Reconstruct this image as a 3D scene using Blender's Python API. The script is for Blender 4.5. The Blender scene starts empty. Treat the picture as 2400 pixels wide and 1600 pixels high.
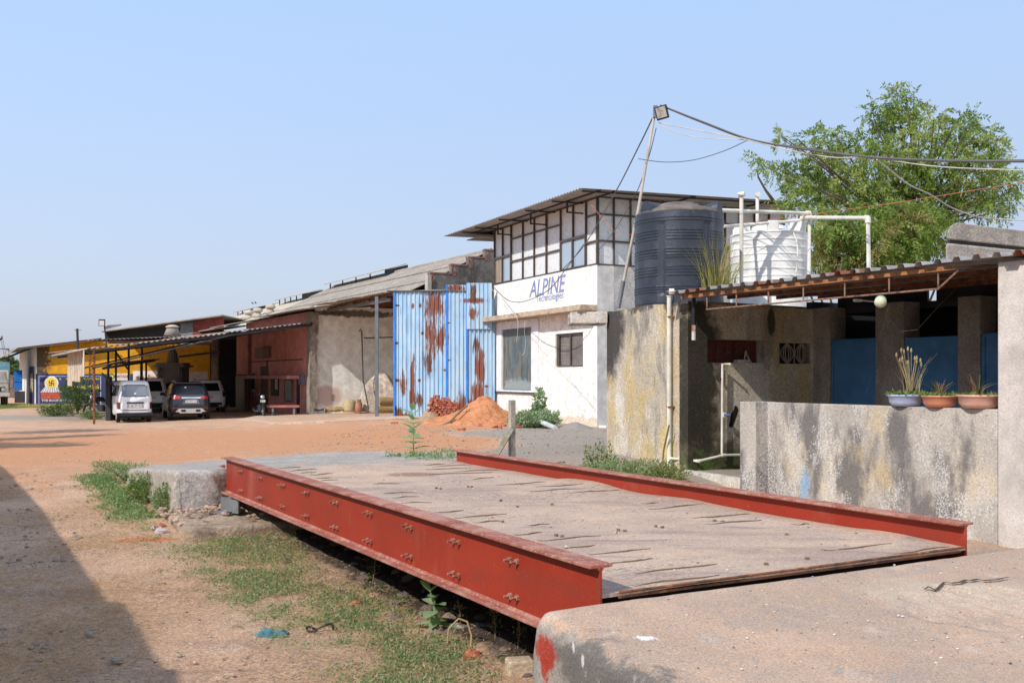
import bpy, bmesh, math, random
import numpy as np
from mathutils import Vector, Matrix
R = math.radians
random.seed(7); rng = np.random.default_rng(7)
scene = bpy.context.scene
# ---------------- camera, sky, sun, exposure ----------------
CH = 1.9; FP = 2333.0; HY = 882.0           # eye height, focal length and horizon row in photo pixels (2400 wide)
cam = bpy.data.cameras.new('camera'); cam.lens = 36.0*FP/2400; cam.sensor_width = 36
cam.shift_y = (HY-800)/2400.0; cam.clip_end = 3000; cam.clip_start = .05
camo = bpy.data.objects.new('camera', cam); scene.collection.objects.link(camo)
camo.location = (0, 0, CH); camo.rotation_euler = (R(90), 0, 0); scene.camera = camo
SUN_AZ = 43.0; SUN_EL = 40.0                 # shadows run 43 deg to the right of the view direction
w = bpy.data.worlds.new('World'); scene.world = w; w.use_nodes = True
nt = w.node_tree; nt.nodes.clear()
sky = nt.nodes.new('ShaderNodeTexSky'); sky.sky_type = 'NISHITA'; sky.sun_disc = False
sky.sun_elevation = R(SUN_EL); sky.sun_rotation = R(180-SUN_AZ)
sky.air_density = 1.15; sky.dust_density = 2.6; sky.ozone_density = 2.6; sky.altitude = 50
bg = nt.nodes.new('ShaderNodeBackground'); bg.inputs[1].default_value = .125
wo = nt.nodes.new('ShaderNodeOutputWorld')
mx = nt.nodes.new('ShaderNodeMix'); mx.data_type = 'RGBA'; mx.inputs[0].default_value = .6    # even bright haze through the whole air
tc_ = nt.nodes.new('ShaderNodeTexCoord'); sx_ = nt.nodes.new('ShaderNodeSeparateXYZ'); mr_ = nt.nodes.new('ShaderNodeMapRange'); mr_.inputs[1].default_value = .0; mr_.inputs[2].default_value = .34
hz_m = nt.nodes.new('ShaderNodeMix'); hz_m.data_type = 'RGBA'; hz_m.inputs[6].default_value = (.66/.125, .68/.125, .84/.125, 1); hz_m.inputs[7].default_value = (.60/.125, .83/.125, 1.22/.125, 1)
nt.links.new(tc_.outputs['Generated'], sx_.inputs[0]); nt.links.new(sx_.outputs[2], mr_.inputs[0]); nt.links.new(mr_.outputs[0], hz_m.inputs[0]); nt.links.new(hz_m.outputs[2], mx.inputs[7])
nt.links.new(sky.outputs[0], mx.inputs[6]); nt.links.new(mx.outputs[2], bg.inputs[0]); nt.links.new(bg.outputs[0], wo.inputs[0])
sl = bpy.data.lights.new('sun', 'SUN'); sl.energy = 4.0; sl.angle = R(.55); sl.color = (1, .94, .86)
so = bpy.data.objects.new('sun', sl); scene.collection.objects.link(so)
sd = Vector((math.sin(R(SUN_AZ))*math.cos(R(SUN_EL)), math.cos(R(SUN_AZ))*math.cos(R(SUN_EL)), -math.sin(R(SUN_EL))))
so.rotation_euler = sd.to_track_quat('-Z', 'Y').to_euler(); so.location = (-20, -20, 30)
scene.view_settings.view_transform = 'Standard'; scene.view_settings.look = 'None'
scene.view_settings.exposure = 0.11; scene.view_settings.gamma = 1

# ---------------- helpers ----------------
V = Vector
def P(px, py, D): return V(((px-1200)/FP*D, D, CH+(HY-py)/FP*D))
def G(px, py, z=0.0): return P(px, py, (CH-z)*FP/(py-HY))
def hv(yaw): return V((-math.sin(R(yaw)), math.cos(R(yaw)), 0)), V((math.cos(R(yaw)), math.sin(R(yaw)), 0))
E1, E2 = hv(29.5); A1, A2 = hv(25.2); Z = V((0, 0, 1))
O0 = V((.475, 5.30, 0))                       # near end of the left girder
def E(a, b, z=0.0): return O0+E1*a+E2*b+Z*z
ALL = scene.collection.objects
def tag(o, label=None, cat=None, group=None, kind=None):
    if label: o['label'] = label
    if cat: o['category'] = cat
    if group: o['group'] = group
    if kind: o['kind'] = kind
    return o
def T(name, label, cat, loc=(0, 0, 0), group=None):
    o = bpy.data.objects.new(name, None); ALL.link(o); o.location = loc; o.empty_display_size = .2
    return tag(o, label, cat, group)
def wloc(o):
    p = V((0, 0, 0))
    while o: p += V(o.location); o = o.parent
    return p
def kids(o): return [c for c in bpy.data.objects if c.parent == o]
def copy_tree(o, parent=None):
    c = o.copy(); ALL.link(c); c.parent = parent
    for k in kids(o): copy_tree(k, c)
    return c
def mkobj(name, me, mat, parent=None):
    o = bpy.data.objects.new(name, me); ALL.link(o)
    if mat: me.materials.append(mat)
    if parent:
        off = wloc(parent); me.transform(Matrix.Translation(-off)); o.parent = parent
    return o
class MB:
    def __init__(s): s.v = []; s.f = []
    def add(s, vs, fs):
        n = len(s.v); s.v += [tuple(x) for x in vs]; s.f += [tuple(i+n for i in f) for f in fs]; return s
    def ob(s, O, a, b, c):                     # box from corner and three edge vectors
        O, a, b, c = V(O), V(a), V(b), V(c)
        vs = [O, O+a, O+a+b, O+b, O+c, O+a+c, O+a+b+c, O+b+c]
        fs = [(0, 3, 2, 1), (4, 5, 6, 7), (0, 1, 5, 4), (1, 2, 6, 5), (2, 3, 7, 6), (3, 0, 4, 7)]
        if a.cross(b).dot(c) < 0: fs = [f[::-1] for f in fs]
        return s.add(vs, fs)
    def cb(s, c, sz, yaw=0, tilt=None):
        m = Matrix.Rotation(R(yaw), 3, 'Z')
        if tilt: m = m @ tilt
        a, b, d = m @ V((sz[0], 0, 0)), m @ V((0, sz[1], 0)), m @ V((0, 0, sz[2]))
        return s.ob(V(c)-(a+b+d)/2, a, b, d)
    def tube(s, pts, r, seg=8, caps=True):
        pts = [V(p) for p in pts]; n = len(pts); rs = r if isinstance(r, (list, tuple)) else [r]*n
        vs = []; up = None
        for i, p in enumerate(pts):
            t = (pts[min(i+1, n-1)]-pts[max(i-1, 0)]).normalized()
            if up is None: up = V((0, 0, 1)) if abs(t.z) < .9 else V((1, 0, 0))
            x = t.cross(up); x = x.normalized() if x.length > 1e-6 else t.orthogonal().normalized()
            y = x.cross(t).normalized(); up = y
            for k in range(seg):
                a = 2*math.pi*k/seg; vs.append(p+x*math.cos(a)*rs[i]+y*math.sin(a)*rs[i])
        fs = [(i*seg+k, (i+1)*seg+k, (i+1)*seg+(k+1) % seg, i*seg+(k+1) % seg) for i in range(n-1) for k in range(seg)]
        if caps: fs += [tuple(range(seg)), tuple(reversed(range((n-1)*seg, n*seg)))]
        return s.add(vs, fs)
    def lathe(s, c, prof, seg=32):
        c = V(c); vs = []; n = len(prof)
        for r, z in prof:
            for k in range(seg):
                a = 2*math.pi*k/seg; vs.append(c+V((r*math.cos(a), r*math.sin(a), z)))
        fs = [(i*seg+k, i*seg+(k+1) % seg, (i+1)*seg+(k+1) % seg, (i+1)*seg+k) for i in range(n-1) for k in range(seg)]
        fs += [tuple(reversed(range(seg))), tuple(range((n-1)*seg, n*seg))]
        return s.add(vs, fs)
    def prism(s, pts, d):                      # polygon extruded by vector d
        pts = [V(p) for p in pts]; d = V(d); n = len(pts)
        fs = [tuple(reversed(range(n))), tuple(range(n, 2*n))]+[(i, (i+1) % n, n+(i+1) % n, n+i) for i in range(n)]
        nn = V((0, 0, 0))
        for i in range(n): nn += (pts[i]-pts[0]).cross(pts[(i+1) % n]-pts[0])
        if nn.dot(d) < 0: fs = [f[::-1] for f in fs]
        return s.add(pts+[p+d for p in pts], fs)
    def corr(s, O, U, W, N, pitch=.08, amp=.02, th=.004, kind='sine', nw=1, wob=0.0, seed=0):
        O, U, W, N = V(O), V(U), V(W), V(N).normalized(); L = U.length; u = U/L; rr = random.Random(seed)
        if kind == 'sine': k = 6; prof = [(i/k, math.sin(2*math.pi*i/k)*amp) for i in range(k)]
        else: prof = [(0, 0), (.55, 0), (.64, amp), (.91, amp)]
        xs = []; i = 0
        while True:
            for a, h in prof:
                x = (i+a)*pitch
                if x > L: break
                xs.append((x, h))
            i += 1
            if i*pitch > L: break
        top = []
        for j in range(nw+1):
            ww = [rr.uniform(-wob, wob) for _ in range(3)]
            for x, h in xs: top.append(O+u*x+W*(j/nw)+N*(h+wob*math.sin(x*2.3+j*1.7)+(ww[0] if j in (0, nw) else 0)))
        m = len(xs); T2 = len(top); bot = [p-N*th for p in top]; fs = []
        fl = u.cross(W).dot(N) < 0
        for j in range(nw):
            for i in range(m-1):
                q = (j*m+i, j*m+i+1, (j+1)*m+i+1, (j+1)*m+i)
                if fl: q = q[::-1]
                fs.append(q); fs.append(tuple(T2+t for t in q[::-1]))
        for i in range(m-1):
            fs.append((i, i+1, T2+i+1, T2+i)); a = nw*m+i; fs.append((a+1, a, T2+a, T2+a+1))
        return s.add(top+bot, fs)
    def build(s, name, mat, parent=None, smooth=False, bevel=0, bseg=2):
        me = bpy.data.meshes.new(name); me.from_pydata(s.v, [], s.f); me.update()
        if smooth: me.polygons.foreach_set('use_smooth', [True]*len(me.polygons))
        o = mkobj(name, me, mat, parent)
        if bevel:
            b = o.modifiers.new('bevel', 'BEVEL'); b.width = bevel; b.segments = bseg; b.limit_method = 'ANGLE'
        return o
def box(name, O, a, b, c, mat, parent=None, **k): return MB().ob(O, a, b, c).build(name, mat, parent, **k)
def leafmesh(name, C, Dv, Nv, L, W, mat, parent=None):
    C, Dv, Nv = [np.asarray(x, float) for x in (C, Dv, Nv)]; n = len(C)
    Dv /= np.linalg.norm(Dv, axis=1, keepdims=True)+1e-9
    S = np.cross(Dv, Nv); S /= np.linalg.norm(S, axis=1, keepdims=True)+1e-9
    L = np.asarray(L).reshape(-1, 1)*np.ones((n, 1)); W = np.asarray(W).reshape(-1, 1)*np.ones((n, 1))
    vs = np.stack([C, C+Dv*L*.45+S*W*.5, C+Dv*L, C+Dv*L*.45-S*W*.5], 1).reshape(-1, 3)
    me = bpy.data.meshes.new(name); me.vertices.add(4*n); me.vertices.foreach_set('co', vs.ravel())
    me.loops.add(4*n); me.loops.foreach_set('vertex_index', np.arange(4*n, dtype=np.int32))
    me.polygons.add(n); me.polygons.foreach_set('loop_start', np.arange(0, 4*n, 4, dtype=np.int32))
    me.update(calc_edges=True); me.validate()
    return mkobj(name, me, mat, parent)
# ---- numpy value noise ----
_tab = rng.random((256, 256))
def vn(x, y, s=1.0, seed=0):
    x = np.asarray(x)*s+seed*17.3; y = np.asarray(y)*s+seed*9.1
    xi = np.floor(x).astype(int); yi = np.floor(y).astype(int); fx = x-xi; fy = y-yi
    fx = fx*fx*(3-2*fx); fy = fy*fy*(3-2*fy); a = lambda i, j: _tab[(xi+i) & 255, (yi+j) & 255]
    return (a(0, 0)*(1-fx)+a(1, 0)*fx)*(1-fy)+(a(0, 1)*(1-fx)+a(1, 1)*fx)*fy-.5
# ---------------- materials ----------------
class NB:
    def __init__(s, name):
        s.m = bpy.data.materials.new(name); s.m.use_nodes = True; s.t = s.m.node_tree; s.n = s.t.nodes
        s.b = s.n['Principled BSDF']; s.out = s.n['Material Output']
    def new(s, ty, **k):
        x = s.n.new(ty)
        for a, b in k.items(): setattr(x, a, b)
        return x
    def lk(s, a, b): s.t.links.new(a, b)
    def coord(s, kind):
        if kind == 'W': return s.new('ShaderNodeNewGeometry').outputs['Position']
        return s.new('ShaderNodeTexCoord').outputs['Object']
    def vec(s, co, sc, loc=(0, 0, 0), yaw=0):
        mp = s.new('ShaderNodeMapping'); s.lk(co, mp.inputs[0])
        mp.inputs['Location'].default_value = loc; mp.inputs['Rotation'].default_value = (0, 0, R(yaw))
        mp.inputs['Scale'].default_value = sc if isinstance(sc, (tuple, list)) else (sc, sc, sc); return mp.outputs[0]
    def noise(s, co, sc, det=5, rough=.6, loc=(0, 0, 0), yaw=0, dist=0):
        n = s.new('ShaderNodeTexNoise'); s.lk(s.vec(co, sc, loc, yaw), n.inputs['Vector'])
        n.inputs['Scale'].default_value = 1; n.inputs['Detail'].default_value = det; n.inputs['Roughness'].default_value = rough
        n.inputs['Distortion'].default_value = dist; return n.outputs['Fac']
    def ramp(s, x, lo, hi, a=0.0, b=1.0):
        r = s.new('ShaderNodeMapRange'); s.lk(x, r.inputs[0]); r.interpolation_type = 'SMOOTHSTEP'
        for i, q in enumerate((lo, hi, a, b)): r.inputs[i+1].default_value = q
        return r.outputs[0]
    def math(s, op, a, b=None):
        n = s.new('ShaderNodeMath'); n.operation = op
        for i, q in enumerate((a, b)):
            if q is None: continue
            if isinstance(q, (int, float)): n.inputs[i].default_value = q
            else: s.lk(q, n.inputs[i])
        return n.outputs[0]
    def mix(s, f, a, b, mode='MIX'):
        n = s.new('ShaderNodeMix'); n.data_type = 'RGBA'; n.blend_type = mode
        for i, q in ((0, f), (6, a), (7, b)):
            if isinstance(q, (int, float)): n.inputs[i].default_value = q
            elif isinstance(q, (tuple, list)): n.inputs[i].default_value = (*q, 1)
            else: s.lk(q, n.inputs[i])
        return n.outputs[2]
SEEDC = [0]
def M(name, base, rough=.85, layers=(), bump=None, metal=0, coord='W', yaw=0, spec=.3, var=None, grain=None):
    k_ = lambda c: tuple(min(.86, q*1.08) for q in c)
    base = k_(base); layers = [tuple(k_(q) if isinstance(q, tuple) and len(q) == 3 and i == (2 if L[0] == 'a' else 1) else q for i, q in enumerate(L)) for L in layers]
    """layers: ('n',color,scale,lo,hi,amt) noise | ('s',color,center,radii,amt,edge) spot x noise | ('a',attr,color,lo,hi,scale)"""
    b = NB(name); co = b.coord(coord); col = base
    if var is None: var = (3.0, .18)
    SEEDC[0] += 1; sd_ = SEEDC[0]
    f = b.noise(co, var[0], 6, .65, loc=(sd_, 0, 0)); k = var[1]
    col = b.mix(b.ramp(f, .3, .7), tuple(c*(1-k) for c in base), tuple(min(1, c*(1+k)) for c in base))
    for i, L in enumerate(layers):
        if L[0] == 'n':
            m = b.ramp(b.noise(co, L[2], 7, .62, loc=(3.1*i+sd_, 1.7*i, 5.3*i), yaw=yaw), L[3], L[4], 0, L[5] if len(L) > 5 else 1)
            col = b.mix(m, col, L[1])
        elif L[0] == 'nz':                      # weathered vertical faces: ('nz', color, lo, hi, noise scale)
            gN = b.new('ShaderNodeNewGeometry'); sN = b.new('ShaderNodeSeparateXYZ'); b.lk(gN.outputs['True Normal'], sN.inputs[0])
            e = b.math('ADD', sN.outputs[2], b.math('MULTIPLY', b.math('SUBTRACT', b.noise(co, L[4], 5, .7, loc=(i, 2, 3)), .5), 1.6))
            col = b.mix(b.ramp(e, L[2], L[3], 1, 0), col, L[1])
        elif L[0] == 'g':                       # big soft patch made of fine grain: ('g', color, scale, lo, hi, fine, flo, fhi)
            m1 = b.ramp(b.noise(co, L[2], 5, .6, loc=(3.1*i+sd_, 1.7*i, 5.3*i), yaw=yaw), L[3], L[4]); m2 = b.noise(co, L[5], 4, .8, loc=(i, sd_, 0))
            m3 = b.ramp(b.math('ADD', m2, b.math('MULTIPLY', b.math('SUBTRACT', m1, 1), .3)), L[6], L[7]); col = b.mix(m3, col, L[1])
        elif L[0] == 's':
            ax = b.new('ShaderNodeVectorMath'); ax.operation = 'SUBTRACT'; b.lk(co, ax.inputs[0]); ax.inputs[1].default_value = L[2]
            mp = b.vec(ax.outputs[0], tuple(1/q for q in L[3]))
            ln = b.new('ShaderNodeVectorMath'); ln.operation = 'LENGTH'; b.lk(mp, ln.inputs[0])
            es = L[6] if len(L) > 6 else 9.0
            e = b.math('ADD', ln.outputs['Value'], b.math('MULTIPLY', b.math('SUBTRACT', b.noise(co, es, 6, .7, loc=(sd_, i, 2)), .5), L[5]*2.6))
            col = b.mix(b.ramp(e, .62, 1.1, L[4], 0), col, L[1])
        elif L[0] == 'a':
            at = b.new('ShaderNodeAttribute', attribute_name=L[1])
            e = b.math('ADD', at.outputs['Fac'], b.math('MULTIPLY', b.math('SUBTRACT', b.noise(co, L[5], 6, .7, loc=(i, 0, 0)), .5), 1.2))
            col = b.mix(b.ramp(e, L[3], L[4]), col, L[2])
    if grain is None and bump: grain = (bump[0]*1.1, .24)
    if grain:
        g1 = b.ramp(b.noise(co, grain[0], 3, .85, loc=(sd_, 3, 1)), .36, .64, 1-grain[1], 1+grain[1]); cg = b.new('ShaderNodeCombineColor')
        for q in range(3): b.lk(g1, cg.inputs[q])
        col = b.mix(1.0, col, cg.outputs[0], 'MULTIPLY')
    b.lk(col, b.b.inputs['Base Color']) if not isinstance(col, tuple) else None
    b.b.inputs['Roughness'].default_value = rough; b.b.inputs['Metallic'].default_value = metal
    b.b.inputs['Specular IOR Level'].default_value = spec
    if bump:
        bm = b.new('ShaderNodeBump'); bm.inputs['Strength'].default_value = bump[1]; bm.inputs['Distance'].default_value = bump[2]
        b.lk(b.noise(co, bump[0], 8, .7), bm.inputs['Height']); b.lk(bm.outputs[0], b.b.inputs['Normal'])
    return b.m
def leafmat(name, c1, c2, c3=None, rough=.5, tr_c=(1.0, 1.25, .5)):
    b = NB(name); g = b.new('ShaderNodeNewGeometry'); rnd = g.outputs['Random Per Island']
    col = b.mix(rnd, c1, c2)
    if c3: col = b.mix(b.ramp(b.noise(g.outputs['Position'], .9, 3), .5, .68, 0, .75), col, c3)
    b.lk(col, b.b.inputs['Base Color']); b.b.inputs['Roughness'].default_value = rough; b.b.inputs['Specular IOR Level'].default_value = .35
    tr = b.new('ShaderNodeBsdfTranslucent'); b.lk(b.mix(1.0, col, tr_c, 'MULTIPLY'), tr.inputs[0])
    ms = b.new('ShaderNodeMixShader'); ms.inputs[0].default_value = .35
    b.lk(b.b.outputs[0], ms.inputs[1]); b.lk(tr.outputs[0], ms.inputs[2]); b.lk(ms.outputs[0], b.out.inputs[0])
    return b.m
m_rust = M('rust', (.20, .075, .035), .9, [('n', (.09, .04, .025), 6, .45, .6), ('n', (.36, .16, .07), 11, .55, .7)], coord='W')
m_dark = M('dark_steel', (.035, .035, .038), .7)
m_grey = M('grey_steel', (.16, .17, .18), .6, [('n', (.12, .08, .06), 9, .6, .7)])
m_black = M('black_plastic', (.015, .015, .016), .5)
m_rubber = M('rubber', (.022, .021, .02), .9)
m_pvc = M('white_pvc', (.62, .59, .52), .45, [('n', (.42, .33, .2), (5, 5, 2), .55, .75, .7)])
m_chrome = M('chrome', (.7, .7, .72), .15, metal=1)
m_glass = M('dark_glass', (.03, .035, .04), .06, spec=.8)
m_white = M('white_paint', (.78, .77, .74), .6)
m_wire = M('grey_cable', (.10, .09, .085), .6)
m_wirel = M('pale_cable', (.5, .44, .38), .6)
m_orange = M('orange_cable', (.45, .15, .09), .6)
m_rock = M('stone', (.30, .26, .23), .95, [('n', (.16, .13, .12), 14, .5, .65)], (30, .8, .01), coord='O')
m_brick = M('brick', (.42, .13, .07), .9, [('n', (.28, .085, .05), 25, .45, .6), ('n', (.45, .3, .24), 40, .6, .72, .7)], (60, .6, .005), coord='W', var=(9, .3))
# ---------------- ground ----------------
CP = np.array([(0, 0, 0), (-3, 4, 0), (-2, 7, 0), (-4, 8, 0), (-1, 8, 0), (.5, 6, 0), (2, 4, 0), (4, 3, 0), (-6, 10, .03), (-4.2, 12.4, .13), (-7, 13, .1), (-6.7, 16.75, .27),
 (-9, 18, .2), (-12, 20, .15), (-10, 25, .2), (-5, 24, .33), (-16, 30, .1), (-9, 32, .15), (-16, 40, 0), (-20, 60, 0), (-30, 62, 0), (-22, 44, 0), (-12, 46, .02),
 (-8.9, 44.5, .2), (-5, 41, .32), (-4.6, 38, .3), (-2, 37, .32), (0, 34, .3), (2.7, 32, .28), (3, 27, .38), (0, 26, .4), (2, 22, .5), (-2, 20, .4), (0, 18, .5), (1.7, 17, .56), (2.6, 15, .5),
 (.8, 14, .42), (-1, 14.6, .42), (-3.2, 16.5, .36), (1.6, 12, .38), (4.3, 10.5, .17), (5, 8.5, .15), (6, 10, .2), (3.4, 12.6, .35), (3.2, 9.4, .3), (4.4, 7.2, .1), (-1, 10, .05), (0, 9.5, .12), (10, 20, .4), (20, 30, .3), (14, 45, .3), (-50, 60, 0), (0, 80, .2), (-20, 15, .05), (-12, 8, 0), (12, 6, .1)])
def terr(x, y):
    x = np.asarray(x, float); y = np.asarray(y, float); sh = x.shape; x = x.ravel(); y = y.ravel()
    d2 = (x[:, None]-CP[None, :, 0])**2+(y[:, None]-CP[None, :, 1])**2
    wt = 1/(d2+.25)**1.7; z = (wt*CP[None, :, 2]).sum(1)/wt.sum(1)
    return z.reshape(sh)
def ez(x, y):                                  # bridge coordinates
    dx = x-O0.x; dy = y-O0.y; return dx*E1.x+dy*E1.y, dx*E2.x+dy*E2.y
def gz(x, y): return float(terr(np.array([x]), np.array([y]))[0])
rad = [0.0, .6]
while rad[-1] < 520: rad.append(rad[-1]*1.0155+.002)
rad = np.array(rad)
ang = np.radians(np.concatenate([np.arange(-40, 40, .22), np.arange(40, 320, 5.0)]))
RR, AA = np.meshgrid(rad, ang, indexing='ij'); GX = RR*np.sin(AA); GY = RR*np.cos(AA)
GZ = np.zeros_like(GX)
for i in range(0, len(rad)): GZ[i] = terr(GX[i], GY[i])
e1g, e2g = ez(GX, GY)
near = np.clip(1-RR/60, 0, 1)
GZ += near*(vn(GX, GY, 1.1, 1)*.05+vn(GX, GY, 4, 2)*.022+vn(GX, GY, 13, 3)*.010*np.clip(1.4-RR/14, 0, 1)+vn(GX, GY, 31, 4)*.006*np.clip(1.3-RR/9, 0, 1))
# wheel ruts in the loose earth of the yard
rut = np.exp(-((RR-22)/7)**2)
GZ += rut*.035*np.sin(GY*2.4+vn(GX, GY, .3, 5)*5)*(vn(GX, GY, .6, 6)+.4)
# rubble slope under the girder
ub = np.clip(1-np.abs(e2g-.5)/1.0, 0, 1)*(e1g > -1)*(e1g < 8); GZ += ub*(np.abs(vn(GX, GY, 6, 7))*.12)
n1, n2 = GX.shape; vs = np.stack([GX, GY, GZ], 2).reshape(-1, 3)
idx = np.arange(n1*n2).reshape(n1, n2); a = idx[:-1]; b = idx[1:]
q = np.stack([a, np.roll(a, -1, 1), np.roll(b, -1, 1), b], 2).reshape(-1, 4)[:, ::-1]
me = bpy.data.meshes.new('ground'); me.vertices.add(len(vs)); me.vertices.foreach_set('co', vs.ravel())
me.loops.add(q.size); me.loops.foreach_set('vertex_index', q.ravel().astype(np.int32))
me.polygons.add(len(q)); me.polygons.foreach_set('loop_start', np.arange(0, q.size, 4, dtype=np.int32)); me.update(calc_edges=True); me.validate()
me.polygons.foreach_set('use_smooth', [True]*len(me.polygons))
def sm(x, a, b): t = np.clip((x-a)/(b-a), 0, 1); return t*t*(3-2*t)
nz = vn(GX, GY, .35, 8)*2
# gravel: apron in front of the white office and right of the weighbridge, a grey band on the far left road
gravel = sm(GX+nz*1.5, -2.2, .2)*sm(GY, 12.5, 15)*sm(-GY, -37, -34)
gravel = np.maximum(gravel, .85*np.exp(-((GY-46-nz*2)/4.5)**2)*sm(-GX, 13, 19))
gravel = np.maximum(gravel, sm(e2g, 3.2, 3.7)*sm(GY, 5, 7)*sm(-GY, -15, -13)*.6)
orange = np.exp(-((RR-27)/13.0)**2)*(1-gravel)
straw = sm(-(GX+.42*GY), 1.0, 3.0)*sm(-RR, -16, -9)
strip = .8*np.exp(-((e2g+.75+.25*nz)/.75)**2)*sm(e1g, -2.5, -.5)*sm(-e1g, -9, -7)
green = strip
deck_shade = sm(e2g, -.05, .35)*sm(-e2g, -3.3, -2.8)*sm(e1g, -.3, .3)*sm(-e1g, -8.4, -8)  # ground under the deck coloured dark to stand for its shade
for nm, arr in (('gravel', gravel), ('orange', orange), ('straw', straw), ('green', green), ('deck_shade', deck_shade)):
    at = me.attributes.new(nm, 'FLOAT', 'POINT'); at.data.foreach_set('value', arr.ravel().astype(np.float32))
m_ground = M('earth', (.57, .36, .23), .95, [
    ('n', (.48, .295, .19), (1.1, 1.1, 1.1), .42, .62, .8), ('n', (.58, .40, .27), (2.6, 2.6, 2), .5, .66, .6),
    ('n', (.36, .23, .155), (.35, 2.4, 1), .52, .62, .6), ('g', (.62, .45, .33), 1.4, .45, .6, 30, .48, .58), ('g', (.27, .20, .16), .9, .48, .6, 24, .52, .60),
    ('a', 'orange', (.54, .26, .13), .35, .95, 2.0), ('a', 'gravel', (.35, .285, .23), .35, .8, 1.2),
    ('a', 'straw', (.40, .27, .18), .45, .95, 3.0), ('a', 'green', (.43, .30, .19), .5, 1.0, 6.0), ('a', 'deck_shade', (.07, .05, .04), .4, .9, 5.0),
    ('s', (.62, .16, .05), tuple(G(345, 1270, .08)), (.42, .13, .5), .85, .35),
    ('n', (.20, .15, .12), (22, 22, 22), .6, .7, .55), ('n', (.62, .5, .4), (34, 34, 34), .63, .72, .5)], (48, 1.0, .03), var=(.6, .12), grain=(42, .30))
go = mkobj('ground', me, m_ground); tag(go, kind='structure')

# ---------------- weighbridge ----------------
m_red = M('red_oxide_paint', (.27, .029, .014), .5, [('n', (.20, .035, .024), (1.2, 1.2, 5), .5, .7, .6), ('n', (.50, .22, .15), (30, 30, 30), .66, .72, .6), ('n', (.36, .12, .08), (1.5, 1.5, .6), .55, .72, .5), ('n', (.16, .05, .03), (7, 7, 1.2), .62, .7, .6)], (70, .08, .002), var=(1.3, .10), grain=(90, .12))
m_redd = M('dusty_red_paint', (.27, .085, .06), .8, [('n', (.40, .22, .16), (5, 5, 5), .42, .66, .75), ('n', (.48, .33, .25), (45, 45, 45), .55, .66, .7)], (80, .2, .002))
m_deck = M('dusty_steel_deck', (.41, .30, .225), .8, [('n', (.47, .32, .22), (.6, .25, 1), .5, .62, .7), ('g', (.24, .17, .135), 1.2, .46, .6, 22, .5, .6), ('n', (.25, .20, .185), (.25, 3.5, 1), .54, .66, .7), ('n', (.30, .21, .165), (.5, 2.2, 1), .48, .66, .75), ('n', (.20, .165, .16), (1.0, 5.0, 1), .56, .7, .75), ('n', (.5, .35, .24), (2.2, 2.2, 1), .5, .68, .7),
    ('n', (.15, .085, .06), (9, 9, 9), .67, .74, .6), ('s', (.2, .10, .07), tuple(G(966, 1112, .735)), (.35, .28, .3), .7, .5)], (45, .35, .008), yaw=-29.5, var=(1.0, .12), grain=(55, .22))
wb = T('weighbridge', 'long red steel weighbridge with a dusty rust brown deck between two girders', 'weighbridge', (O0.x, O0.y, .45))
LEN = 8.2; WD = 3.04; DZ = .735
def girder(e2, L, e1a):
    x0, x1 = e1a, e1a+L; mb = MB(); a = E1*L
    mb.ob(E(x0, e2-.0055, .466), a, E2*.011, Z*.418)
    g = mb.build('girder_web', m_red, wb)
    t = MB()
    for z0, z1 in ((.881, .90), (.45, .469)):
        t.prism([E(x0, e2-.075, z0), E(x0, e2+.075, z0), E(x0, e2+.075, z1), E(x0, e2-.075, z1)], a)
    # root fillets
    for s in (-1, 1):
        t.prism([E(x0, e2+s*.006, .884), E(x0, e2+s*.028, .884), E(x0, e2+s*.006, .862)], a)
        t.prism([E(x0, e2+s*.006, .466), E(x0, e2+s*.028, .466), E(x0, e2+s*.006, .488)], a)
    t.build('girder_flanges', m_redd, wb, bevel=.004)
girder(0, LEN, 0.0); girder(WD, LEN-.35, .02)
# rounded corner plates at the near ends of the top flanges
# bolts in pairs, two rows
bolt = MB()
def hexn(c, ax, r, h):
    ax = V(ax).normalized(); u = Z; v = ax.cross(u); pts = [c+u*math.cos(a)*r+v*math.sin(a)*r for a in [math.pi*k/3 for k in range(6)]]
    bolt.prism(pts, ax*h)
pairs = [(760, 1.0), ]
for px in (1208, 1073, 962, 869, 790, 722, 665, 613, 567, 527):       # columns of bolts as seen along the web
    u = (px-1200)/FP; t_ = (O0.x-u*O0.y)/(E1.x*-1+u*E1.y)
    for zz in (.775, .552):
        for k in (0, .085):
            if px == 0: continue
            b0 = E(t_-.04+k, -.006, zz+random.uniform(-.004, .004))
            bo = MB(); bolt = bo
            hexn(b0, -E2, .021, .016); bo.tube([b0-E2*.016, b0-E2*.05], .009, 8)
            bo.build('bolt', m_redd, wb)
        bolt = MB()
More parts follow.
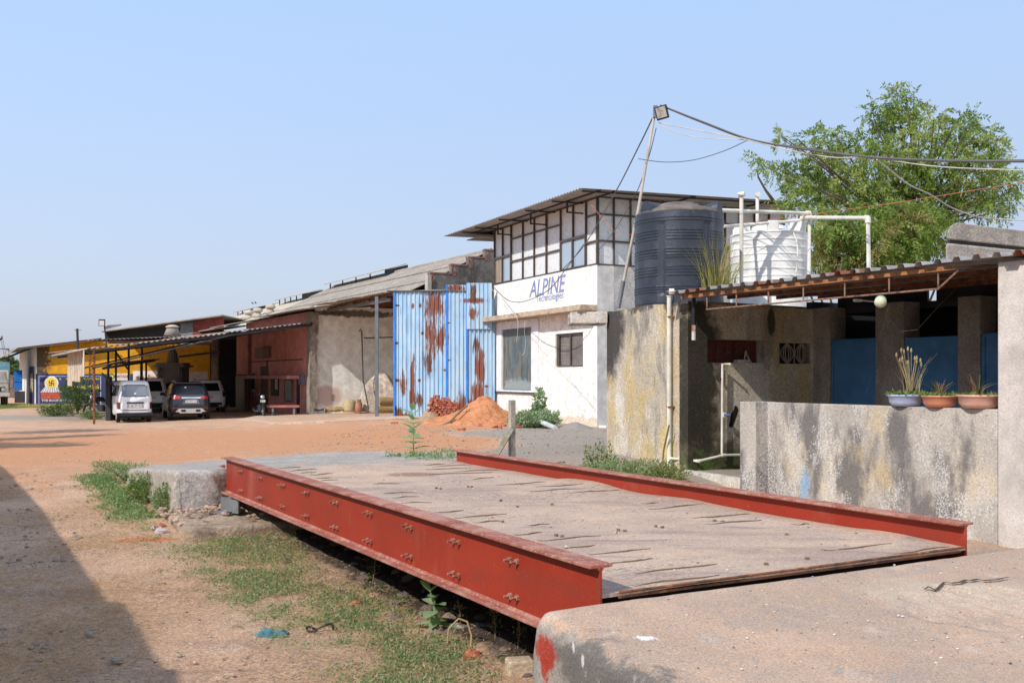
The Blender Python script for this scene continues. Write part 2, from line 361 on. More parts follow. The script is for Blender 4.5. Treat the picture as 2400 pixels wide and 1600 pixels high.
# deck plate
nx, ny = 150, 60
def deckz(a, b):
    edge = np.exp(-((WD-b)/.12)**2); z = DZ+.012*vn(a, b, 1.3, 11)+.006*vn(a, b, 4, 12)
    z = z+edge*(.045*np.maximum(0, np.sin(a*2.2+1)*np.sin(a*.9))+.012*vn(a, b, 3, 13)); return z
aa = np.linspace(.02, LEN-.02, nx); bb = np.linspace(.012, WD-.012, ny); Aa, Bb = np.meshgrid(aa, bb, indexing='ij'); Zz = deckz(Aa, Bb)
Zz[0, :] -= .0; vs = [E(Aa[i, j], Bb[i, j], Zz[i, j]) for i in range(nx) for j in range(ny)]
fs = [(i*ny+j, i*ny+j+1, (i+1)*ny+j+1, (i+1)*ny+j) for i in range(nx-1) for j in range(ny-1)]
fs = [f[::-1] for f in fs]
mb = MB(); mb.add(vs, fs); n = len(vs)
mb.add([E(Aa[0, j], Bb[0, j], Zz[0, j]) for j in range(ny)]+[E(Aa[0, j], Bb[0, j], Zz[0, j]-.02) for j in range(ny)], [(j, ny+j, ny+j+1, j+1) for j in range(ny-1)])
mb.add([E(Aa[-1, j], Bb[-1, j], Zz[-1, j]) for j in range(ny)]+[E(Aa[-1, j], Bb[-1, j], Zz[-1, j]-.02) for j in range(ny)], [(j, j+1, ny+j+1, ny+j) for j in range(ny-1)])
deck = mb.build('deck_plate', m_deck, wb, smooth=True)
# lifted plate lips across the deck
m_lip = M('bare_rusty_edge', (.17, .115, .08), .9)
z4 = lambda x, y: (1000+x/3.36, 1000+y/3.36)
z5 = lambda x, y: (1200+x/1.96, 1200+y/1.96)
z1 = lambda x, y: (180+x/3.92, 1020+y/3.92)
segs = [(z4, 90, 675, 305, 660), (z4, 235, 715, 640, 685), (z4, 380, 752, 600, 738), (z4, 800, 773, 965, 763), (z4, 718, 850, 910, 828), (z4, 900, 895, 1365, 853), (z4, 1095, 950, 1325, 928),
 (z4, 1300, 1005, 1770, 960), (z4, 1430, 1085, 1795, 1045), (z4, 1670, 1160, 2290, 1083), (z4, 1640, 1258, 2310, 1180), (z4, 360, 415, 525, 397), (z4, 560, 455, 940, 435), (z4, 870, 475, 1235, 457),
 (z4, 830, 510, 1210, 487), (z4, 1125, 522, 1515, 497), (z4, 1710, 602, 1830, 597), (z4, 1770, 648, 2170, 608), (z4, 2115, 722, 2352, 708), (z4, -200, 600, 40, 597), (z4, 215, 350, 560, 335), (z4, 20, 375, 520, 358),
 (z4, 0, 335, 320, 325), (z4, 45, 312, 360, 298), (z4, 0, 300, 140, 292), (z5, 855, 28, 1100, 8), (z5, 900, 58, 1145, 37), (z5, 1305, 58, 1365, 53), (z5, 1450, 178, 1740, 145), (z5, 1750, 192, 2010, 158),
 (z1, 1870, 305, 2060, 292), (z1, 1960, 330, 2200, 312), (z1, 2170, 365, 2352, 350), (z1, 2060, 345, 2200, 338), (z1, 2200, 390, 2352, 384), (z1, 2250, 415, 2400, 408), (z4, -330, 520, -100, 512), (z4, -420, 455, -210, 448), (z4, -260, 560, -60, 550)]
rr = random.Random(3)
for fn, x0, y0, x1, y1 in segs:
    p0 = G(*fn(x0, y0), DZ); p1 = G(*fn(x1, y1), DZ); k = 9; u = (p1-p0); ul = u.length; un = u.normalized(); side = Z.cross(un).normalized()
    if side.dot(E1) < 0: side = -side
    tp = []
    ph = rr.uniform(0, 6)
    for i in range(k+1):
        t = i/k; c = p0+u*t+side*(math.sin(t*7+ph)*.012+rr.uniform(-.006, .006)); h = (.003+.006*math.sin(math.pi*t)+rr.uniform(0, .004))
        a_, b_ = ez(c.x, c.y); c = V((c.x, c.y, float(deckz(np.array(a_), np.array(b_)))))
        tp += [c-side*.004-Z*.004, c-side*.004+Z*h, c+side*.03+Z*(h*.7), c+side*.09-Z*.003]
    fs = [(i*4+j, (i+1)*4+j, (i+1)*4+j+1, i*4+j+1) for i in range(k) for j in range(3)]
    lip = MB(); lip.add(tp, fs); lo = lip.build('plate_seam', m_deck, wb); lo.data.materials.append(m_lip)
    for i, pgn in enumerate(lo.data.polygons):
        if i % 3 == 0: pgn.material_index = 1
# small bolt stubs poking through the deck
for fn, x, y in [(z4, 75, 485), (z4, 110, 490), (z4, 325, 472), (z4, 355, 475), (z4, 1100, 430), (z4, 1125, 433), (z4, 715, 632), (z4, 988, 614), (z4, 583, 582), (z4, 1020, 857), (z4, 1068, 866), (z4, 1510, 815), (z4, 1560, 823), (z4, 1805, 786), (z4, 1855, 795), (z4, 2270, 743), (z4, 2335, 750), (z4, 600, 750), (z5, 1168, 241), (z5, 1356, 216), (z5, 1262, 105), (z5, 930, 43), (z5, 965, 47), (z4, 748, 452)]:
    p = G(*fn(x, y), DZ); MB().cb(p+Z*.006, (.024, .02, .016), rr.uniform(0, 90)).build('stud', m_lip, wb)
# edge angle of the deck at the near ramp and cross members under the deck
ed = MB(); ed.tube([E(.0, .12, DZ+.004), E(.0, WD-.05, DZ+.004)], .008, 8); ed.ob(E(.004, .12, DZ-.03), E1*.01, E2*(WD-.2), Z*.012)
ed.build('deck_edge_bar', m_rust, wb)
for i in range(9): box('cross_beam', E(.3+i*.93, .02, .52), E1*.1, E2*(WD-.04), Z*.18, m_dark, wb)
# load cells on their blocks
m_conc = M('weathered_concrete', (.40, .345, .29), .93, [('n', (.29, .25, .215), (1.6, 1.6, 1.6), .45, .66, .8), ('n', (.50, .44, .37), (6, 6, 6), .52, .7, .6), ('n', (.17, .145, .12), (25, 25, 25), .62, .72, .5)], (38, .8, .012), var=(1.0, .15))
for (a, b) in ((7.75, -.05), (7.55, WD)):
    t = T('load_cell', 'grey steel load cell on a concrete block under the far left girder end' if b < 1 else 'grey steel load cell beneath the far right girder end', 'load cell', tuple(E(a, b, .25)))
    MB().cb(E(a, b, .27), (.34, .2, .04), -29.5+90).build('base_plate', m_grey, t)
    MB().tube([E(a, b, .29), E(a, b, .37), E(a, b, .372), E(a, b, .45)], [.06, .06, .045, .045], 16).build('cell_body', m_grey, t)
    for s in (-.13, .13): MB().cb(E(a+s, b-.02, .35), (.02, .2, .16), 60.5).build('side_plate', m_grey, t)
# foundation block at the far left
m_blk = M('muddy_concrete', (.36, .27, .195), .95, [('n', (.22, .16, .12), (2.5, 2.5, 6), .45, .65, .85), ('n', (.5, .41, .32), (9, 9, 9), .56, .7, .6)], (22, .9, .03))
def slab(name, a0, a1, b0, b1, zf, r, zb, mat, nx=40, ny=40, amp=.006, rim=.02, seed=0, smooth=True):
    mb = MB(); vs = []; fs = []; A_ = np.linspace(a0+r, a1-r, nx); B_ = np.linspace(b0+r, b1-r, ny)
    hz = lambda a, b: zf(a, b)+float(vn(a, b, 1.5, seed))*amp*2+float(vn(a, b, 9, seed+1))*amp*.6
    for a in A_:
        for b in B_: vs.append(E(a, b, hz(a, b)))
    for i in range(nx-1):
        for j in range(ny-1): fs.append((i*ny+j, (i+1)*ny+j, (i+1)*ny+j+1, i*ny+j+1))
    loop = [((A_[0], b), (-1, 0)) for b in B_]+[((a, B_[-1]), (0, 1)) for a in A_]+[((A_[-1], b), (1, 0)) for b in B_[::-1]]+[((a, B_[0]), (0, -1)) for a in A_[::-1]]
    out = []
    for i, (p, nrm) in enumerate(loop):
        out.append((p, nrm)); q_, nq = loop[(i+1) % len(loop)]
        if nq != nrm:
            for t in (.25, .5, .75):
                x = nrm[0]*(1-t)+nq[0]*t; y = nrm[1]*(1-t)+nq[1]*t; l = math.hypot(x, y); out.append((p, (x/l, y/l)))
    m = len(out); base = len(vs); ks = [(math.sin(t), 1-math.cos(t)) for t in [math.pi/2*k/6 for k in range(7)]]
    rings = [(s_, d_*r) for s_, d_ in ks]; nsk = 6
    for (s_, dr) in rings:
        for (p, nn) in out:
            h = hz(*p); x = p[0]+nn[0]*r*s_; y = p[1]+nn[1]*r*s_; jt = (float(vn(x, y, 7, seed+8))*.03+float(vn(x, y, 23, seed+9))*.014)*min(1, dr/r*3)*(r/.11); vs.append(E(x+nn[0]*jt, y+nn[1]*jt, h-dr+jt*.5))
    for k in range(1, nsk+1):
        for (p, nn) in out:
            h = hz(*p)-r; z = h+(zb-h)*k/nsk; w_ = float(vn(p[0]*3+nn[0], p[1]*3+nn[1]+z*4, 2.0, seed+5))*rim+float(vn(p[0]*3+nn[0]+z*7, p[1]*3+nn[1]-z*3, 6.0, seed+6))*rim*.6
            vs.append(E(p[0]+nn[0]*(r+w_), p[1]+nn[1]*(r+w_), z))
    for k in range(len(rings)+nsk-1):
        for i in range(m):
            j = (i+1) % m; fs.append((base+k*m+i, base+k*m+j, base+(k+1)*m+j, base+(k+1)*m+i))
    fs = [f[::-1] for f in fs]
    mb.add(vs, fs); o = mb.build(name, mat, smooth=smooth)
    b_ = bmesh.new(); b_.from_mesh(o.data); bmesh.ops.remove_doubles(b_, verts=b_.verts, dist=.0005); bmesh.ops.recalc_face_normals(b_, faces=b_.faces); b_.to_mesh(o.data); b_.free()
    if smooth: o.data.polygons.foreach_set('use_smooth', [True]*len(o.data.polygons))
    return o
o = slab('foundation_block', 6.74, 8.4, -.75, .7, lambda a, b: .24+.02*math.sin(a*5), .07, -.1, m_blk, 24, 24, .02, .05, 3)
tag(o, 'muddy concrete foundation block under the far left end of the red girder', 'concrete block')
o = slab('foundation_block', -.05, 1.0, .25, .9, lambda a, b: .2, .06, -.1, m_blk, 10, 10, .02, .04, 4)
tag(o, 'concrete foundation block in the dark beneath the near left girder end', 'concrete block')
for nm, b_ in (('near', WD-.5),):
    o = slab('foundation_block', 6.9, 8.3, WD-.6, WD+.5, lambda a, b: .25, .06, -.1, m_blk, 10, 10, .02, .04, 6)
    tag(o, 'concrete foundation block in the dark beneath the far right girder end', 'concrete block')
# near concrete ramp
RC = tuple(P(1280, 1535, 4.85)); RC2 = tuple(P(1278, 1580, 4.85)); RW = tuple(G(1512, 1499, .66))
m_ramp = M('ramp_concrete', (.445, .305, .215), .92, [('n', (.37, .265, .20), (1.3, 1.3, 1.3), .42, .64, .8), ('n', (.52, .32, .2), (.8, .8, .8), .52, .7, .55),
    ('g', (.68, .6, .52), .8, .3, .6, 75, .60, .66), ('g', (.20, .155, .13), .8, .4, .6, 60, .58, .65), ('n', (.31, .25, .21), (2.2, 2.2, 2.2), .54, .66, .5), ('n', (.5, .40, .32), (4, 4, 4), .55, .72, .6),
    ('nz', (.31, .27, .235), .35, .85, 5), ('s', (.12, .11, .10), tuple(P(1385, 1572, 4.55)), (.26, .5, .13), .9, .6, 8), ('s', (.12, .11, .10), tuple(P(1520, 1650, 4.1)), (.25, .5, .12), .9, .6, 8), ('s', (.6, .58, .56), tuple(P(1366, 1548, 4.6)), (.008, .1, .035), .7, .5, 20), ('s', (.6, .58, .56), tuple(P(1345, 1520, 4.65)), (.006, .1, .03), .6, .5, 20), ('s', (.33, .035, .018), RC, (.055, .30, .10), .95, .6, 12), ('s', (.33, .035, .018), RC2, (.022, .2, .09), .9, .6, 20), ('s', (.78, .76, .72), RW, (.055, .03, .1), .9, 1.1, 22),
    ('n', (.30, .26, .23), (14, 14, 14), .58, .64, .6), ('s', (.46, .36, .27), tuple(G(2320, 1385, .7)), (.75, .42, .1), .85, .6, 5)], (60, .9, .008), var=(.7, .12), grain=(85, .22))
hole = G(2300, 1400, .69); hole_a, hole_b = ez(hole.x, hole.y)
def ramp_z(a, b):
    z = .722+.086*min(a, 0)
    # broken shallow patch at right with a crisp lip
    e = ((a-hole_a)/.32)**2+((b-hole_b)/.5)**2+float(vn(a, b, 6, 31))*.9
    if e < 1: z -= .03-.02*abs(float(vn(a, b, 16, 33)))*2-.012*abs(float(vn(a, b, 40, 34)))
    return z
o = slab('ramp', -3.8, -.015, -.47, 3.62, ramp_z, .10, -.05, m_ramp, 130, 150, .006, .05, 21); tag(o, 'near concrete approach ramp of the weighbridge with a rounded broken corner', 'concrete ramp')
rmp = o; cz5 = [(1895, 348), (1915, 338), (1945, 334), (1985, 320), (2020, 322), (2060, 317), (2085, 308), (2110, 309), (2140, 303), (2165, 308), (2195, 305), (2230, 302), (2255, 296), (2282, 292)]
cp_ = []
for x_, y_ in cz5:
    p = G(*z5(x_, y_), .69); a_, b_ = ez(p.x, p.y); cp_.append(E(a_, b_, ramp_z(a_, b_)+.012))
cm = MB(); cr = random.Random(4)
for i in range(len(cp_)-1):
    w0 = .004+.007*math.sin(math.pi*i/len(cp_)); w1 = .004+.007*math.sin(math.pi*(i+1)/len(cp_)); d_ = E1*1.0; cm.prism([cp_[i]-d_*w0, cp_[i+1]-d_*w1, cp_[i+1]+d_*w1, cp_[i]+d_*w0], Z*.002)
cm.build('crack', M('crack_dark', (.07, .055, .045), 1.0), rmp)
# far concrete ramp
m_ramp2 = M('old_ramp_concrete', (.37, .32, .275), .93, [('n', (.29, .265, .24), (2.5, 2.5, 4), .45, .64, .85), ('n', (.54, .51, .48), (3, 3, 2), .56, .72, .5), ('n', (.40, .25, .15), (1.5, 1.5, 5), .56, .72, .6), ('s', (.14, .085, .06), tuple(E(8.32, .1, .45)), (.35, .35, .35), .9, .6, 5),
    ('s', (.52, .50, .47), tuple(E(8.35, -.35, .45)), (.30, .30, .33), .6, .6, 6)], (20, .9, .03), var=(1.4, .15))
o = slab('ramp', 8.24, 13.4, -.62, 3.9, lambda a, b: .735-.07*max(0, a-8.5)+.035*min(b, 3)*max(0, (a-8.5)/5), .07, -.1, m_ramp2, 40, 40, .012, .06, 41)
tag(o, 'far concrete approach ramp of the weighbridge, chipped at its whitewashed corner', 'concrete ramp')
# ---------------- wash house on the right ----------------
def apx(px, e2): u = (px-1200)/FP; ox = O0.x+E2.x*e2; oy = O0.y+E2.y*e2; return (ox-u*oy)/(u*E1.y-E1.x)
def bpx(px, e1): u = (px-1200)/FP; ox = O0.x+E1.x*e1; oy = O0.y+E1.y*e1; return (u*oy-ox)/(E2.x-u*E2.y)
def zpx(px, py, D): return CH+(HY-py)*D/FP
def wall_holes(O, U, W, N, L, H, holes):
    O, U, W, N = V(O), V(U).normalized(), V(W).normalized(), V(N); mb = MB()
    us = sorted({0, L}|{max(0, min(L, q)) for h in holes for q in h[:2]}); ws = sorted({0, H}|{max(0, min(H, q)) for h in holes for q in h[2:]})
    V_ = {}; vs = []; fs = []
    def vid(i, j, k):
        if (i, j, k) not in V_: V_[(i, j, k)] = len(vs); vs.append(O+U*us[i]+W*ws[j]+N*k)
        return V_[(i, j, k)]
    solid = lambda i, j: 0 <= i < len(us)-1 and 0 <= j < len(ws)-1 and not any(h[0]-1e-6 <= us[i] and us[i+1] <= h[1]+1e-6 and h[2]-1e-6 <= ws[j] and ws[j+1] <= h[3]+1e-6 for h in holes)
    for i in range(len(us)-1):
        for j in range(len(ws)-1):
            if not solid(i, j): continue
            fs.append((vid(i, j, 0), vid(i+1, j, 0), vid(i+1, j+1, 0), vid(i, j+1, 0))); fs.append((vid(i, j, 1), vid(i, j+1, 1), vid(i+1, j+1, 1), vid(i+1, j, 1)))
            if not solid(i-1, j): fs.append((vid(i, j, 0), vid(i, j+1, 0), vid(i, j+1, 1), vid(i, j, 1)))
            if not solid(i+1, j): fs.append((vid(i+1, j, 0), vid(i+1, j, 1), vid(i+1, j+1, 1), vid(i+1, j+1, 0)))
            if not solid(i, j-1): fs.append((vid(i, j, 0), vid(i, j, 1), vid(i+1, j, 1), vid(i+1, j, 0)))
            if not solid(i, j+1): fs.append((vid(i, j+1, 0), vid(i+1, j+1, 0), vid(i+1, j+1, 1), vid(i, j+1, 1)))
    mb.add(vs, fs); return mb
NN = E(7.15, 6.49); LL = V((1.677, 17.6, 0)); CC = E(7.15, 9.06)
WT = 3.04
nl = (LL-NN); nlen = nl.length; nlu = nl.normalized(); nout = V((-nlu.y, nlu.x, 0))
if nout.x > 0: nout = -nout
def onleft(px, z=0, off=0.0):
    u = (px-1200)/FP; t = (NN.x-u*NN.y)/(u*nlu.y-nlu.x); return NN+nlu*t+nout*off+Z*z
p_ = lambda px, py: onleft(px, 0)*1+Z*zpx(px, py, onleft(px).y)
m_stain = M('stained_render', (.45, .385, .30), .93, [
    ('n', (.47, .35, .16), (1.6, 1.6, 1.0), .46, .60, .8), ('g', (.60, .54, .47), (2.2, 2.2, 1.3), .42, .60, 40, .42, .58), ('n', (.23, .205, .175), (2.4, 2.4, 1.1), .52, .66, .85),
    ('n', (.24, .215, .18), (8, 8, 1.6), .58, .72, .6),
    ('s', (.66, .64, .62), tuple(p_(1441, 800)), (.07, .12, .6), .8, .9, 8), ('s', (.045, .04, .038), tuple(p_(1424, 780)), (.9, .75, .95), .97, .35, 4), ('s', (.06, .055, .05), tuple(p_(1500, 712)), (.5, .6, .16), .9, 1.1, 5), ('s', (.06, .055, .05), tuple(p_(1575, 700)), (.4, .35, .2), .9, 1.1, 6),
    ('s', (.62, .58, .52), tuple(p_(1452, 960)), (.12, .3, .35), .6, 1.0, 7),
    ('s', (.58, .45, .15), tuple(p_(1566, 1040)), (.16, .3, .35), .7, .8, 5), ('s', (.16, .14, .12), tuple(p_(1510, 760)), (.13, .3, .3), .6, .8, 5),
    ('n', (.17, .145, .12), (26, 26, 20), .6, .7, .6)], (28, .7, .012), var=(2.0, .15))
wh = T('wash_house', 'weather stained grey wash house with blue doors and a flat roof below the water tanks', 'building', tuple(E(8.5, 8)))
# left wall, leaning slightly along its own line
mb = MB(); b0 = NN+Z*0; th = -nout*.22
ns = 24; vs = []; prof = []
for i in range(ns+1):
    t = i/ns; top = WT+.05*float(vn(t*nlen, 0, 1.2, 51))+(.02 if t > .93 else 0)-.0*t
    prof.append((NN+nl*t, top))
pts = []
for k_, (p, top) in enumerate(prof): q_ = p+(th if k_ else E1*.19+E2*.16); pts += [p-Z*.1, p+Z*top, q_+Z*top, q_-Z*.1]
fs = []
for i in range(ns):
    a = i*4; b = a+4; fs += [(a, b, b+1, a+1), (a+1, b+1, b+2, a+2), (a+2, b+2, b+3, a+3)]
fs += [(0, 1, 2, 3), (4*ns+3, 4*ns+2, 4*ns+1, 4*ns)]
o = mb.add(pts, fs).build('side_wall', m_stain, wh)
bm_ = bmesh.new(); bm_.from_mesh(o.data); bmesh.ops.recalc_face_normals(bm_, faces=bm_.faces); bm_.to_mesh(o.data); bm_.free()
m_front = M('damp_render', (.44, .37, .265), .93, [
    ('n', (.42, .31, .12), (1.7, 1.7, .8), .48, .62, .75), ('n', (.52, .48, .43), (2.4, 2.4, .8), .55, .7, .8), ('n', (.20, .175, .14), (2.2, 2.2, .7), .5, .68, .8),
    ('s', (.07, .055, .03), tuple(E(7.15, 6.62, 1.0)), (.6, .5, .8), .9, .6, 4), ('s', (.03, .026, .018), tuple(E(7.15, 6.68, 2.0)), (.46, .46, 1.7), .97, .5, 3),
    ('s', (.07, .12, .02), tuple(E(7.1, 7.25, .6)), (.9, .7, .22), .9, .9, 6), ('s', (.04, .035, .025), tuple(E(7.15, 7.6, .75)), (1.0, 1, .3), .7, .8, 4),
    ('s', (.52, .48, .42), tuple(E(7.15, 7.7, 1.6)), (.5, .45, .75), .65, .7, 4), ('s', (.03, .025, .02), tuple(E(7.15, 8.15, 2.75)), (.09, .09, .25), .9, .4, 5),
    ('n', (.14, .12, .1), (26, 26, 20), .6, .7, .5)], (26, .8, .014), var=(2.0, .15))
h1 = (bpx(1658, 7.15)-6.49, bpx(1793, 7.15)-6.49, 2.11, 2.46); h2 = (bpx(1827, 7.15)-6.49, bpx(1903, 7.15)-6.49, 2.10, 2.43)
crack = G(1727, 970, 0); cb0 = bpx(1722, 7.15)-6.49
wall_holes(E(7.15, 6.49, 0), E2, Z, E1*.2, 2.57, 2.98, [h1, h2]).build('front_wall', m_front, wh)
for h in (h1, h2):
    MB().ob(E(7.36, 6.49+h[0]-.05, h[2]-.05), E2*(h[1]-h[0]+.1), Z*(h[3]-h[2]+.1), E1*.02).build('vent_back', m_dark if h == h2 else M('dark_red_board', (.12, .03, .02), .9), wh)
g = MB()
b0 = 6.49+h2[0]; bw = h2[1]-h2[0]; zz0, zz1 = h2[2], h2[3]; zc = (zz0+zz1)/2
m_grille = M('weathered_grille', (.30, .25, .2), .9)
for cx in (.3, .74):
    for s in (-1, 1):
        for k in (.05, .12, .2):
            pts = [E(7.2, b0+bw*(cx)+s*k*bw*math.sin(math.pi*t/8), zz0+(zz1-zz0)*t/8) for t in range(9)]; g.tube(pts, .009, 5)
for k in (.04, .52, .98): g.tube([E(7.2, b0+bw*k, zz0), E(7.2, b0+bw*k, zz1)], .011, 5)
g.build('vent_grille', m_grille, wh)
g = MB(); b0 = 6.49+h1[0]; bw = h1[1]-h1[0]
m_iron = M('rusty_iron', (.08, .045, .035), .85)
for k in range(5):
    cx = b0+bw*(.1+.17*k)
    g.tube([E(7.28, cx, h1[2]), E(7.28, cx, h1[3])], .008, 5)
    g.cb(E(7.28, cx, (h1[2]+h1[3])/2), (.06, .012, .06), 29.5, Matrix.Rotation(R(45), 3, 'Y'))
    for s in (-1, 1): g.tube([E(7.28, cx+s*.05*math.sin(t*.8), h1[2]+.03+t*.045) for t in range(7)], .006, 5)
g.build('vent_grille', m_iron, wh)
mb = MB(); px0 = b0+bw*.62
mb.cb(E(7.2, px0, h1[2]+.025), (.22, .1, .04), 29.5); mb.tube([E(7.22, px0+.07, h1[2]), E(7.2, px0+.09, h1[2]+.18), E(7.24, px0+.16, h1[2]+.1), E(7.2, px0+.2, h1[2])], .012, 6)
tag(mb.build('soap_tray', M('dusty_plastic', (.42, .40, .36), .6)), 'dusty pale soap tray with a bent wire in the left wall opening', 'tray')
# jagged hole drawn as a thin dark plate, its inner shade painted
hx = []
rr = random.Random(9)
cpt = [(1727, 952), (1722, 950), (1719, 962), (1713, 970), (1711, 985), (1708, 998), (1713, 1002), (1718, 998), (1722, 985), (1727, 972), (1730, 960)]
mb = MB(); mb.prism([E(7.146, bpx(x, 7.15), zpx(x, y, E(7.15, bpx(x, 7.15)).y)) for x, y in cpt], -E1*.0+E1*.003)
mb.build('broken_hole_shade', M('hole_shade', (.012, .010, .009), 1.0), wh)
# roof slab, overhanging ledge
m_slab = M('roof_slab_concrete', (.38, .335, .285), .93, [('n', (.09, .08, .07), (2, 2, 2), .52, .62, .9), ('n', (.55, .5, .44), (3, 3, 3), .55, .7, .7)], (30, .7, .01))

mb = MB(); mb.prism([NN+V((.2, .15, WT-.14)), E(7.36, 9.2, WT-.14), E(7.36, 12.2, WT-.14), E(11.2, 12.2, WT-.14), E(11.2, 8.2, WT-.14), LL+V((.25, .0, WT-.14))], Z*.13)
mb.build('roof_slab', m_slab, wh)
lx = LL.x-.0; mb = MB(); c0 = P(1337, 742, 17.55)
mb.ob((c0.x, 17.45, 2.83), (LL.x-c0.x+.0, 0, 0), (0, .9, 0), (0, 0, .2))
mb.build('ledge', M('mouldy_concrete', (.50, .45, .39), .93, [('n', (.06, .055, .05), (5, 5, 5), .52, .62, .95), ('n', (.6, .56, .5), (9, 9, 9), .5, .7, .7)], (30, .8, .012)), wh, bevel=.012)
box('back_wall', E(11.0, 8.4, 0), E1*.2, E2*3.8, Z*2.9, m_stain, wh)
# door wall with piers
m_pier = M('grey_render', (.29, .25, .21), .93, [('n', (.19, .16, .135), (1.6, 1.6, .6), .5, .66, .8), ('n', (.28, .25, .215), (2.5, 2.5, 1), .52, .7, .7), ('s', (.5, .55, .6), tuple(E(6.75, 9.06, 1.05)), (.06, .04, .1), .8, .9, 20)], (30, .6, .01))
D1 = (apx(2052, 9.06), apx(1945, 9.06)); D2 = (apx(2245, 9.06), apx(2118, 9.06)); D3 = (apx(2460, 9.06), apx(2297, 9.06))
piers = [(D1[1], 7.15), (D2[1], D1[0]), (D3[1], D2[0]), (-1.5, D3[0])]
for a0, a1 in piers: box('pier', E(a0, 9.06, .0), E1*(a1-a0), E2*.35, Z*2.99, m_pier, wh)
m_bdoor = M('blue_painted_steel', (.055, .165, .32), .5, [('n', (.04, .13, .27), (2, 2, 2), .5, .7, .7)])
for i, (a0, a1) in enumerate((D1, D2, D3)):
    dd = box('door', E(a0+.01, 9.09, .5), E1*(a1-a0-.02), E2*.03, Z*(1.98-.03*(i == 1)), m_bdoor, wh)
    mb = MB()
    for (u0, u1, w0, w1) in ((0, 1, .5, .53), (0, 1, 2.43, 2.46), (0, .05, .53, 2.43), (.95, 1, .53, 2.43), (.05, .95, 1.42, 1.44)):
        mb.ob(E(a0+.01+u0*(a1-a0-.02), 9.075, w0), E1*((u1-u0)*(a1-a0-.02)), E2*.014, Z*(w1-w0))
    mb.build('door_frame', m_bdoor, dd)
    MB().tube([E(a1-.12, 9.05, 1.5), E(a1-.26, 9.05, 1.5)], .012, 6).build('handle', m_grey, dd)
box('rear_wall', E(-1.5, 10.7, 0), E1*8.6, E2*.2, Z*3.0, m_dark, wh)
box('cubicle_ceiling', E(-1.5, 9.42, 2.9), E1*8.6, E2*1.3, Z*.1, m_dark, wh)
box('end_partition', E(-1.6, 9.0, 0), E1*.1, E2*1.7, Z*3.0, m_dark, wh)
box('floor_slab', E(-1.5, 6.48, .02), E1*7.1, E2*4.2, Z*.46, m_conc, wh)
box('gap_board', E(-1.4, 9.5, 2.9), E1*6.6, E2*.04, Z*.36, m_dark, wh)  # dark board added to close the bright gap behind the porch roof
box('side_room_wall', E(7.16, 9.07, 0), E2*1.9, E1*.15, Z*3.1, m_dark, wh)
box('gap_board', E(5.35, 9.5, 2.9), E1*1.7, E2*.04, Z*.33, m_dark, wh)
# parapet, pilaster and big end pillar
PC = tuple(G(1888, 1150, .6))
def onpar(px, py): a = apx(px, 6.32); p = E(a, 6.32); return tuple(p+Z*zpx(px, py, p.y))
m_par = M('streaked_plaster', (.42, .375, .325), .93, [
    ('n', (.54, .45, .34), (1.4, 1.4, 1.1), .50, .60, .9), ('n', (.15, .135, .128), (1.7, 1.7, .7), .43, .57, .95), ('g', (.56, .53, .50), (2.4, 2.4, 1.1), .40, .60, 48, .44, .60), ('g', (.66, .64, .61), (2.0, 2.0, 1.0), .46, .62, 40, .52, .60),
    ('s', (.24, .36, .50), onpar(1886, 1138), (.09, .09, .22), .85, .9, 9), ('n', (.20, .175, .15), (30, 30, 18), .57, .68, .7), ('n', (.48, .36, .2), (1.5, 1.5, .8), .58, .7, .7)], (34, .9, .016), var=(1.3, .12), grain=(40, .15))
m_pil = M('rough_light_plaster', (.50, .445, .40), .93, [('n', (.40, .36, .32), (1.2, 1.2, .6), .5, .7, .7), ('n', (.6, .55, .5), (3, 3, 2), .5, .7, .6), ('n', (.36, .32, .28), (40, 40, 40), .55, .68, .5)], (45, .8, .01), grain=(45, .1))
pw = T('parapet_wall', 'streaky grey plaster parapet with a thick end post, carrying three basins of plants', 'wall', tuple(E(3.8, 6.4)))
a_p = apx(2337, 6.32)
box('wall', E(a_p, 6.32, -.1), E1*(5.34-a_p), E2*.16, Z*1.663, m_par, pw, bevel=.012)
box('end_post', E(5.33, 6.11, -.1), E1*.3, E2*.37, Z*1.667, m_par, pw, bevel=.012)
pp = box('porch_pillar', E(-1.6, 6.325, -.1), E1*(a_p+1.6), E2*.3, Z*3.17, m_pil, None, bevel=.015)
tag(pp, 'wide rough plastered pillar at the right end of the porch, rising to the roof', 'pillar')
# trough
tr = T('water_trough', 'low mossy concrete washing trough in the corner behind the red girder', 'trough', tuple(E(6.4, 6.8, .3)))
m_tr = M('trough_concrete', (.46, .42, .36), .93, [('n', (.26, .23, .19), (5, 5, 3), .5, .66, .8), ('n', (.58, .54, .48), (8, 8, 8), .55, .7, .6)], (30, .8, .01))
MB().prism([E(5.64, 6.22, .0), E(5.64, 6.36, 0), E(7.1, 6.47, .0), E(7.1, 6.33, 0)], Z*.53).build('rim', m_tr, tr, bevel=.01)
box('mossy_floor', E(5.64, 6.35, .40), E1*1.5, E2*2.7, Z*.04, M('moss', (.13, .12, .05), .95, [('n', (.10, .17, .03), (4, 4, 4), .45, .6, .9), ('n', (.28, .2, .09), (7, 7, 7), .56, .7, .8)], (40, .9, .02)), tr)
box('water', E(5.7, 6.5, .446), E1*1.35, E2*1.6, Z*.004, M('shallow_water', (.10, .09, .045), .12, spec=.6, var=(6, .4)), tr)
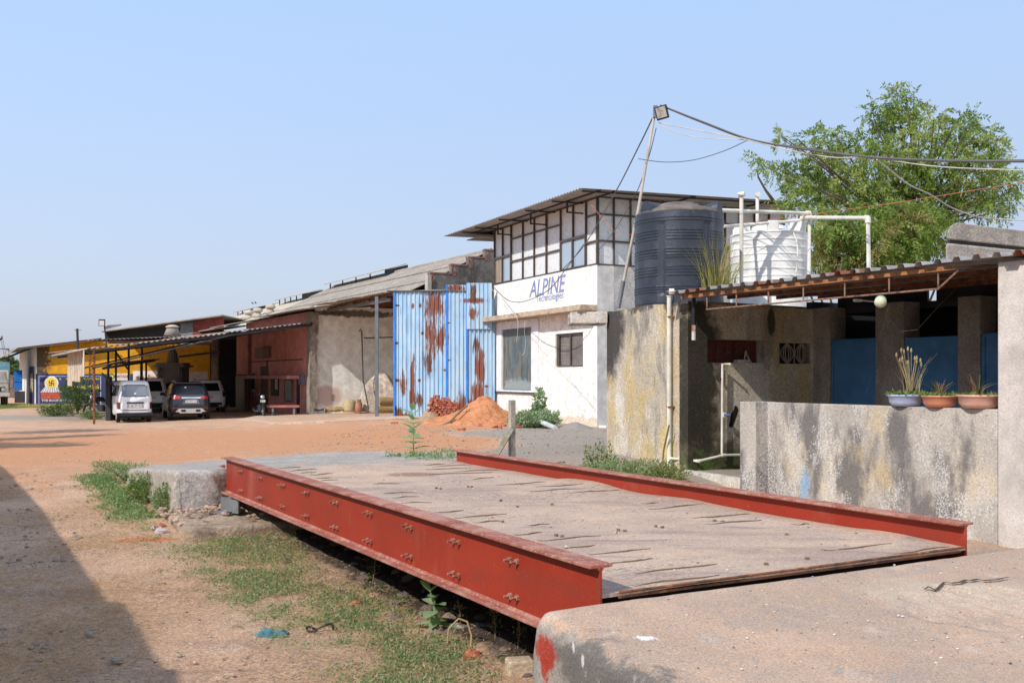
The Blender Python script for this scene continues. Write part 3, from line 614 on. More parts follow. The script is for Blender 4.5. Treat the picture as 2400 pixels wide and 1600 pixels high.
# sheet roof over the porch
m_sheet = M('weathered_roof_sheet', (.30, .29, .28), .7, [('n', (.22, .075, .035), (1.3, 1.3, 1.3), .5, .58, .95), ('n', (.15, .13, .12), (3, 3, 3), .55, .7, .6)], metal=0)
pr = T('porch_roof', 'rusty corrugated sheet roof over the wash house porch with a thin hanging truss', 'roof', tuple(E(3, 7.5, 3.1)))
mb = MB(); k = 11
for i in range(k):
    a1 = 7.42-i*.92
    mb.corr(E(a1, 6.17+random.uniform(-.02, .02), 3.105+.006*(i % 2)), -E1*.98, E2*3.35+Z*.12, Z, .23, .045, .003, 'trap', 1, .0, i)
    sh = mb.build('roof_sheet', m_sheet, pr); mb = MB()
m_oang = M('orange_rust_steel', (.30, .13, .05), .85, [('n', (.14, .06, .035), (9, 9, 9), .5, .62, .8)])
a_e = apx(2240, 6.26)
mb = MB(); mb.ob(E(a_e, 6.25, 3.03), E1*(7.02-a_e), E2*.05, Z*.006); mb.ob(E(a_e, 6.25, 3.036), E1*(7.02-a_e), E2*.006, Z*.042); mb.build('edge_angle', m_oang, pr)
for e2_ in (7.2, 8.2, 9.1): box('purlin', E(-1.4, e2_, 3.03+.036*(e2_-6.2)), E1*8.5, E2*.05, Z*.05, m_rust, pr)
vp = [1657, 1726, 1801, 1883, 1980, 2084, 2199]; va = [apx(x, 6.28) for x in vp]
m_rod = M('rod_steel', (.24, .15, .11), .85, [('n', (.10, .045, .03), (12, 12, 12), .5, .6, .8)])
mb = MB(); n = 90; pts = []
mb.tube([E(va[0], 6.28, 2.845), E(va[-1], 6.28, 2.845), E(apx(2246, 6.28), 6.28, 3.02)], .012, 6)
for i in range(n):   # twist bumps
    t = i/n; a = va[0]+(va[-1]-va[0])*t; mb.cb(E(a, 6.28, 2.845), (.028, .028, .012), 29.5+i*37)
for a in va: mb.tube([E(a, 6.28, 2.845), E(a, 6.28, 3.03)], .010, 6)
mb.build('truss_rods', m_rod, pr)
# ---- overhead masonry tank at far right ----
om = T('masonry_tank', 'rough cement overhead tank with a rounded lid behind the porch roof', 'water tank', tuple(P(2300, 882, 18)))
m_cem = M('rough_cement', (.40, .35, .30), .95, [('n', (.27, .235, .2), (2, 2, 2), .46, .64, .8), ('n', (.55, .5, .45), (8, 8, 8), .56, .7, .6)], (26, 1, .03))
c = P(2217, 602, 17.5); ztop = zpx(0, 568, 17.5)
DK = V((.436, 1, 0))*1.5
box('tank_body', V((c.x, c.y, 2.6)), E2*3.4, DK, Z*(ztop-2.6), m_cem, om, bevel=.05, bseg=4)
z0 = zpx(0, 560, 17.5); z1_ = zpx(0, 519, 17.5)
pts = [V((c.x-.0, c.y, 0))+E2*a+Z*b for a, b in ((.02, z0), (0.04, z0+.12), (.10, z0+.22), (.2, z1_-.03), (.32, z1_), (3.4, z1_), (3.4, z0))]
MB().prism(pts, DK).build('tank_lid', m_cem, om, bevel=.02)
box('lid_gap', V((c.x, c.y, ztop-.01))+E2*.1+DK*.05, E2*3.2, DK*.85, Z*(z0-ztop+.03), m_dark, om)
# ---- tanks ----
def rlathe(mb, c, zs, rf, seg=96):
    c = V(c); n = len(zs); vs = []
    for z in zs:
        for k in range(seg):
            a = 2*math.pi*k/seg; r = rf(a, z); vs.append(c+V((r*math.cos(a), r*math.sin(a), z)))
    fs = [(i*seg+k, i*seg+(k+1) % seg, (i+1)*seg+(k+1) % seg, (i+1)*seg+k) for i in range(n-1) for k in range(seg)]
    fs += [tuple(reversed(range(seg))), tuple(range((n-1)*seg, n*seg))]; mb.add(vs, fs)
bt = T('water_tank', 'large black ribbed plastic water tank on the wash house roof, left of the white one', 'water tank', (2.80, 16.7, WT))
m_bt = M('black_tank_plastic', (.024, .031, .045), .42, [('n', (.062, .070, .088), (1.5, 1.5, 1), .45, .65, .8), ('n', (.15, .15, .155), (6, 6, .35), .60, .72, .55), ('n', (.10, .095, .09), (9, 9, 9), .6, .75, .5)], (30, .1, .002), spec=.5)
TH = 1.53; zt = lambda y: (zpx(0, 400+y/3.618, 15.97))-WT
gr1 = [zt(y) for y in (385, 410, 975, 998, 1020)]; gr2 = [zt(y) for y in (495, 520, 545, 570, 655, 680, 705, 727, 805, 830, 855, 880)]
zs = sorted(set(list(np.linspace(0, TH, 30))+[g+d for g in gr1+gr2 for d in (-.013, -.006, .006, .013)]))
def rb(a, z):
    r = .735; rib = max([0]+[1-max(0, abs(z-g)-.005)/.009 for g in gr1 if abs(z-g) < .014])
    d = min(abs(((a-math.radians(q)+math.pi) % (2*math.pi))-math.pi) for q in (238, 298, 358, 58, 118, 178))
    r2 = max([0]+[1-max(0, abs(z-g)-.005)/.009 for g in gr2 if abs(z-g) < .014])
    if d > .10: rib = max(rib, r2)
    elif .18 < z < 1.35: r -= .012*min(1, (.10-d)/.02); r += .006*(abs(math.sin(d*60)) > .8)
    if z < .05: r -= .02*(1-z/.05)
    return r+.013*rib
mb = MB(); rlathe(mb, (2.80, 16.7, WT), zs, rb, 160)
mb.build('tank_shell', m_bt, bt, smooth=False)
m_btd = M('dusty_tank_top', (.12, .10, .09), .75, [('n', (.22, .17, .14), (3, 3, 3), .45, .65, .9), ('n', (.05, .055, .07), (5, 5, 5), .5, .7, .6)])
MB().lathe((2.80, 16.7, WT+TH-.001), [(.733, 0), (.72, .035), (.69, .06), (.5, .13), (.34, .16), (.33, .20), (.29, .215), (.1, .225), (.01, .226)], 64).build('tank_dome', m_btd, bt, smooth=True)
for q in (212, 328, 60, 120):
    a = math.radians(q); d = V((math.cos(a), math.sin(a), 0)); s = V((-d.y, d.x, 0)); c = V((2.80, 16.7, WT+TH)); mb = MB(); vs = []; K = 10
    for rr_, h, wd in ((.24, .10, .09), (.45, .17, .11), (.62, .215, .125), (.715, .225, .13)):
        for k in range(K+1):
            t = math.pi*k/K; vs.append(c+d*rr_+s*wd*math.cos(t)+Z*(h*math.sin(t)**.7-.02))
    fs = [(i*(K+1)+k, i*(K+1)+k+1, (i+1)*(K+1)+k+1, (i+1)*(K+1)+k) for i in range(3) for k in range(K)]+[tuple(range(3*(K+1), 4*(K+1)))]
    mb.add(vs, [f[::-1] for f in fs]).build('lug', m_bt, bt)
a = math.radians(247); d = V((math.cos(a), math.sin(a), 0)); MB().tube([V((2.80, 16.7, WT+.12))+d*.72, V((2.80, 16.7, WT+.12))+d*.755], .09, 20).build('outlet_boss', m_bt, bt)
wt_ = T('water_tank', 'white ribbed plastic water tank with a thin hose, right of the black one', 'water tank', (4.80, 18.6, WT))
m_wt = M('white_tank_plastic', (.66, .655, .63), .5, [('n', (.55, .53, .49), (5, 5, .6), .55, .75, .5)], spec=.3)
zt2 = lambda y: zpx(0, 400+y/3.618, 17.95)-WT
gw = [zt2(y) for y in (515, 575, 640, 700, 760, 825, 885, 950, 1015)]
zs = sorted(set(list(np.linspace(0, 1.46, 20))+[g+d for g in gw for d in (-.02, -.008, .008, .02) if g > .02]))
def rw(a, z): return .705+.014*max([0]+[1-max(0, abs(z-g)-.006)/.015 for g in gw if abs(z-g) < .021])
mb = MB(); rlathe(mb, (4.80, 18.6, WT), zs, rw, 96); mb.build('tank_shell', m_wt, wt_)
MB().lathe((4.80, 18.6, WT+1.459), [(.70, 0), (.68, .03), (.5, .09), (.32, .12), (.31, .19), (.1, .2), (.01, .2)], 48).build('tank_dome', m_wt, wt_, smooth=True)
for q in (200, 262, 318, 20, 80, 140):
    a = math.radians(q); d = V((math.cos(a), math.sin(a), 0)); MB().cb(V((4.80, 18.6, WT+1.56))+d*.58, (.24, .2, .22), q).build('lug', m_wt, wt_, bevel=.02)
hz_ = lambda x, y, D: P(1400+x/3.618, 400+y/3.618, D)
hs = [hz_(1620, 468, 18.0), hz_(1660, 520, 17.95), hz_(1690, 590, 17.9), hz_(1700, 680, 17.88), hz_(1695, 780, 17.86), hz_(1683, 880, 17.86), hz_(1670, 940, 17.86)]
MB().tube(hs, .015, 8).build('hose', M('hose_plastic', (.62, .6, .55), .5), wt_, smooth=True)
# ---- pvc pipes ----
def pipe(name, label, pts, r, group=None, mat=m_pvc, elbows=True, cat='pipe'):
    mb = MB(); mb.tube(pts, r, 12)
    if elbows:
        for p in pts[1:-1]: mb.tube([V(p)-(V(p)-V(pts[pts.index(p)-1])).normalized()*r*2.2, p], r*1.3, 12); mb.tube([p, V(p)+(V(pts[pts.index(p)+1])-V(p)).normalized()*r*2.2], r*1.3, 12)
    return tag(mb.build(name, mat, smooth=False), label, cat, group)
dp = [onleft(1640, 3.10, .07)+V((.12, 0, 0)), onleft(1578, 3.10, .07), onleft(1578, zpx(0, 1073, onleft(1578).y), .07), onleft(1576, .2, .07)]
d0 = onleft(1578, 0, .07).y
dpz = zpx(0, 683, d0)
x0 = onleft(1578, 0, .07)
pipe('drain_pipe', 'tall white and yellowed drain pipe down the corner of the stained wall', [x0+V((.42, -.05, dpz)), x0+Z*dpz, x0+Z*.2], .034)
mb = MB(); mb.cb(x0+Z*zpx(0, 742, d0)+V((.03, 0, 0)), (.12, .09, .02), 10); tag(mb.build('pipe_clamp', m_oang), 'upper rusty clamp around the tall drain pipe', 'clamp')
mb = MB(); mb.cb(x0+Z*zpx(0, 953, d0)+V((.03, 0, 0)), (.12, .09, .02), 10); tag(mb.build('pipe_clamp', m_rust), 'lower rusty clamp around the tall drain pipe', 'clamp')
qz = zpx(0, 1073, d0)
pipe('water_pipe', 'thin white water pipe running low across the trough corner', [x0+Z*qz, V(E(7.07, 6.62, qz-.01)), E(7.07, bpx(1696, 7.07), qz+.06), E(7.07, 9.0, qz+.02)], .019)
tz = zpx(0, 853, 15.2)
bt2 = bpx(1692, 7.08)
tp = T('tap_pipe', 'upright white tap pipe against the damp wall beneath the left opening', 'tap', tuple(E(7.08, bt2, qz)))
MB().tube([E(7.08, bt2, qz+.05), E(7.08, bt2+.01, tz), E(7.0, bt2+.1, tz-.005)], .019, 10).build('riser', m_pvc, tp)
MB().cb(E(7.06, bt2+.02, tz-.76), (.05, .05, .07), 29.5).build('valve', m_pvc, tp); MB().tube([E(7.04, bt2+.0, tz-.76), E(7.0, bt2+.08, tz-.76)], .012, 6).build('lever', M('blue_lever', (.1, .2, .6), .4), tp)
for zz in (.22, 1.35): MB().cb(E(7.09, bt2, tz-zz), (.09, .03, .015), 29.5).build('clip', m_rust, tp)
# tank plumbing
def hp(x, y, D): return P(1400+x/3.618, 400+y/3.618, D)
for i, (x, y, D, nm) in enumerate(((1222, 205, 17.2, 'left'), (1357, 205, 19.6, 'right'))):
    t = T('vent_pipe', 'left one of two upright white vent pipes with tee tops by the white tank' if i == 0 else 'right one of two upright white vent pipes, rising behind the white tank', 'pipe', tuple(hp(x, 960, D)))
    MB().tube([hp(x, 1000 if i == 0 else 700, D), hp(x, y, D)], .034, 12).build('pipe', m_pvc, t)
    a = hp(x-28 if i == 0 else x-2, y+2, D); b = hp(x+28 if i == 0 else x+8, y-10 if i == 0 else y-4, D-(.05 if i == 0 else .12)); MB().tube([a, b], .045, 12).build('tee', m_pvc, t)
pipe('overflow_pipe', 'long white pipe from the black tank over the white tank and down beside it', [hp(1010, 335, 17.0), hp(1800, 362, 18.0), hp(1793, 960, 18.0)], .036)
pipe('supply_pipe', 'white pipe arching high to the right and down through the porch roof', [hp(1732, 470, 18.2), hp(1738, 398, 18.1), hp(2295, 402, 16.0), hp(2303, 900, 16.0)], .036)
pipe('link_pipe', 'short white pipe linking the black tank with the top of the white tank', [hp(1065, 472, 17.1), hp(1260, 460, 17.8), hp(1735, 420, 18.15)], .028)
# broken black downpipe under the porch edge
mb = MB(); mb.tube([P(1626, 690, 14.5), P(1626, 765, 14.5)], .03, 10); o = mb.build('downpipe_stub', m_black); tag(o, 'black and peeling downpipe stub hanging at the dark wall corner', 'pipe')
MB().tube([P(1626, 762, 14.49), P(1626, 797, 14.49)], .031, 10).build('peeled_end', M('peeled_pipe', (.5, .46, .45), .8, [('n', (.25, .06, .03), (6, 6, 6), .5, .6, .9)]), o)
# stick leaning on the drain pipe
tag(MB().tube([onleft(1588, zpx(0, 998, 14.7), .14), onleft(1578, zpx(0, 1058, 14.7), .16), onleft(1573, .25, .18)], .014, 6).build('stick', M('grey_wood', (.2, .13, .09), .9)), 'thin dark stick leaning at the foot of the drain pipe', 'stick')
# reed clump growing on the roof beside the black tank
def blades(name, base, n, spread, lmin, lmax, mat, lean=.5, w=.012, seed=0, parent=None):
    r_ = random.Random(seed); mb = MB()
    for i in range(n):
        a = r_.uniform(0, 6.28); rad_ = spread*math.sqrt(r_.random()); b = V(base)+V((math.cos(a)*rad_, math.sin(a)*rad_, 0)); L = r_.uniform(lmin, lmax)
        az = a+r_.uniform(-.8, .8); ln = r_.uniform(.05, lean); K = 4; s = V((-math.sin(az+.7), math.cos(az+.7), 0)); vs = []
        for k in range(K+1):
            t = k/K; p = b+V((math.cos(az)*ln*L*t*t, math.sin(az)*ln*L*t*t, L*t*(1-.25*ln*t))); ww = w*(1-t*.85)
            vs += [p-s*ww/2, p+s*ww/2]
        mb.add(vs, [(2*k, 2*k+1, 2*k+3, 2*k+2) for k in range(K)])
    return mb.build(name, mat, parent)
m_reed = leafmat('reed_blades', (.20, .24, .06), (.48, .34, .14), (.42, .2, .10))
rd = blades('reed_clump', P(1683, 690, 16.0), 190, .26, .45, 1.15, m_reed, .75, .014, 5); tag(rd, 'clump of green and straw coloured reeds growing on the roof between the two tanks', 'plant')
# ---- lamp shade hanging under the porch truss ----
lc = P(2064, 706, apx(2064, 6.2) and E(apx(2064, 6.2), 6.2).y); lp = T('hanging_lamp', 'pale green bulkhead lamp hanging from the porch truss', 'lamp', tuple(lc))
ax = (V((-.35, -.75, -.45))).normalized()
def alathe(c, ax, prof, seg=20):
    mb = MB(); ax = V(ax).normalized(); u = ax.orthogonal().normalized(); v = ax.cross(u); vs = []
    for r, z in prof:
        for k in range(seg): a = 2*math.pi*k/seg; vs.append(V(c)+ax*z+(u*math.cos(a)+v*math.sin(a))*r)
    n = len(prof); fs = [(i*seg+k, i*seg+(k+1) % seg, (i+1)*seg+(k+1) % seg, (i+1)*seg+k) for i in range(n-1) for k in range(seg)]+[tuple(reversed(range(seg))), tuple(range((n-1)*seg, n*seg))]
    return mb.add(vs, fs)
alathe(lc, ax, [(.025, -.075), (.05, -.06), (.064, -.025), (.067, .016)]).build('lamp_body', M('mint_enamel', (.20, .42, .27), .35), lp, smooth=True)
alathe(lc, ax, [(.068, .014), (.068, .028), (.058, .045), (.037, .062), (.033, .066)]).build('lamp_rim', M('cream_enamel', (.55, .56, .38), .4), lp, smooth=True)
MB().tube([lc-ax*.08, E(apx(2060, 6.28), 6.28, 2.85)], .01, 6).build('bracket', m_dark, lp)
tag(MB().tube([E(apx(2075, 6.4), 6.4, 2.62), E(apx(2110, 6.6), 6.6, 2.42), E(apx(2150, 6.9), 6.9, 2.45), E(apx(2200, 7.4), 7.4, 2.75), E(apx(2240, 8), 8, 3.0)], .006, 5).build('lamp_cable', m_wire), 'dark cable sagging from the green lamp back into the porch', 'cable')
tag(MB().cb(P(2010, 704, 13.6), (.12, .05, .035), 29.5).tube([P(2000, 702, 13.6), P(2060, 708, 13.2)], .01, 6).build('tube_lamp_holder', m_white), 'small white fitting hanging beyond the truss, left of the green lamp', 'lamp')
# ---- planted basins on the parapet ----
m_soil = M('soil', (.09, .06, .04), .95)
def basin(pxc, wpx, label, mat, seed, grp='plastic basins of plants on the parapet'):
    a = apx(pxc, 6.40); c = E(a, 6.40, 1.565); r = wpx/2/FP*c.y; t = T('plant_basin', label, 'planter', tuple(c), grp)
    h = r*.66
    MB().lathe(c, [(r*.62, 0), (r*.74, h*.08), (r*.88, h*.35), (r*.93, h*.82), (r*1.0, h*.86), (r*1.02, h*.93), (r*1.0, h), (r*.9, h*.97), (r*.86, h*.8)], 40).build('basin', mat, t, smooth=True)
    MB().lathe(c+Z*(h*.86), [(r*.9, 0), (r*.88, .012), (r*.4, .025), (.01, .02)], 24).build('soil', m_soil, t, smooth=True)
    return t, c, r, h
m_bb = M('faded_blue_plastic', (.36, .42, .60), .5, [('n', (.5, .48, .46), (4, 4, 6), .5, .68, .9), ('n', (.2, .22, .33), (16, 16, 16), .62, .7, .6)])
m_rb = M('faded_red_plastic', (.56, .23, .14), .5, [('n', (.62, .34, .24), (4, 4, 6), .5, .68, .8), ('n', (.3, .12, .09), (14, 14, 14), .62, .7, .7)])
m_rb2 = M('pale_red_plastic', (.60, .33, .25), .5, [('n', (.62, .45, .37), (4, 4, 6), .48, .68, .8)])
m_gr = leafmat('small_weeds', (.10, .19, .035), (.26, .30, .08), (.32, .27, .12))
m_dry = leafmat('dry_grass', (.42, .32, .17), (.56, .44, .25))
m_rheo = leafmat('rheo_leaves', (.12, .16, .05), (.30, .14, .10))
def fuzz(name, c, r, n, lmin, lmax, mat, parent, seed, flat=.6, w=.35):
    g = np.random.default_rng(seed); a = g.uniform(0, 6.28, n); q = r*np.sqrt(g.random(n)); C = np.stack([c[0]+np.cos(a)*q, c[1]+np.sin(a)*q, np.full(n, c[2])], 1)
    D = g.normal(size=(n, 3)); D[:, 2] = np.abs(D[:, 2])*flat+.2; Nn = g.normal(size=(n, 3)); L = g.uniform(lmin, lmax, n); return leafmesh(name, C, D, Nn, L, L*w, mat, parent)
t, c, r, h = basin(2122, 82, 'faded blue basin with tall dry grass stalks, leftmost on the parapet', m_bb, 1)
fuzz('weeds', c+Z*h*.95, r, 420, .02, .09, m_gr, t, 11)
blades('dry_stalks', c+Z*h*.8+E1*-.06, 26, .1, .22, .55, m_dry, .5, .008, 3, t)
hb = MB(); r_ = random.Random(4)
for i in range(16):
    p = c+E1*r_.uniform(-.28, .1)+E2*r_.uniform(-.1, .1)+Z*(h+r_.uniform(.3, .50)); hb.lathe(p, [(.002, 0), (.011, .012), (.012, .03), (.004, .055)], 6); hb.tube([p+Z*.01, c+E1*-.08+Z*h], .0025, 4)
hb.build('seed_heads', m_dry, t)
t, c, r, h = basin(2203, 84, 'brick red basin with a low purple and green plant, middle of the parapet', m_rb, 2)
fuzz('weeds', c+Z*h*.95, r, 420, .02, .07, m_gr, t, 12); blades('sword_leaves', c+Z*h*.9, 16, .05, .10, .22, m_rheo, 1.3, .035, 7, t)
t, c, r, h = basin(2294, 97, 'pale terracotta basin with a spiky rosette, beside the big pillar', m_rb2, 3)
fuzz('weeds', c+Z*h*.95, r, 300, .02, .06, m_gr, t, 13); blades('sword_leaves', c+Z*h*.9+E1*.02, 16, .04, .12, .26, m_rheo, 1.1, .035, 8, t)
# ---------------- text helper ----------------
def txt(body, Pp, Rv, Uv, w_, h_, mat, parent=None, name='lettering', shear=0, off=0.0, th=.004):
    cu = bpy.data.curves.new(name, 'FONT'); cu.body = body; cu.offset = off; cu.extrude = 0; cu.resolution_u = 3
    to = bpy.data.objects.new('t', cu); ALL.link(to); bpy.context.view_layer.update()
    me = bpy.data.meshes.new_from_object(to.evaluated_get(bpy.context.evaluated_depsgraph_get())); bpy.data.objects.remove(to)
    n = len(me.vertices)
    if n == 0: return None
    co = np.zeros(n*3); me.vertices.foreach_get('co', co); co = co.reshape(-1, 3); mn = co.min(0); mx_ = co.max(0)
    x = (co[:, 0]-mn[0])/(mx_[0]-mn[0]); y = (co[:, 1]-mn[1])/(mx_[1]-mn[1]); x = x+shear*(y-0)*h_/w_
    Pp, Rv, Uv = V(Pp), V(Rv).normalized(), V(Uv).normalized(); N = Rv.cross(Uv)
    vs = [tuple(Pp+Rv*(a*w_)+Uv*(b*h_)+N*th) for a, b in zip(x, y)]
    m2 = bpy.data.meshes.new(name); m2.from_pydata(vs, [], [tuple(p.vertices) for p in me.polygons]); m2.update(); bpy.data.meshes.remove(me)
    return mkobj(name, m2, mat, parent)
# ---------------- white two storey office ----------------
K0 = V((2.74, 32, 0)); FL = 8.1; SL = 7.6
def W(t, s, z=0): return K0+A1*t+A2*s+Z*z
def ft(px): u = (px-1200)/FP; return (2.74-32*u)/(.4258+.9048*u)
def st_(px): u = (px-1200)/FP; return (32*u-2.74)/(.9048-.4258*u)
wo_ = T('office_building', 'white two storey office with a glazed upper floor and blue lettering', 'building', tuple(W(4, 4)))
m_ww = M('white_render', (.76, .74, .70), .85, [('n', (.62, .57, .5), (1.2, 1.2, .5), .56, .75, .5), ('s', (.55, .42, .28), tuple(W(1.5, 0, .35)), (2.6, 2.6, .3), .7, .9, 3), ('s', (.5, .42, .33), tuple(W(6, 0, .35)), (3, 3, .35), .6, .9, 3)], (20, .3, .008))
m_wg = M('grey_side_render', (.40, .385, .37), .9, [('n', (.27, .26, .255), (.9, .9, .45), .46, .62, .85), ('n', (.5, .48, .46), (2, 2, .8), .52, .7, .6)], (20, .4, .01))
tw = (7.3, 4.7)
wins = [(4.7, 7.3, 1.38, 3.71), (ft(1366.5), ft(1302), 2.22, 3.37)]
wall_holes(W(0, 0, .0), A1, Z, A2*.25, FL, 5.5, [(a, b, c, d) for a, b, c, d in wins]).build('front_wall', m_ww, wo_)
box('side_wall', W(.0, .255, 0), A2*(SL-.25), A1*.25, Z*5.5, m_wg, wo_)
box('corner_strip', W(-.004, .0, 0), A2*.62, A1*.01, Z*5.49, M('pale_grey_render', (.50, .49, .47), .9, [('n', (.4, .385, .37), (2, 2, .6), .5, .7, .7)]), wo_)
box('rear_wall', W(.26, SL-.25, 0), A2*.25, A1*(FL-.3), Z*7.6, m_wg, wo_)
box('far_wall', W(FL-.26, .26, 0), A1*.25, A2*(SL-.6), Z*7.6, m_wg, wo_)
box('upper_floor', W(.26, .26, 5.3), A1*(FL-.55), A2*(SL-.55), Z*.15, m_wg, wo_)
# ledge
m_led = M('ledge_concrete', (.42, .33, .245), .93, [('n', (.28, .215, .16), (3, 3, 5), .5, .66, .8), ('n', (.52, .44, .35), (6, 6, 6), .55, .7, .7)], (30, .7, .01))
mb = MB(); mb.ob(W(-.0, -.62, 4.02), A1*(FL+.35), A2*.617, Z*.18); mb.build('ledge', m_led, wo_, bevel=.01)
mb = MB(); mb.prism([W(FL+.1, -.003, 4.2), W(FL+.1, -.003, 4.75), W(FL-.15, -.5, 4.2)], -A1*.1); mb.build('ledge_gusset', m_led, wo_)
# upper glazing
m_fr = M('dark_window_frame', (.075, .062, .055), .5)
def film(name):
    b = NB(name); g = b.new('ShaderNodeNewGeometry'); v = b.new('ShaderNodeTexVoronoi'); v.feature = 'F1'; v.inputs['Scale'].default_value = 9
    b.lk(g.outputs['Position'], v.inputs['Vector']); d = v.outputs['Distance']
    ring = b.math('MULTIPLY', b.ramp(d, .22, .30), b.ramp(d, .40, .32)); ring = b.math('MULTIPLY', ring, b.ramp(b.noise(g.outputs['Position'], 5, 4), .42, .58))
    sp = b.ramp(b.noise(g.outputs['Position'], 26, 4), .56, .62, 0, .5)
    col = b.mix(b.math('MAXIMUM', ring, sp), (.70, .72, .73), (.36, .40, .43)); b.lk(col, b.b.inputs['Base Color']); b.b.inputs['Roughness'].default_value = .3; b.b.inputs['Specular IOR Level'].default_value = .5
    return b.m
m_film = film('patterned_window_film')
m_sky = M('sky_reflection_glass', (.30, .38, .46), .08, spec=.8, var=(1, .05)); m_brn = M('brown_curtained_glass', (.30, .22, .15), .15, [('n', (.2, .14, .1), (12, 12, .6), .45, .6, .8)], spec=.6)  # blue base colour stands for sky reflection in the sliding panes
ZB, ZT = 5.5, 7.68; Z1, Z2 = 6.27, 7.13; ZW = 6.55
g3 = lambda x: ft(900+x/3.92)
cols = [g3(x) for x in (1005, 1085, 1163, 1270, 1375, 1487, 1617, 1732, 1850, 1975)]; cols[0] = FL; cols[-1] = 0
gl = MB(); fr = MB()
def pane(mb, a, b, z0, z1, off=.06): mb.ob(W(b, off, z0), A1*(a-b), A2*.01, Z*(z1-z0))
def vbar(mb, t, z0, z1, w=.05): mb.ob(W(t-w/2, -.012, z0), A1*w, A2*.07, Z*(z1-z0))
def hbar(mb, a, b, z, w=.05): mb.ob(W(b, -.008, z-w/2), A1*(a-b), A2*.062, Z*w)
for i in range(9):
    a, b = cols[i], cols[i+1]; low = ZW if i in (0, 1, 6, 7) else ZB
    pane(gl, a, b, low, ZT)
    if i in (0, 1, 6, 7): hbar(fr, a, b, ZW)
    else: hbar(fr, a, b, Z1); hbar(fr, a, b, Z2)
for t in cols: vbar(fr, t, ZB, ZT, .06 if t in (cols[0], cols[-1], cols[2], cols[5]) else .04)
hbar(fr, FL, 0, ZB+.02); hbar(fr, FL, 0, ZT, .08)
gl.build('front_glazing', m_film, wo_); fr.build('front_mullions', m_fr, wo_)
for a, b, m1, m2 in ((cols[0], cols[2], m_brn, m_sky), (cols[6], cols[8], m_sky, m_sky)):
    wn = T('sliding_window', None, None, tuple(W((a+b)/2, 0, ZB))); wn.parent = wo_; wn.location = V(wn.location)-V(wo_.location)
    wn = MB(); mid = (a+b)/2
    wn.ob(W(mid-.03, -.02, ZB+.05), A1*.07, A2*.06, Z*(ZW-ZB-.08))
    for t in (a-.05, b+.02): wn.ob(W(t-.03, -.02, ZB+.05), A1*.05, A2*.06, Z*(ZW-ZB-.08))
    for z in (ZB+.03, ZW-.06): wn.ob(W(b, -.02, z), A1*(a-b), A2*.06, Z*.04)
    wf = wn.build('window_frame', m_fr, wo_)
    MB().ob(W(mid, .03, ZB+.05), A1*(a-mid), A2*.01, Z*(ZW-ZB-.08)).build('pane', m1, wf); MB().ob(W(b, .045, ZB+.05), A1*(mid-b), A2*.01, Z*(ZW-ZB-.08)).build('pane', m2, wf)
for o in [o for o in bpy.data.objects if o.name.startswith('sliding_window')]: bpy.data.objects.remove(o)
# side glazing
gl = MB(); fr = MB(); n = 12; sw = SL/n
gl.ob(W(.06, .0, ZB), A2*SL, A1*.01, Z*(ZT+.25-ZB))
for i in range(n+1): fr.ob(W(-.012, i*sw-.02, ZB), A2*(.045 if i % 3 else .07), A1*.07, Z*(ZT-ZB+.05))
for z in (ZB+.0, Z1, Z2, ZT): fr.ob(W(-.008, 0, z-.02), A2*SL, A1*.062, Z*.05)
gl.build('side_glazing', m_film, wo_); fr.build('side_mullions', m_fr, wo_)
# roof
m_roof = M('grey_roof_sheet', (.36, .345, .33), .6, [('n', (.28, .265, .25), (2, 2, 2), .5, .7, .6)])
mb = MB(); mb.corr(W(-1.15, -1.2, 7.66), A1*11.6, A2*9.2+Z*.22, Z, .2, .03, .004, 'trap'); mb.build('roof', m_roof, wo_)
mb = MB(); mb.corr(W(8.2, -.55, 7.42), A1*1.5, A2*2.0+Z*.05, Z, .2, .03, .004, 'trap'); mb.build('lower_roof', m_roof, wo_)
mb = MB()
for t in (-1.0, 1.0, 3.0, 5.2, 7.4, 8.7): mb.ob(W(t, -1.1, 7.58), A1*.05, A2*8.9+Z*.2, Z*.05)
for s in (-.55, .0, 3, 6): mb.ob(W(-1.1, s, 7.61+.024*(s+1.2)), A1*10.2, A2*.05, Z*.045)
mb.build('roof_framing', m_dark, wo_)
for t in (.9, 3.6, 6.4): 
    mb = MB(); mb.ob(W(t, -.62, 7.25), A1*.05, A2*.05, Z*.35); mb.ob(W(t, -.62, 7.25), A1*.05, A2*.62, Z*.045); mb.build('roof_bracket', m_dark, wo_)
# signboard writing
m_blue = M('faded_blue_lettering', (.17, .22, .42), .8, [('n', (.35, .39, .52), (14, 14, 3), .45, .65, .8)])
t0, t1 = 4.95, 2.15
txt('ALPINE', W(t0, -.004, 4.79), -A1, Z, t0-t1-.12, .60, m_blue, wo_, 'sign_lettering', .24, .014)
txt('Technologies', W(ft(900+1395/3.92), -.004, 4.50), -A1, Z, ft(900+1395/3.92)-ft(900+1652/3.92), .33, m_blue, wo_, 'sign_lettering', 0, .012)
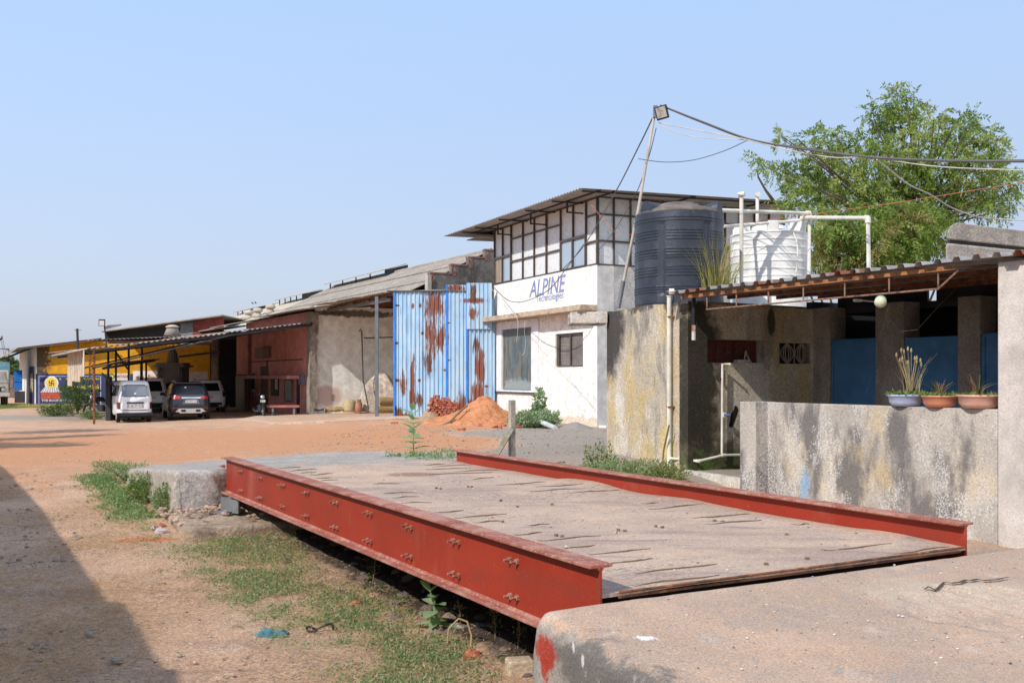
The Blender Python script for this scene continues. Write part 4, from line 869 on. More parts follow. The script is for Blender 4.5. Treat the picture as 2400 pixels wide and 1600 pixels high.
# big ground floor window and its white surround
mw = MB()
for (a, b, z0, z1) in ((8.0, 7.3, 1.32, 4.0), (4.7, 4.12, 1.32, 4.0), (7.3, 4.7, 3.71, 4.0), (7.3, 4.7, 1.32, 1.38)): mw.ob(W(b, -.05, z0), A1*(a-b), A2*.048, Z*(z1-z0))
mw.build('window_surround', M('white_cladding', (.74, .74, .75), .5, [('n', (.66, .66, .68), (9, 9, .2), .5, .6, .6)]), wo_)
box('window_sill', W(4.08, -.08, 1.27), A1*3.95, A2*.08, Z*.05, m_dark, wo_)
fw = MB()
for (a, b, z0, z1) in ((7.3, 7.22, 1.38, 3.71), (4.78, 4.7, 1.38, 3.71), (7.22, 4.78, 3.66, 3.71), (7.22, 4.78, 1.38, 1.42)): fw.ob(W(b, .02, z0), A1*(a-b), A2*.05, Z*(z1-z0))
fw = fw.build('window_frame', m_grey, wo_)
m_rib = M('ribbed_dirty_glass', (.11, .15, .16), .18, [('n', (.20, .16, .11), (7, 7, .7), .45, .62, .8), ('n', (.06, .09, .12), (5, 5, 1), .5, .6, .7), ('s', (.3, .34, .35), tuple(W(6, .06, 1.5)), (1.6, 1.6, .35), .8, .8, 6)], spec=.7)
mb = MB(); mb.corr(W(4.78, .06, 1.42), A1*2.44, Z*2.24, -A2, .15, .03, .004); mb.build('glass_panel', m_rib, fw)
a0, a1 = ft(1302), ft(1366.5)
fw = MB()
for (a, b, z0, z1) in ((a0, a0-.16, 2.22, 3.37), (a1+.05, a1, 2.22, 3.37), ((a0+a1)/2+.03, (a0+a1)/2-.03, 2.26, 3.3), (a0-.16, a1+.05, 3.3, 3.37), (a0-.16, a1+.05, 2.22, 2.27)): fw.ob(W(b, .05, z0), A1*(a-b), A2*.05, Z*(z1-z0))
fw = fw.build('window_frame', m_fr, wo_)
m_bl = M('blind_behind_glass', (.20, .17, .15), .12, [('n', (.13, .11, .10), (.5, .5, 22), .48, .55, .7)], spec=.7)
MB().ob(W(a1, .11, 2.25), A1*((a0-a1)/2), A2*.01, Z*1.1).build('pane', M('grey_glass', (.17, .15, .145), .1, spec=.7), fw); MB().ob(W((a0+a1)/2, .125, 2.25), A1*((a0-a1)/2), A2*.01, Z*1.1).build('pane', m_bl, fw)
box('room_back', W(.3, 1.4, .4), A1*7.4, A2*.05, Z*4.8, m_dark, wo_)
# ---------------- warehouses row, eave line starts at P0 ----------------
P0 = V((-4.7, 39, 0))
def Q(t, s, z=0): return P0+E1*t+E2*s+Z*z
def tq(px, s): u = (px-1200)/FP; p = P0+E2*s; return (p.x-u*p.y)/(u*E1.y-E1.x)
def sq(px, t): u = (px-1200)/FP; p = P0+E1*t; return (u*p.y-p.x)/(E2.x-u*E2.y)
# blue rusty sheets
bsh = T('sheet_metal_screen', 'tall rusty blue corrugated sheet screen left of the white office', 'fence', (-2.7, 39, .3))
X = lambda px: (px-1200)/FP*39
def bs(px, py): return (X(px), 38.97, zpx(px, py, 39))
RU = (.21, .06, .022); RUD = (.13, .045, .02)
spots = []
for (px, py, rx, rz, am) in [(1018, 715, .38, .62, 1.5), (1010, 790, .30, .75, 1.7), (1005, 850, .2, .5, 1.6), (1036, 790, .22, .6, 1.8), (1066, 676, .42, .16, .9), (1112, 705, .5, .12, 1.0), (1108, 735, .18, .25, 1.3), (1110, 690, .12, .4, 1.5), (1125, 860, .22, .8, .9), (1115, 810, .15, .35, 1.2), (1120, 930, .3, .6, 1.0), (1100, 950, .2, .3, 1.2),
        (945, 905, .12, .5, 1.9), (968, 885, .10, .75, 1.8), (965, 930, .14, .4, 1.4), (930, 965, .25, .25, 1.2), (980, 940, .2, .3, 1.8), (940, 975, .5, .14, 1.0), (1085, 945, .2, .4, 1.4), (1075, 960, .3, .3, 1.4), (932, 716, .10, .045, .3), (968, 717, .06, .12, .3), (930, 804, .09, .06, .3), (931, 891, .10, .08, .3), (1053, 757, .08, .035, .3), (1053, 844, .08, .035, .3), (983, 891, .07, .08, .4), (1009, 868, .07, .09, .4), (990, 781, .06, .07, .3), (1043, 867, .08, .06, .3), (985, 716, .06, .1, .3), (1140, 905, .1, .06, .4)]:
    spots.append(('s', RU if random.random() < .7 else RUD, bs(px, py), (rx, 3, rz), .95, am*1.1, (13, 13, 1.7)))
m_bs = M('rusty_blue_sheet', (.30, .48, .66), .5, [('n', (.44, .50, .52), (9, 9, .5), .52, .64, .7), ('n', RU, (17, 17, .9), .625, .665, .9), ('n', (.42, .56, .68), (5, 5, .6), .46, .60, .85), ('n', (.48, .56, .62), (14, 14, 1.2), .60, .66, .8)]+spots+[('n', RUD, (16, 16, 9), .69, .73, .9)], var=(1.5, .12))
for i, (p0, p1, yt, nm, dy, zb) in enumerate(((924, 990, 684, 0, 0, .2), (988, 1048, 684, 0, .02, .2), (1047, 1097, 668, 0, -.04, .2), (1094, 1162, 700, 0, 0, .2), (1094, 1156, 664, 0, -.09, 3.75))):
    mb = MB(); z_t = zpx(0, yt, 39)
    mb.corr(V((X(p0), 38.98+dy, zb)), V((X(p1)-X(p0), .0, 0)), Z*(z_t-zb)+(V((-.0, 0, 0)) if i < 4 else V((0, -.06, 0))), V((0, -1, 0)), .165, .038, .003, 'trap'); mb.build('sheet', m_bs, bsh)
m_bsl = M('bright_blue_edge', (.035, .20, .62), .5)
for p in (924, 1047, 1094): MB().ob((X(p)-.03, 38.9, .2), (.07, 0, 0), (0, .06, 0), (0, 0, zpx(0, 684 if p == 924 else 667, 39)-.2)).build('edge_strip', m_bsl, bsh)
MB().ob((-4.9, 38.86, zpx(0, 683, 39)+.01), (3.2, 0, 0), (0, .3, 0), (0, 0, .025)).build('top_flashing', m_grey, bsh)
# main warehouse
m_asb = M('asbestos_roof', (.30, .265, .225), .95, [('n', (.235, .205, .175), (.7, .7, .7), .45, .65, .8), ('n', (.38, .34, .29), (3, 3, 3), .52, .7, .5)], (25, .3, .01))
m_asb2 = M('pale_asbestos_roof', (.44, .39, .31), .95, [('n', (.36, .31, .25), (.7, .7, .7), .45, .65, .8)])
whs = T('warehouse', 'long warehouse with a sloping asbestos roof, pink side wall and open bay', 'building', tuple(Q(12, 4)))
def roofrows(t0, t1, pts, mat, name='roof_sheets', pitch=.15):
    for i in range(len(pts)-1):
        (s0, z0), (s1, z1) = pts[i], pts[i+1]
        mb = MB(); mb.corr(Q(t0, s0-.08, z0+.012*i), E1*(t1-t0), E2*(s1-s0+.1)+Z*(z1-z0), Z, pitch, .028, .006, 'sine', 1, 0); mb.build(name, mat, whs)
for t0_, t1_, s_e, z_e in ((-.05, 2.1, -.35, 5.17), (2.0, 4.1, -.8, 5.1), (4.0, 6.1, -1.3, 5.0), (6.0, 8.8, -1.95, 4.8)): roofrows(t0_, t1_, [(s_e, z_e), (1.6, 5.34)], m_asb, pitch=.2)
roofrows(7.2, 7.6, [(1.2, 5.3), (1.6, 5.36)], m_asb, pitch=.2); roofrows(-.05, 2.7, [(1.6, 5.34), (3.6, 5.45)], m_asb, pitch=.2)
roofrows(8.6, 13.2, [(-1.75, 4.84), (.3, 5.14), (1.6, 5.34)], m_asb, pitch=.2)
roofrows(12.6, 24, [(-1.55, 4.78), (.1, 5.1), (1.6, 5.34)], m_asb)
roofrows(2.75, 24, [(1.6, 5.34), (3.0, 6.04), (4.5, 6.8), (5.87, 7.5)], m_asb)
roofrows(24, 43, [(-1.3, 4.75), (1.0, 5.05), (3.4, 6.1), (5.87, 7.2)], m_asb2, pitch=.3)
mb = MB(); mb.corr(Q(2.75, 5.85, 7.5), E1*21, E2*4.6-Z*2.1, Z, .15, .028, .006); mb.build('roof_sheets', m_asb, whs)
mb = MB(); mb.corr(Q(24, 5.85, 7.2), E1*19, E2*4.6-Z*2.1, Z, .3, .028, .006); mb.build('roof_sheets', m_asb2, whs)
MB().tube([Q(2.7, 5.87, 7.52), Q(24, 5.87, 7.52)], .09, 8).build('ridge_cap', m_asb, whs)
# raised monitors on the ridge
for (t0, t1, s, z, L) in ((13.5, 23.2, 5.3, 7.35, 1.4), (27, 33, 5.0, 7.0, 1.5), (36.5, 43, 4.6, 6.7, 1.8)):
    mb = MB(); mb.corr(Q(t0, s-.2, z+.25), E1*(t1-t0), E2*L+Z*.42, Z, .2, .028, .006); mb.build('monitor_roof', m_asb2, whs)
    mb = MB(); mb.prism([Q(t0+.1, s, z-.25), Q(t0+.1, s, z+.28), Q(t0+.1, s+L-.1, z+.62), Q(t0+.1, s+L-.1, z+.0)], E1*.06); mb.build('monitor_gable', m_dark, whs)
    for k in range(5):
        tt = t0+.4+(t1-t0-.8)*k/4; mb = MB(); mb.tube([Q(tt, s+.1, z-.1), Q(tt, s+.1, z+.28)], .04, 6); mb.build('monitor_post', m_dark, whs)
# round ventilators
for i, (px, py) in enumerate(((583, 742), (604, 737), (634, 729))):
    D = 68-i*1.5; c = P(px, py, D); v = T('roof_ventilator', ('leftmost', 'middle', 'rightmost')[i]+' of three pale mushroom roof ventilators on the distant asbestos roof', 'ventilator', tuple(c))
    MB().lathe(c-Z*.2, [(.34, 0), (.24, .2), (.2, .34)], 16).build('ventilator_base', m_asb2, v, smooth=True); MB().lathe(c+Z*.15, [(.2, 0), (.32, .04), (.34, .14), (.26, .26), (.1, .3), (.01, .3)], 16).build('ventilator_cap', m_asb2, v, smooth=True)
# stepped gable wall
m_gab = M('dark_weathered_wall', (.17, .155, .14), .95, [('n', (.09, .08, .072), (1.2, 1.2, .8), .48, .62, .9), ('n', (.27, .25, .225), (3, 3, 2), .54, .7, .7), ('n', (.15, .16, .19), (1.5, 1.5, 1.5), .58, .7, .7)], (18, .8, .02))
st = [(1008, 641), (1058, 621.5), (1097.7, 603.7), (1137, 587)]; pts = []; TG = 2.5
ss = [sq(px, TG) for px, _ in st]; zz = [zpx(px, py, Q(TG, s_).y) for (px, py), s_ in zip(st, ss)]
pts = [Q(TG, ss[0], 3.0)]
for i in range(4):
    pts.append(Q(TG, ss[i], zz[i])); pts.append(Q(TG, ss[i+1] if i < 3 else ss[3]+1.5, zz[i]))
pts.append(Q(TG, ss[3]+1.5, 3.0)); MB().prism(pts, E1*.23).build('stepped_gable', m_gab, whs)
m_cop = M('old_brick_coping', (.20, .10, .08), .95, [('n', (.30, .26, .22), (7, 7, 7), .48, .6, .8)])
for i in range(4):
    x1 = ss[i+1] if i < 3 else ss[3]+1.5
    mb = MB(); mb.ob(Q(TG-.02, ss[i]-.02, zz[i]+.003), E2*(x1-ss[i]), E1*.27, Z*.07)
    mb.build('step_coping', m_cop, whs)
    if i < 4: box('step_brick_face', Q(TG-.012, ss[i]+.0, zz[i]-.45), E2*.22, E1*.01, Z*.44, m_cop, whs)
box('gable_pier', Q(TG-.1, ss[0]-.15, 3), E2*.17, E1*.3, Z*(zz[0]-3.08), M('grey_pier', (.4, .37, .33), .95, [('n', (.25, .22, .2), (2, 2, 2), .5, .66, .8)]), whs)
# rough white wall in the open bay
def wq(px, py): s = sq(px, 7.4); return tuple(Q(7.4, s, zpx(px, py, Q(7.4, s).y)))
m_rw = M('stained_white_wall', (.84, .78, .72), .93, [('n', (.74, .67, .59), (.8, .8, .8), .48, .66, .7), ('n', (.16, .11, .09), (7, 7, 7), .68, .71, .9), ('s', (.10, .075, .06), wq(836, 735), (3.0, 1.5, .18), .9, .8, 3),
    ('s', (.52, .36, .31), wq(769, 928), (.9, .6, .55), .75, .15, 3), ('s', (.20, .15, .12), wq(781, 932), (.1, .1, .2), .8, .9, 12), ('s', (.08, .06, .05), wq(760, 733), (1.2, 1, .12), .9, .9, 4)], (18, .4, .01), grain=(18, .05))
box('bay_back_wall', Q(7.4, -.62, -.1), E2*8.0, E1*.25, Z*5.2, m_rw, whs)
box('bay_side_wall', Q(.4, 3.5, -.1), E1*7.0, E2*.2, Z*5.3, m_rw, whs)
m_pc = M('broken_concrete_pier', (.27, .235, .195), .95, [('n', (.12, .10, .085), (2.2, 2.2, 1.2), .47, .62, .85), ('n', (.42, .385, .34), (5, 5, 3), .54, .7, .7)], (16, 1, .04))
mb = MB(); K = 30; pts = []; rr = random.Random(12)
for k in range(K+1):
    z = -.1+4.9*k/K; o = rr.uniform(-.02, .02)+(.10 if abs(z-3.2) < .5 else 0)*rr.random()+(-.03 if z > 3 else .02)
    a = [Q(7.15, -1.0, z), Q(7.15, -.62-o, z), Q(7.6, -.62-o, z), Q(7.6, -1.0, z)]; pts += a
mb.add(pts, [(4*k+i, 4*k+(i+1) % 4, 4*k+4+(i+1) % 4, 4*k+4+i) for k in range(K) for i in range(4)]+[(0, 3, 2, 1), (4*K, 4*K+1, 4*K+2, 4*K+3)]).build('corner_pier', m_pc, whs)
# framing under the bay roof
mb = MB(); mb.ob(Q(.1, -.05, 5.05), E1*7.3, E2*.08, Z*.1); mb.ob(Q(.1, 1.5, 5.12), E1*7.3, E2*.08, Z*.1)
for t in (.4, 2.2, 4.0, 5.8, 7.0): mb.ob(Q(t, -.1, 4.98), E2*3.5+Z*.2, E1*.08, Z*.09)
mb.build('bay_framing', m_rust, whs)
mb = MB(); mb.ob(Q(.1, -.1, 4.85), E1*7.3, E2*.1, Z*.13)
for k in range(9): mb.tube([Q(.4+k*.8, -.08, 4.98), Q(.4+k*.8, -.08, 5.2)], .02, 5)
mb.build('bay_girder', m_grey, whs)
po = P(883, 882, 39.2); box('bay_post', (po.x-.065, 39.15, .2), (.13, 0, 0), (0, .13, 0), (0, 0, 4.85), M('blue_grey_paint', (.115, .14, .16), .6, [('n', (.2, .19, .18), (5, 5, 2), .55, .7, .6)]), whs)
# pink wall, with openings
m_pink = M('pink_wall', (.64, .28, .24), .9, [('n', (.54, .21, .18), (.8, .8, .8), .46, .64, .8), ('n', (.46, .2, .17), (3, 3, 1), .55, .7, .6)], (15, .3, .01))
TP = 18.7; SP = -.85
box('pink_wall', Q(7.6, SP, -.1), E1*(TP-7.6), E2*.22, Z*4.95, m_pink, whs)
def wr(name, px0, px1, py0, py1, mat, th=.04, off=.0, parent=None, z0=None):
    ta, tb = tq(px1, SP), tq(px0, SP); Dm = Q((ta+tb)/2, SP).y; za, zb = zpx(0, py1, Dm), zpx(0, py0, Dm)
    if z0 is not None: za = z0
    return box(name, Q(ta, SP-off-th, za), E1*(tb-ta), E2*th, Z*(zb-za), mat, parent or whs)
zx = lambda x: 450+x/3.563; zy = lambda y: 560+y/3.563
def wrz(name, x0, x1, y0, y1, mat, **k): return wr(name, zx(x0), zx(x1), zy(y0), zy(y1), mat, **k)
m_frp = M('pink_frame', (.30, .12, .10), .8); m_mint = M('pale_window_glass', (.20, .27, .25), .3)
wrz('awning_slab', 525, 925, 1140, 1166, M('pink_slab', (.5, .22, .19), .9), th=.75)
f = wrz('window', 662, 728, 1160, 1308, m_black, th=.03); wrz('pane', 700, 720, 1170, 1255, M('bright_pane', (.5, .5, .48), .5), th=.035, off=.003)
f = wrz('window', 778, 850, 1172, 1360, m_frp, th=.05); wrz('pane', 790, 838, 1182, 1345, m_mint, th=.02, off=.05)
wrz('door', 878, 900, 1170, 1462, m_black, th=.03); wrz('window', 500, 542, 1108, 1260, M('pale_frame', (.35, .3, .28), .8), th=.05); wrz('pane', 508, 530, 1120, 1250, m_dark, th=.02, off=.05)
wrz('door', 578, 638, 1062, 1450, M('old_door', (.13, .09, .075), .8), th=.04)
wrz('meter_box', 918, 948, 1130, 1215, m_grey, th=.18)
wrz('downpipe', 488, 497, 790, 1440, m_frp, th=.07)
wrz('conduit', 480, 925, 1013, 1020, m_dark, th=.03); wrz('conduit', 627, 632, 1013, 1150, m_dark, th=.03)
ac = wrz('air_conditioner', 590, 660, 905, 995, M('dusty_ac_housing', (.22, .17, .15), .7), th=.35, off=.05)
ac.parent = None; mt = Matrix.Translation(wloc(whs)); ac.data.transform(mt); tag(ac, 'dusty air conditioner box mounted high on the pink wall', 'air conditioner')
for y in (1097, 1098):
    pass
wl = [(-.6, 25), ]
box('end_wall', Q(43, -1, -.1), E2*11, E1*.2, Z*4.8, m_gab, whs); box('far_side_wall', Q(2.8, 10.2, -.1), E1*40.2, E2*.2, Z*5.3, m_gab, whs)
box('inner_wall', Q(26, -.6, -.1), E2*10.7, E1*.2, Z*4.8, m_dark, whs)
box('pink_panel', Q(tq(zx(465), -1.0), -1.0, 2.0), E1*(tq(zx(372), -1.0)-tq(zx(465), -1.0)), E2*.05, Z*2.3, m_pink, whs)
box('leaning_sheets', Q(tq(zx(462), -1.2), -1.35, -.05), E1*1.9, E2*.12, Z*2.0, M('dark_blue_sheets', (.03, .04, .055), .5, [('n', (.07, .08, .09), (3, 3, 12), .5, .6, .8)]))
tag([o for o in bpy.data.objects if o.name.startswith('leaning_sheets')][0], 'stack of dark blue sheets standing against the pink wall by the dark gateway', 'sheets')
# concrete apron in front of the bay
ap = MB(); pts = [(560, 984), (640, 996), (760, 992), (905, 985), (1000, 982), (960, 974), (905, 968), (735, 965), (640, 968)]
vs = [];
for px, py in pts:
    D = (CH-.3)*FP/(py-HY)
    for _ in range(4): c = P(px, py, D); zg = gz(c.x, c.y); D = (CH-zg)*FP/(py-HY)
    vs.append(V((c.x, c.y, zg+.05)))
ap.prism(vs, -Z*.12); o = ap.build('concrete_apron', M('dusty_apron', (.50, .36, .26), .95, [('n', (.56, .33, .2), (.8, .8, .8), .5, .66, .8), ('n', (.4, .32, .26), (2, 2, 2), .5, .7, .7)], (20, .6, .01))); tag(o, kind='structure')
# ---------------- yellow building ----------------
yb = T('yellow_building', 'low yellow building with a painted navy advertisement along its base and white end wall', 'building', (-24, 62, 0))
YD = 62.0; yx = lambda px: (px-1200)/FP*YD; yz = lambda py: CH+(HY-py)/FP*YD
m_yel = M('yellow_wall', (.54, .27, .016), .9, [('n', (.46, .22, .02), (.5, .5, .5), .46, .64, .8), ('s', (.06, .05, .035), (yx(92), YD, 3.0), (.7, 3, 2.2), .95, 1.5, 4), ('n', (.12, .08, .03), (2.5, 2.5, 2.5), .64, .7, .7)])
xa, xb = yx(86), yx(492)
mb = MB(); xm = yx(252); mb.prism([(xa, YD, -.1), (xb, YD, -.1), (xb, YD, 3.85), (xm, YD, 3.95), (xm, YD, 4.22), (xa, YD, 3.72)], (0, .25, 0)); mb.build('front_wall', m_yel, yb)
def yp(name, px0, px1, py0, py1, mat, off=.012, parent=None): return MB().ob((yx(px0), YD-off, yz(py1)), (yx(px1)-yx(px0), 0, 0), (0, .01, 0), (0, 0, yz(py0)-yz(py1))).build(name, mat, parent or yb)
m_navy = M('navy_painted_panel', (.035, .042, .11), .8, [('n', (.06, .065, .13), (1.5, 1.5, 1.5), .5, .68, .7)])
yp('painted_panel', 84, 312, 876, 957, m_navy)
m_lp = M('pale_line_paint', (.42, .47, .55), .8)
for a in ((91, 236, 881, 882), (91, 92, 882, 947), (91, 236, 947, 948), (235.5, 237, 881, 948)): yp('panel_border', *a, m_lp, off=.016)
m_wp = M('white_wall_paint', (.62, .60, .56), .85); m_yp = M('yellow_paint', (.62, .50, .05), .8); m_rp = M('red_wall_paint', (.33, .03, .03), .8)
def disc(name, px, py, r, mat, off, sy=1): 
    c = V((yx(px), YD-off, yz(py))); n = 28; pts = [c+V((math.cos(2*math.pi*k/n)*r, 0, math.sin(2*math.pi*k/n)*r*sy)) for k in range(n)]
    return MB().prism(pts, (0, .004, 0)).build(name, mat, yb)
disc('emblem_ring', 121, 897.5, 16.5/FP*YD, m_wp, .018); disc('emblem_disc', 121, 897.5, 12.5/FP*YD, m_yp, .022)
u = 2.75/FP*YD*.98; c = V((yx(121), YD-.026, yz(897.5))); mb = MB()
def bar(x0, x1, z0, z1): mb.ob(c+V((x0*u, 0, z0*u)), ((x1-x0)*u, 0, 0), (0, .003, 0), (0, 0, (z1-z0)*u))
h = .42; R_ = 2.3
bar(-R_, R_, -h, h); bar(-h, h, h, R_); bar(-h, h, -R_, -h)
bar(h, R_, R_-2*h, R_); bar(R_-2*h, R_, -R_, -h); bar(-R_, -h, -R_, -R_+2*h); bar(-R_, -R_+2*h, h, R_)
mb.build('emblem_symbol', M('maroon_paint', (.22, .02, .02), .8), yb)
mb = MB(); mb.prism([(yx(94.5), YD-.02, yz(919)), (yx(106), YD-.02, yz(906.5)), (yx(136), YD-.02, yz(906.5)), (yx(146), YD-.02, yz(919))], (0, .004, 0)); mb.build('emblem_roof', m_wp, yb)
m_gp = M('grey_blue_paint', (.2, .22, .3), .8)
for k in range(8):
    mb = MB(); x0 = 97+k*6.2; x1 = 107.5+k*3.9; mb.prism([(yx(x0), YD-.025, yz(919)), (yx(x0+2.2), YD-.025, yz(919)), (yx(x1+1), YD-.025, yz(906.5)), (yx(x1), YD-.025, yz(906.5))], (0, .004, 0)); mb.build('emblem_roof_line', m_gp, yb)
yp('emblem_bricks', 96, 142, 920, 934.5, M('red_brick_paint', (.36, .06, .03), .8, [('n', (.5, .12, .07), (4, 1, 9), .5, .6, .8)]), off=.018)
XR = V((1, 0, 0))
def ytxt(s, px0, px1, py0, py1, mat, off=.002): txt(s, (yx(px0), YD-.024, yz(py1)), XR, Z, yx(px1)-yx(px0), yz(py0)-yz(py1), mat, yb, 'lettering', 0, off)
ytxt('THE ROOF OF INDIA', 98, 175, 935.5, 940.5, m_wp, .02); ytxt('મજબૂતીની બાદશાહત', 155, 234, 883, 892, m_yp, .012); ytxt('સ્વસ્તિક', 156, 234, 899, 914, m_yp, .02); ytxt('સિમેન્ટના પતરા', 170, 224, 920, 928, m_yp, .01)
ytxt('®', 139, 144, 885, 890, m_wp)
yp('white_board', 255, 305, 875, 891, m_wp, .018); disc('board_logo', 262, 882, .2, M('green_logo', (.05, .18, .08), .7), .022); disc('board_logo_core', 262.6, 882.4, .11, m_yp, .026); ytxt('SAHYADRI', 268, 304, 878, 885, m_rp, .01)
yp('pale_band', 312, 380, 869, 896, m_wp, .018); yp('pale_band', 380, 487, 870, 930, M('pinkish_white', (.50, .40, .36), .9), .018); ytxt('ચંદન સીરામીક', 319, 377, 878, 891, m_rp, .02)
# white end wall going away
m_we = M('white_end_wall', (.64, .62, .58), .9, [('n', (.45, .43, .42), (6, 6, .25), .5, .62, .8), ('n', (.30, .27, .25), (2, 2, 1), .6, .7, .6)])
box('end_wall', (xa-.02, YD-.01, -.1), E1*17, (.2, .1, 0), Z*3.8, m_we, yb)
o = V((xa-.02, YD-.01, 0)); box('poster', o+E1*1.5-E2*.02+Z*.1, E1*4.2, -E2*.01, Z*2.45, m_navy, yb); box('poster_text', o+E1*2.2-E2*.04+Z*.9, E1*2.4, -E2*.006, Z*1.2, M('yellowish_poster', (.4, .36, .2), .8, [('n', (.05, .06, .12), (3, 3, 3), .5, .56, .9)]), yb)
mb = MB(); mb.corr(V((xa-.75, YD-1.0, 3.66)), E1*18, V((5.2, 0, .60)), Z, .25, .03, .01); mb.corr(V((xa-1.4, YD-.95, 3.2)), E1*18, V((.72, 0, .47)), Z, .25, .03, .01); mb.build('roof', m_asb, yb)
mb = MB(); mb.ob((xa-.7, YD-.95, 3.56), (5.1, 0, .58), (0, .12, 0), (0, 0, .09)); mb.build('verge_board', M('dull_timber', (.13, .1, .08), .9), yb)
for k in range(9): MB().ob(V((xa-1.2, YD-.3, 3.2))+E1*(k*1.9), (1.2, 0, .5), E1*.08, (0, 0, .08)).build('rafter', m_dark, yb)
# clerestory box with grey and red cladding
D2_ = 63.0; kx = lambda px: (px-1200)/FP*D2_; kz = lambda py: CH+(HY-py)/FP*D2_
cl = T('clerestory', 'raised corrugated clerestory with dark, grey and red cladding above the car shed', 'roof structure', (kx(400), D2_, 4.5))
def clad(px0, px1, t0, t1, b0, b1, mat):
    mb = MB(); n = 12; h = (kz(t0)-kz(b0)+kz(t1)-kz(b1))/2; m = max(4, int(h/.12)); vs = []
    for j in range(2*m+1):
        f = j/(2*m)
        for px, zt_, zb_ in ((px0, kz(t0), kz(b0)), (px1, kz(t1), kz(b1))): vs.append((kx(px), D2_-(.03 if j % 2 else 0), zb_+(zt_-zb_)*f))
    mb.add(vs, [(2*j, 2*j+1, 2*j+3, 2*j+2) for j in range(2*m)]); return mb.build('cladding', mat, cl)
clad(248, 400, 777, 764, 816, 816, M('dark_corrugated', (.03, .028, .026), .8)); clad(400, 423, 763, 760, 816, 812, m_dark); clad(423, 452, 757, 755, 810, 808, M('grey_corrugated', (.17, .18, .18), .7)); clad(452, 525, 754, 741, 805, 800, M('red_corrugated', (.20, .045, .04), .7))
mb = MB(); mb.prism([(kx(246), D2_-.6, kz(779)), (kx(527), D2_-.6, kz(741)), (kx(527), D2_+6, kz(741)), (kx(246), D2_+6, kz(779))], (0, 0, .07)); mb.build('top_sheet', m_asb, cl)
v = T('roof_ventilator', 'wide pale conical ventilator rising through the car shed roof', 'ventilator', tuple(P(404, 786, 58)))
MB().lathe(P(404, 786, 58), [(.48, 0), (.34, .36), (.26, .56)], 20).build('ventilator_cone', m_asb, v, smooth=True); MB().lathe(P(404, 765, 58), [(.38, -.06), (.37, .0), (.24, .07), (.1, .1), (.01, .1)], 20).build('ventilator_cap', m_asb2, v, smooth=True)
# ---------------- car shed ----------------
cs = T('car_shed', 'open car shed with a sagging rusty sheet roof on thin steel posts', 'shed', (-14, 44, 0))
F0 = V((-16.95, 39.7, 2.98)); F1 = V((-8.9, 44.4, 4.30)); BK = E1*18.0
m_cr = M('rusty_dusty_roof', (.28, .235, .20), .9, [('n', (.16, .09, .06), (.8, .8, .8), .48, .62, .8)])
mb = MB(); n = 5
for i in range(n):
    a = F0+(F1-F0)*(i/n); b = F0+(F1-F0)*((i+1)/n+.01)
    mb = MB(); mb.corr(a+Z*(.03*(i % 2)+random.uniform(-.03, .03)), b-a, BK+Z*.2, Z, .22, .03, .004); mb.build('roof_sheet', m_cr, cs)
mb = MB(); mb.corr(V((-23.8, 55.5, 3.93)), V((13, 0, .5)), V((0, 6.3, .05)), Z, .25, .03, .01); mb.build('roof_sheet', m_cr, cs)  # extra hidden roof sheet, added to shade the yellow wall
mb = MB(); mb.corr(F0+V((-.75, -.0, -.12)), E1*7.5, V((.95, .3, .2)), Z, .3, .035, .004); mb.build('eave_sheet', M('pale_eave_sheet', (.4, .36, .31), .9), cs)
mb = MB(); d = (F1-F0); mb.ob(F0-Z*.16+E1*.05, d, E1*.08, Z*.1); 
for t in (4, 8, 12.5): mb.ob(F0-Z*.16+E1*t, d, E1*.08, Z*.1)
for k in range(5): mb.ob(F0+d*(k/4)-Z*.06, BK, E2*.06, Z*.05)
mb.tube([F0-Z*.75+V((.2, 0, 0)), F0+d*.62-Z*.12], .035, 6); mb.tube([F0-Z*.75+E1*4+V((.2, 0, 0)), F0+d*.62-Z*.12+E1*4], .035, 6)
mb.build('rafters', m_dark, cs)
b0 = V((-16.75, 39.85, 0)); 
mb = MB(); mb.ob(b0-V((.03, 0, 0)), (.07, 0, 0), (0, .07, 0), (0, 0, 3.0)); mb.tube([b0-V((.16, 0, -1.9)), b0-V((.16, 0, -3.0))], .03, 6)
for k in range(7): mb.tube([b0+V((-.16, 0, 2.0+k*.15)), b0+V((0, 0, 2.07+k*.15)), b0+V((-.16, 0, 2.15+k*.15))], .025, 5)
mb.build('lattice_post', m_rust, cs)
for (px, D, z1) in ((253, 43, 3.1), (271, 44, 3.2), (301, 43.2, 3.4), (332, 47, 3.6), (330, 45.5, 2.55), (342, 46, 2.55), (513, 53, 4.1)):
    p = P(px, 882, D); MB().ob((p.x-.035, D, -.05), (.07, 0, 0), (0, .07, 0), (0, 0, z1+.05)).build('post', m_dark, cs)
p = P(253, 882, 42.5); MB().ob((p.x-.1, 42.5, -.05), (.2, 0, 0), (0, .2, 0), (0, 0, 1.95)).build('post', m_dark, cs)
mb = MB(); mb.tube([P(272, 826, 43.9), P(299, 864, 43.3)], .04, 6); mb.tube([P(240, 863, 40.1), P(283, 846, 43.5)], .03, 6); mb.tube([P(240, 875, 40.2), P(268, 905, 42)], .035, 6); mb.build('brace', m_dark, cs)
mb = MB(); mb.ob(P(240, 866, 40), P(362, 847, 45.5)-P(240, 866, 40), (0, .08, 0), (0, 0, .1)); mb.build('low_beam', m_dark, cs)
mb = MB(); mb.corr(P(264, 855, 42.5)+Z*.02, P(364, 846, 46)-P(264, 855, 42.5), V((-.2, 1.3, .12)), Z, .2, .025, .004); mb.build('low_awning', M('pale_awning_sheet', (.38, .34, .28), .9), cs)
mb = MB(); mb.tube([P(418, 836, 50), P(515, 824, 53)], .06, 6); mb.build('cross_tube', m_grey, cs)
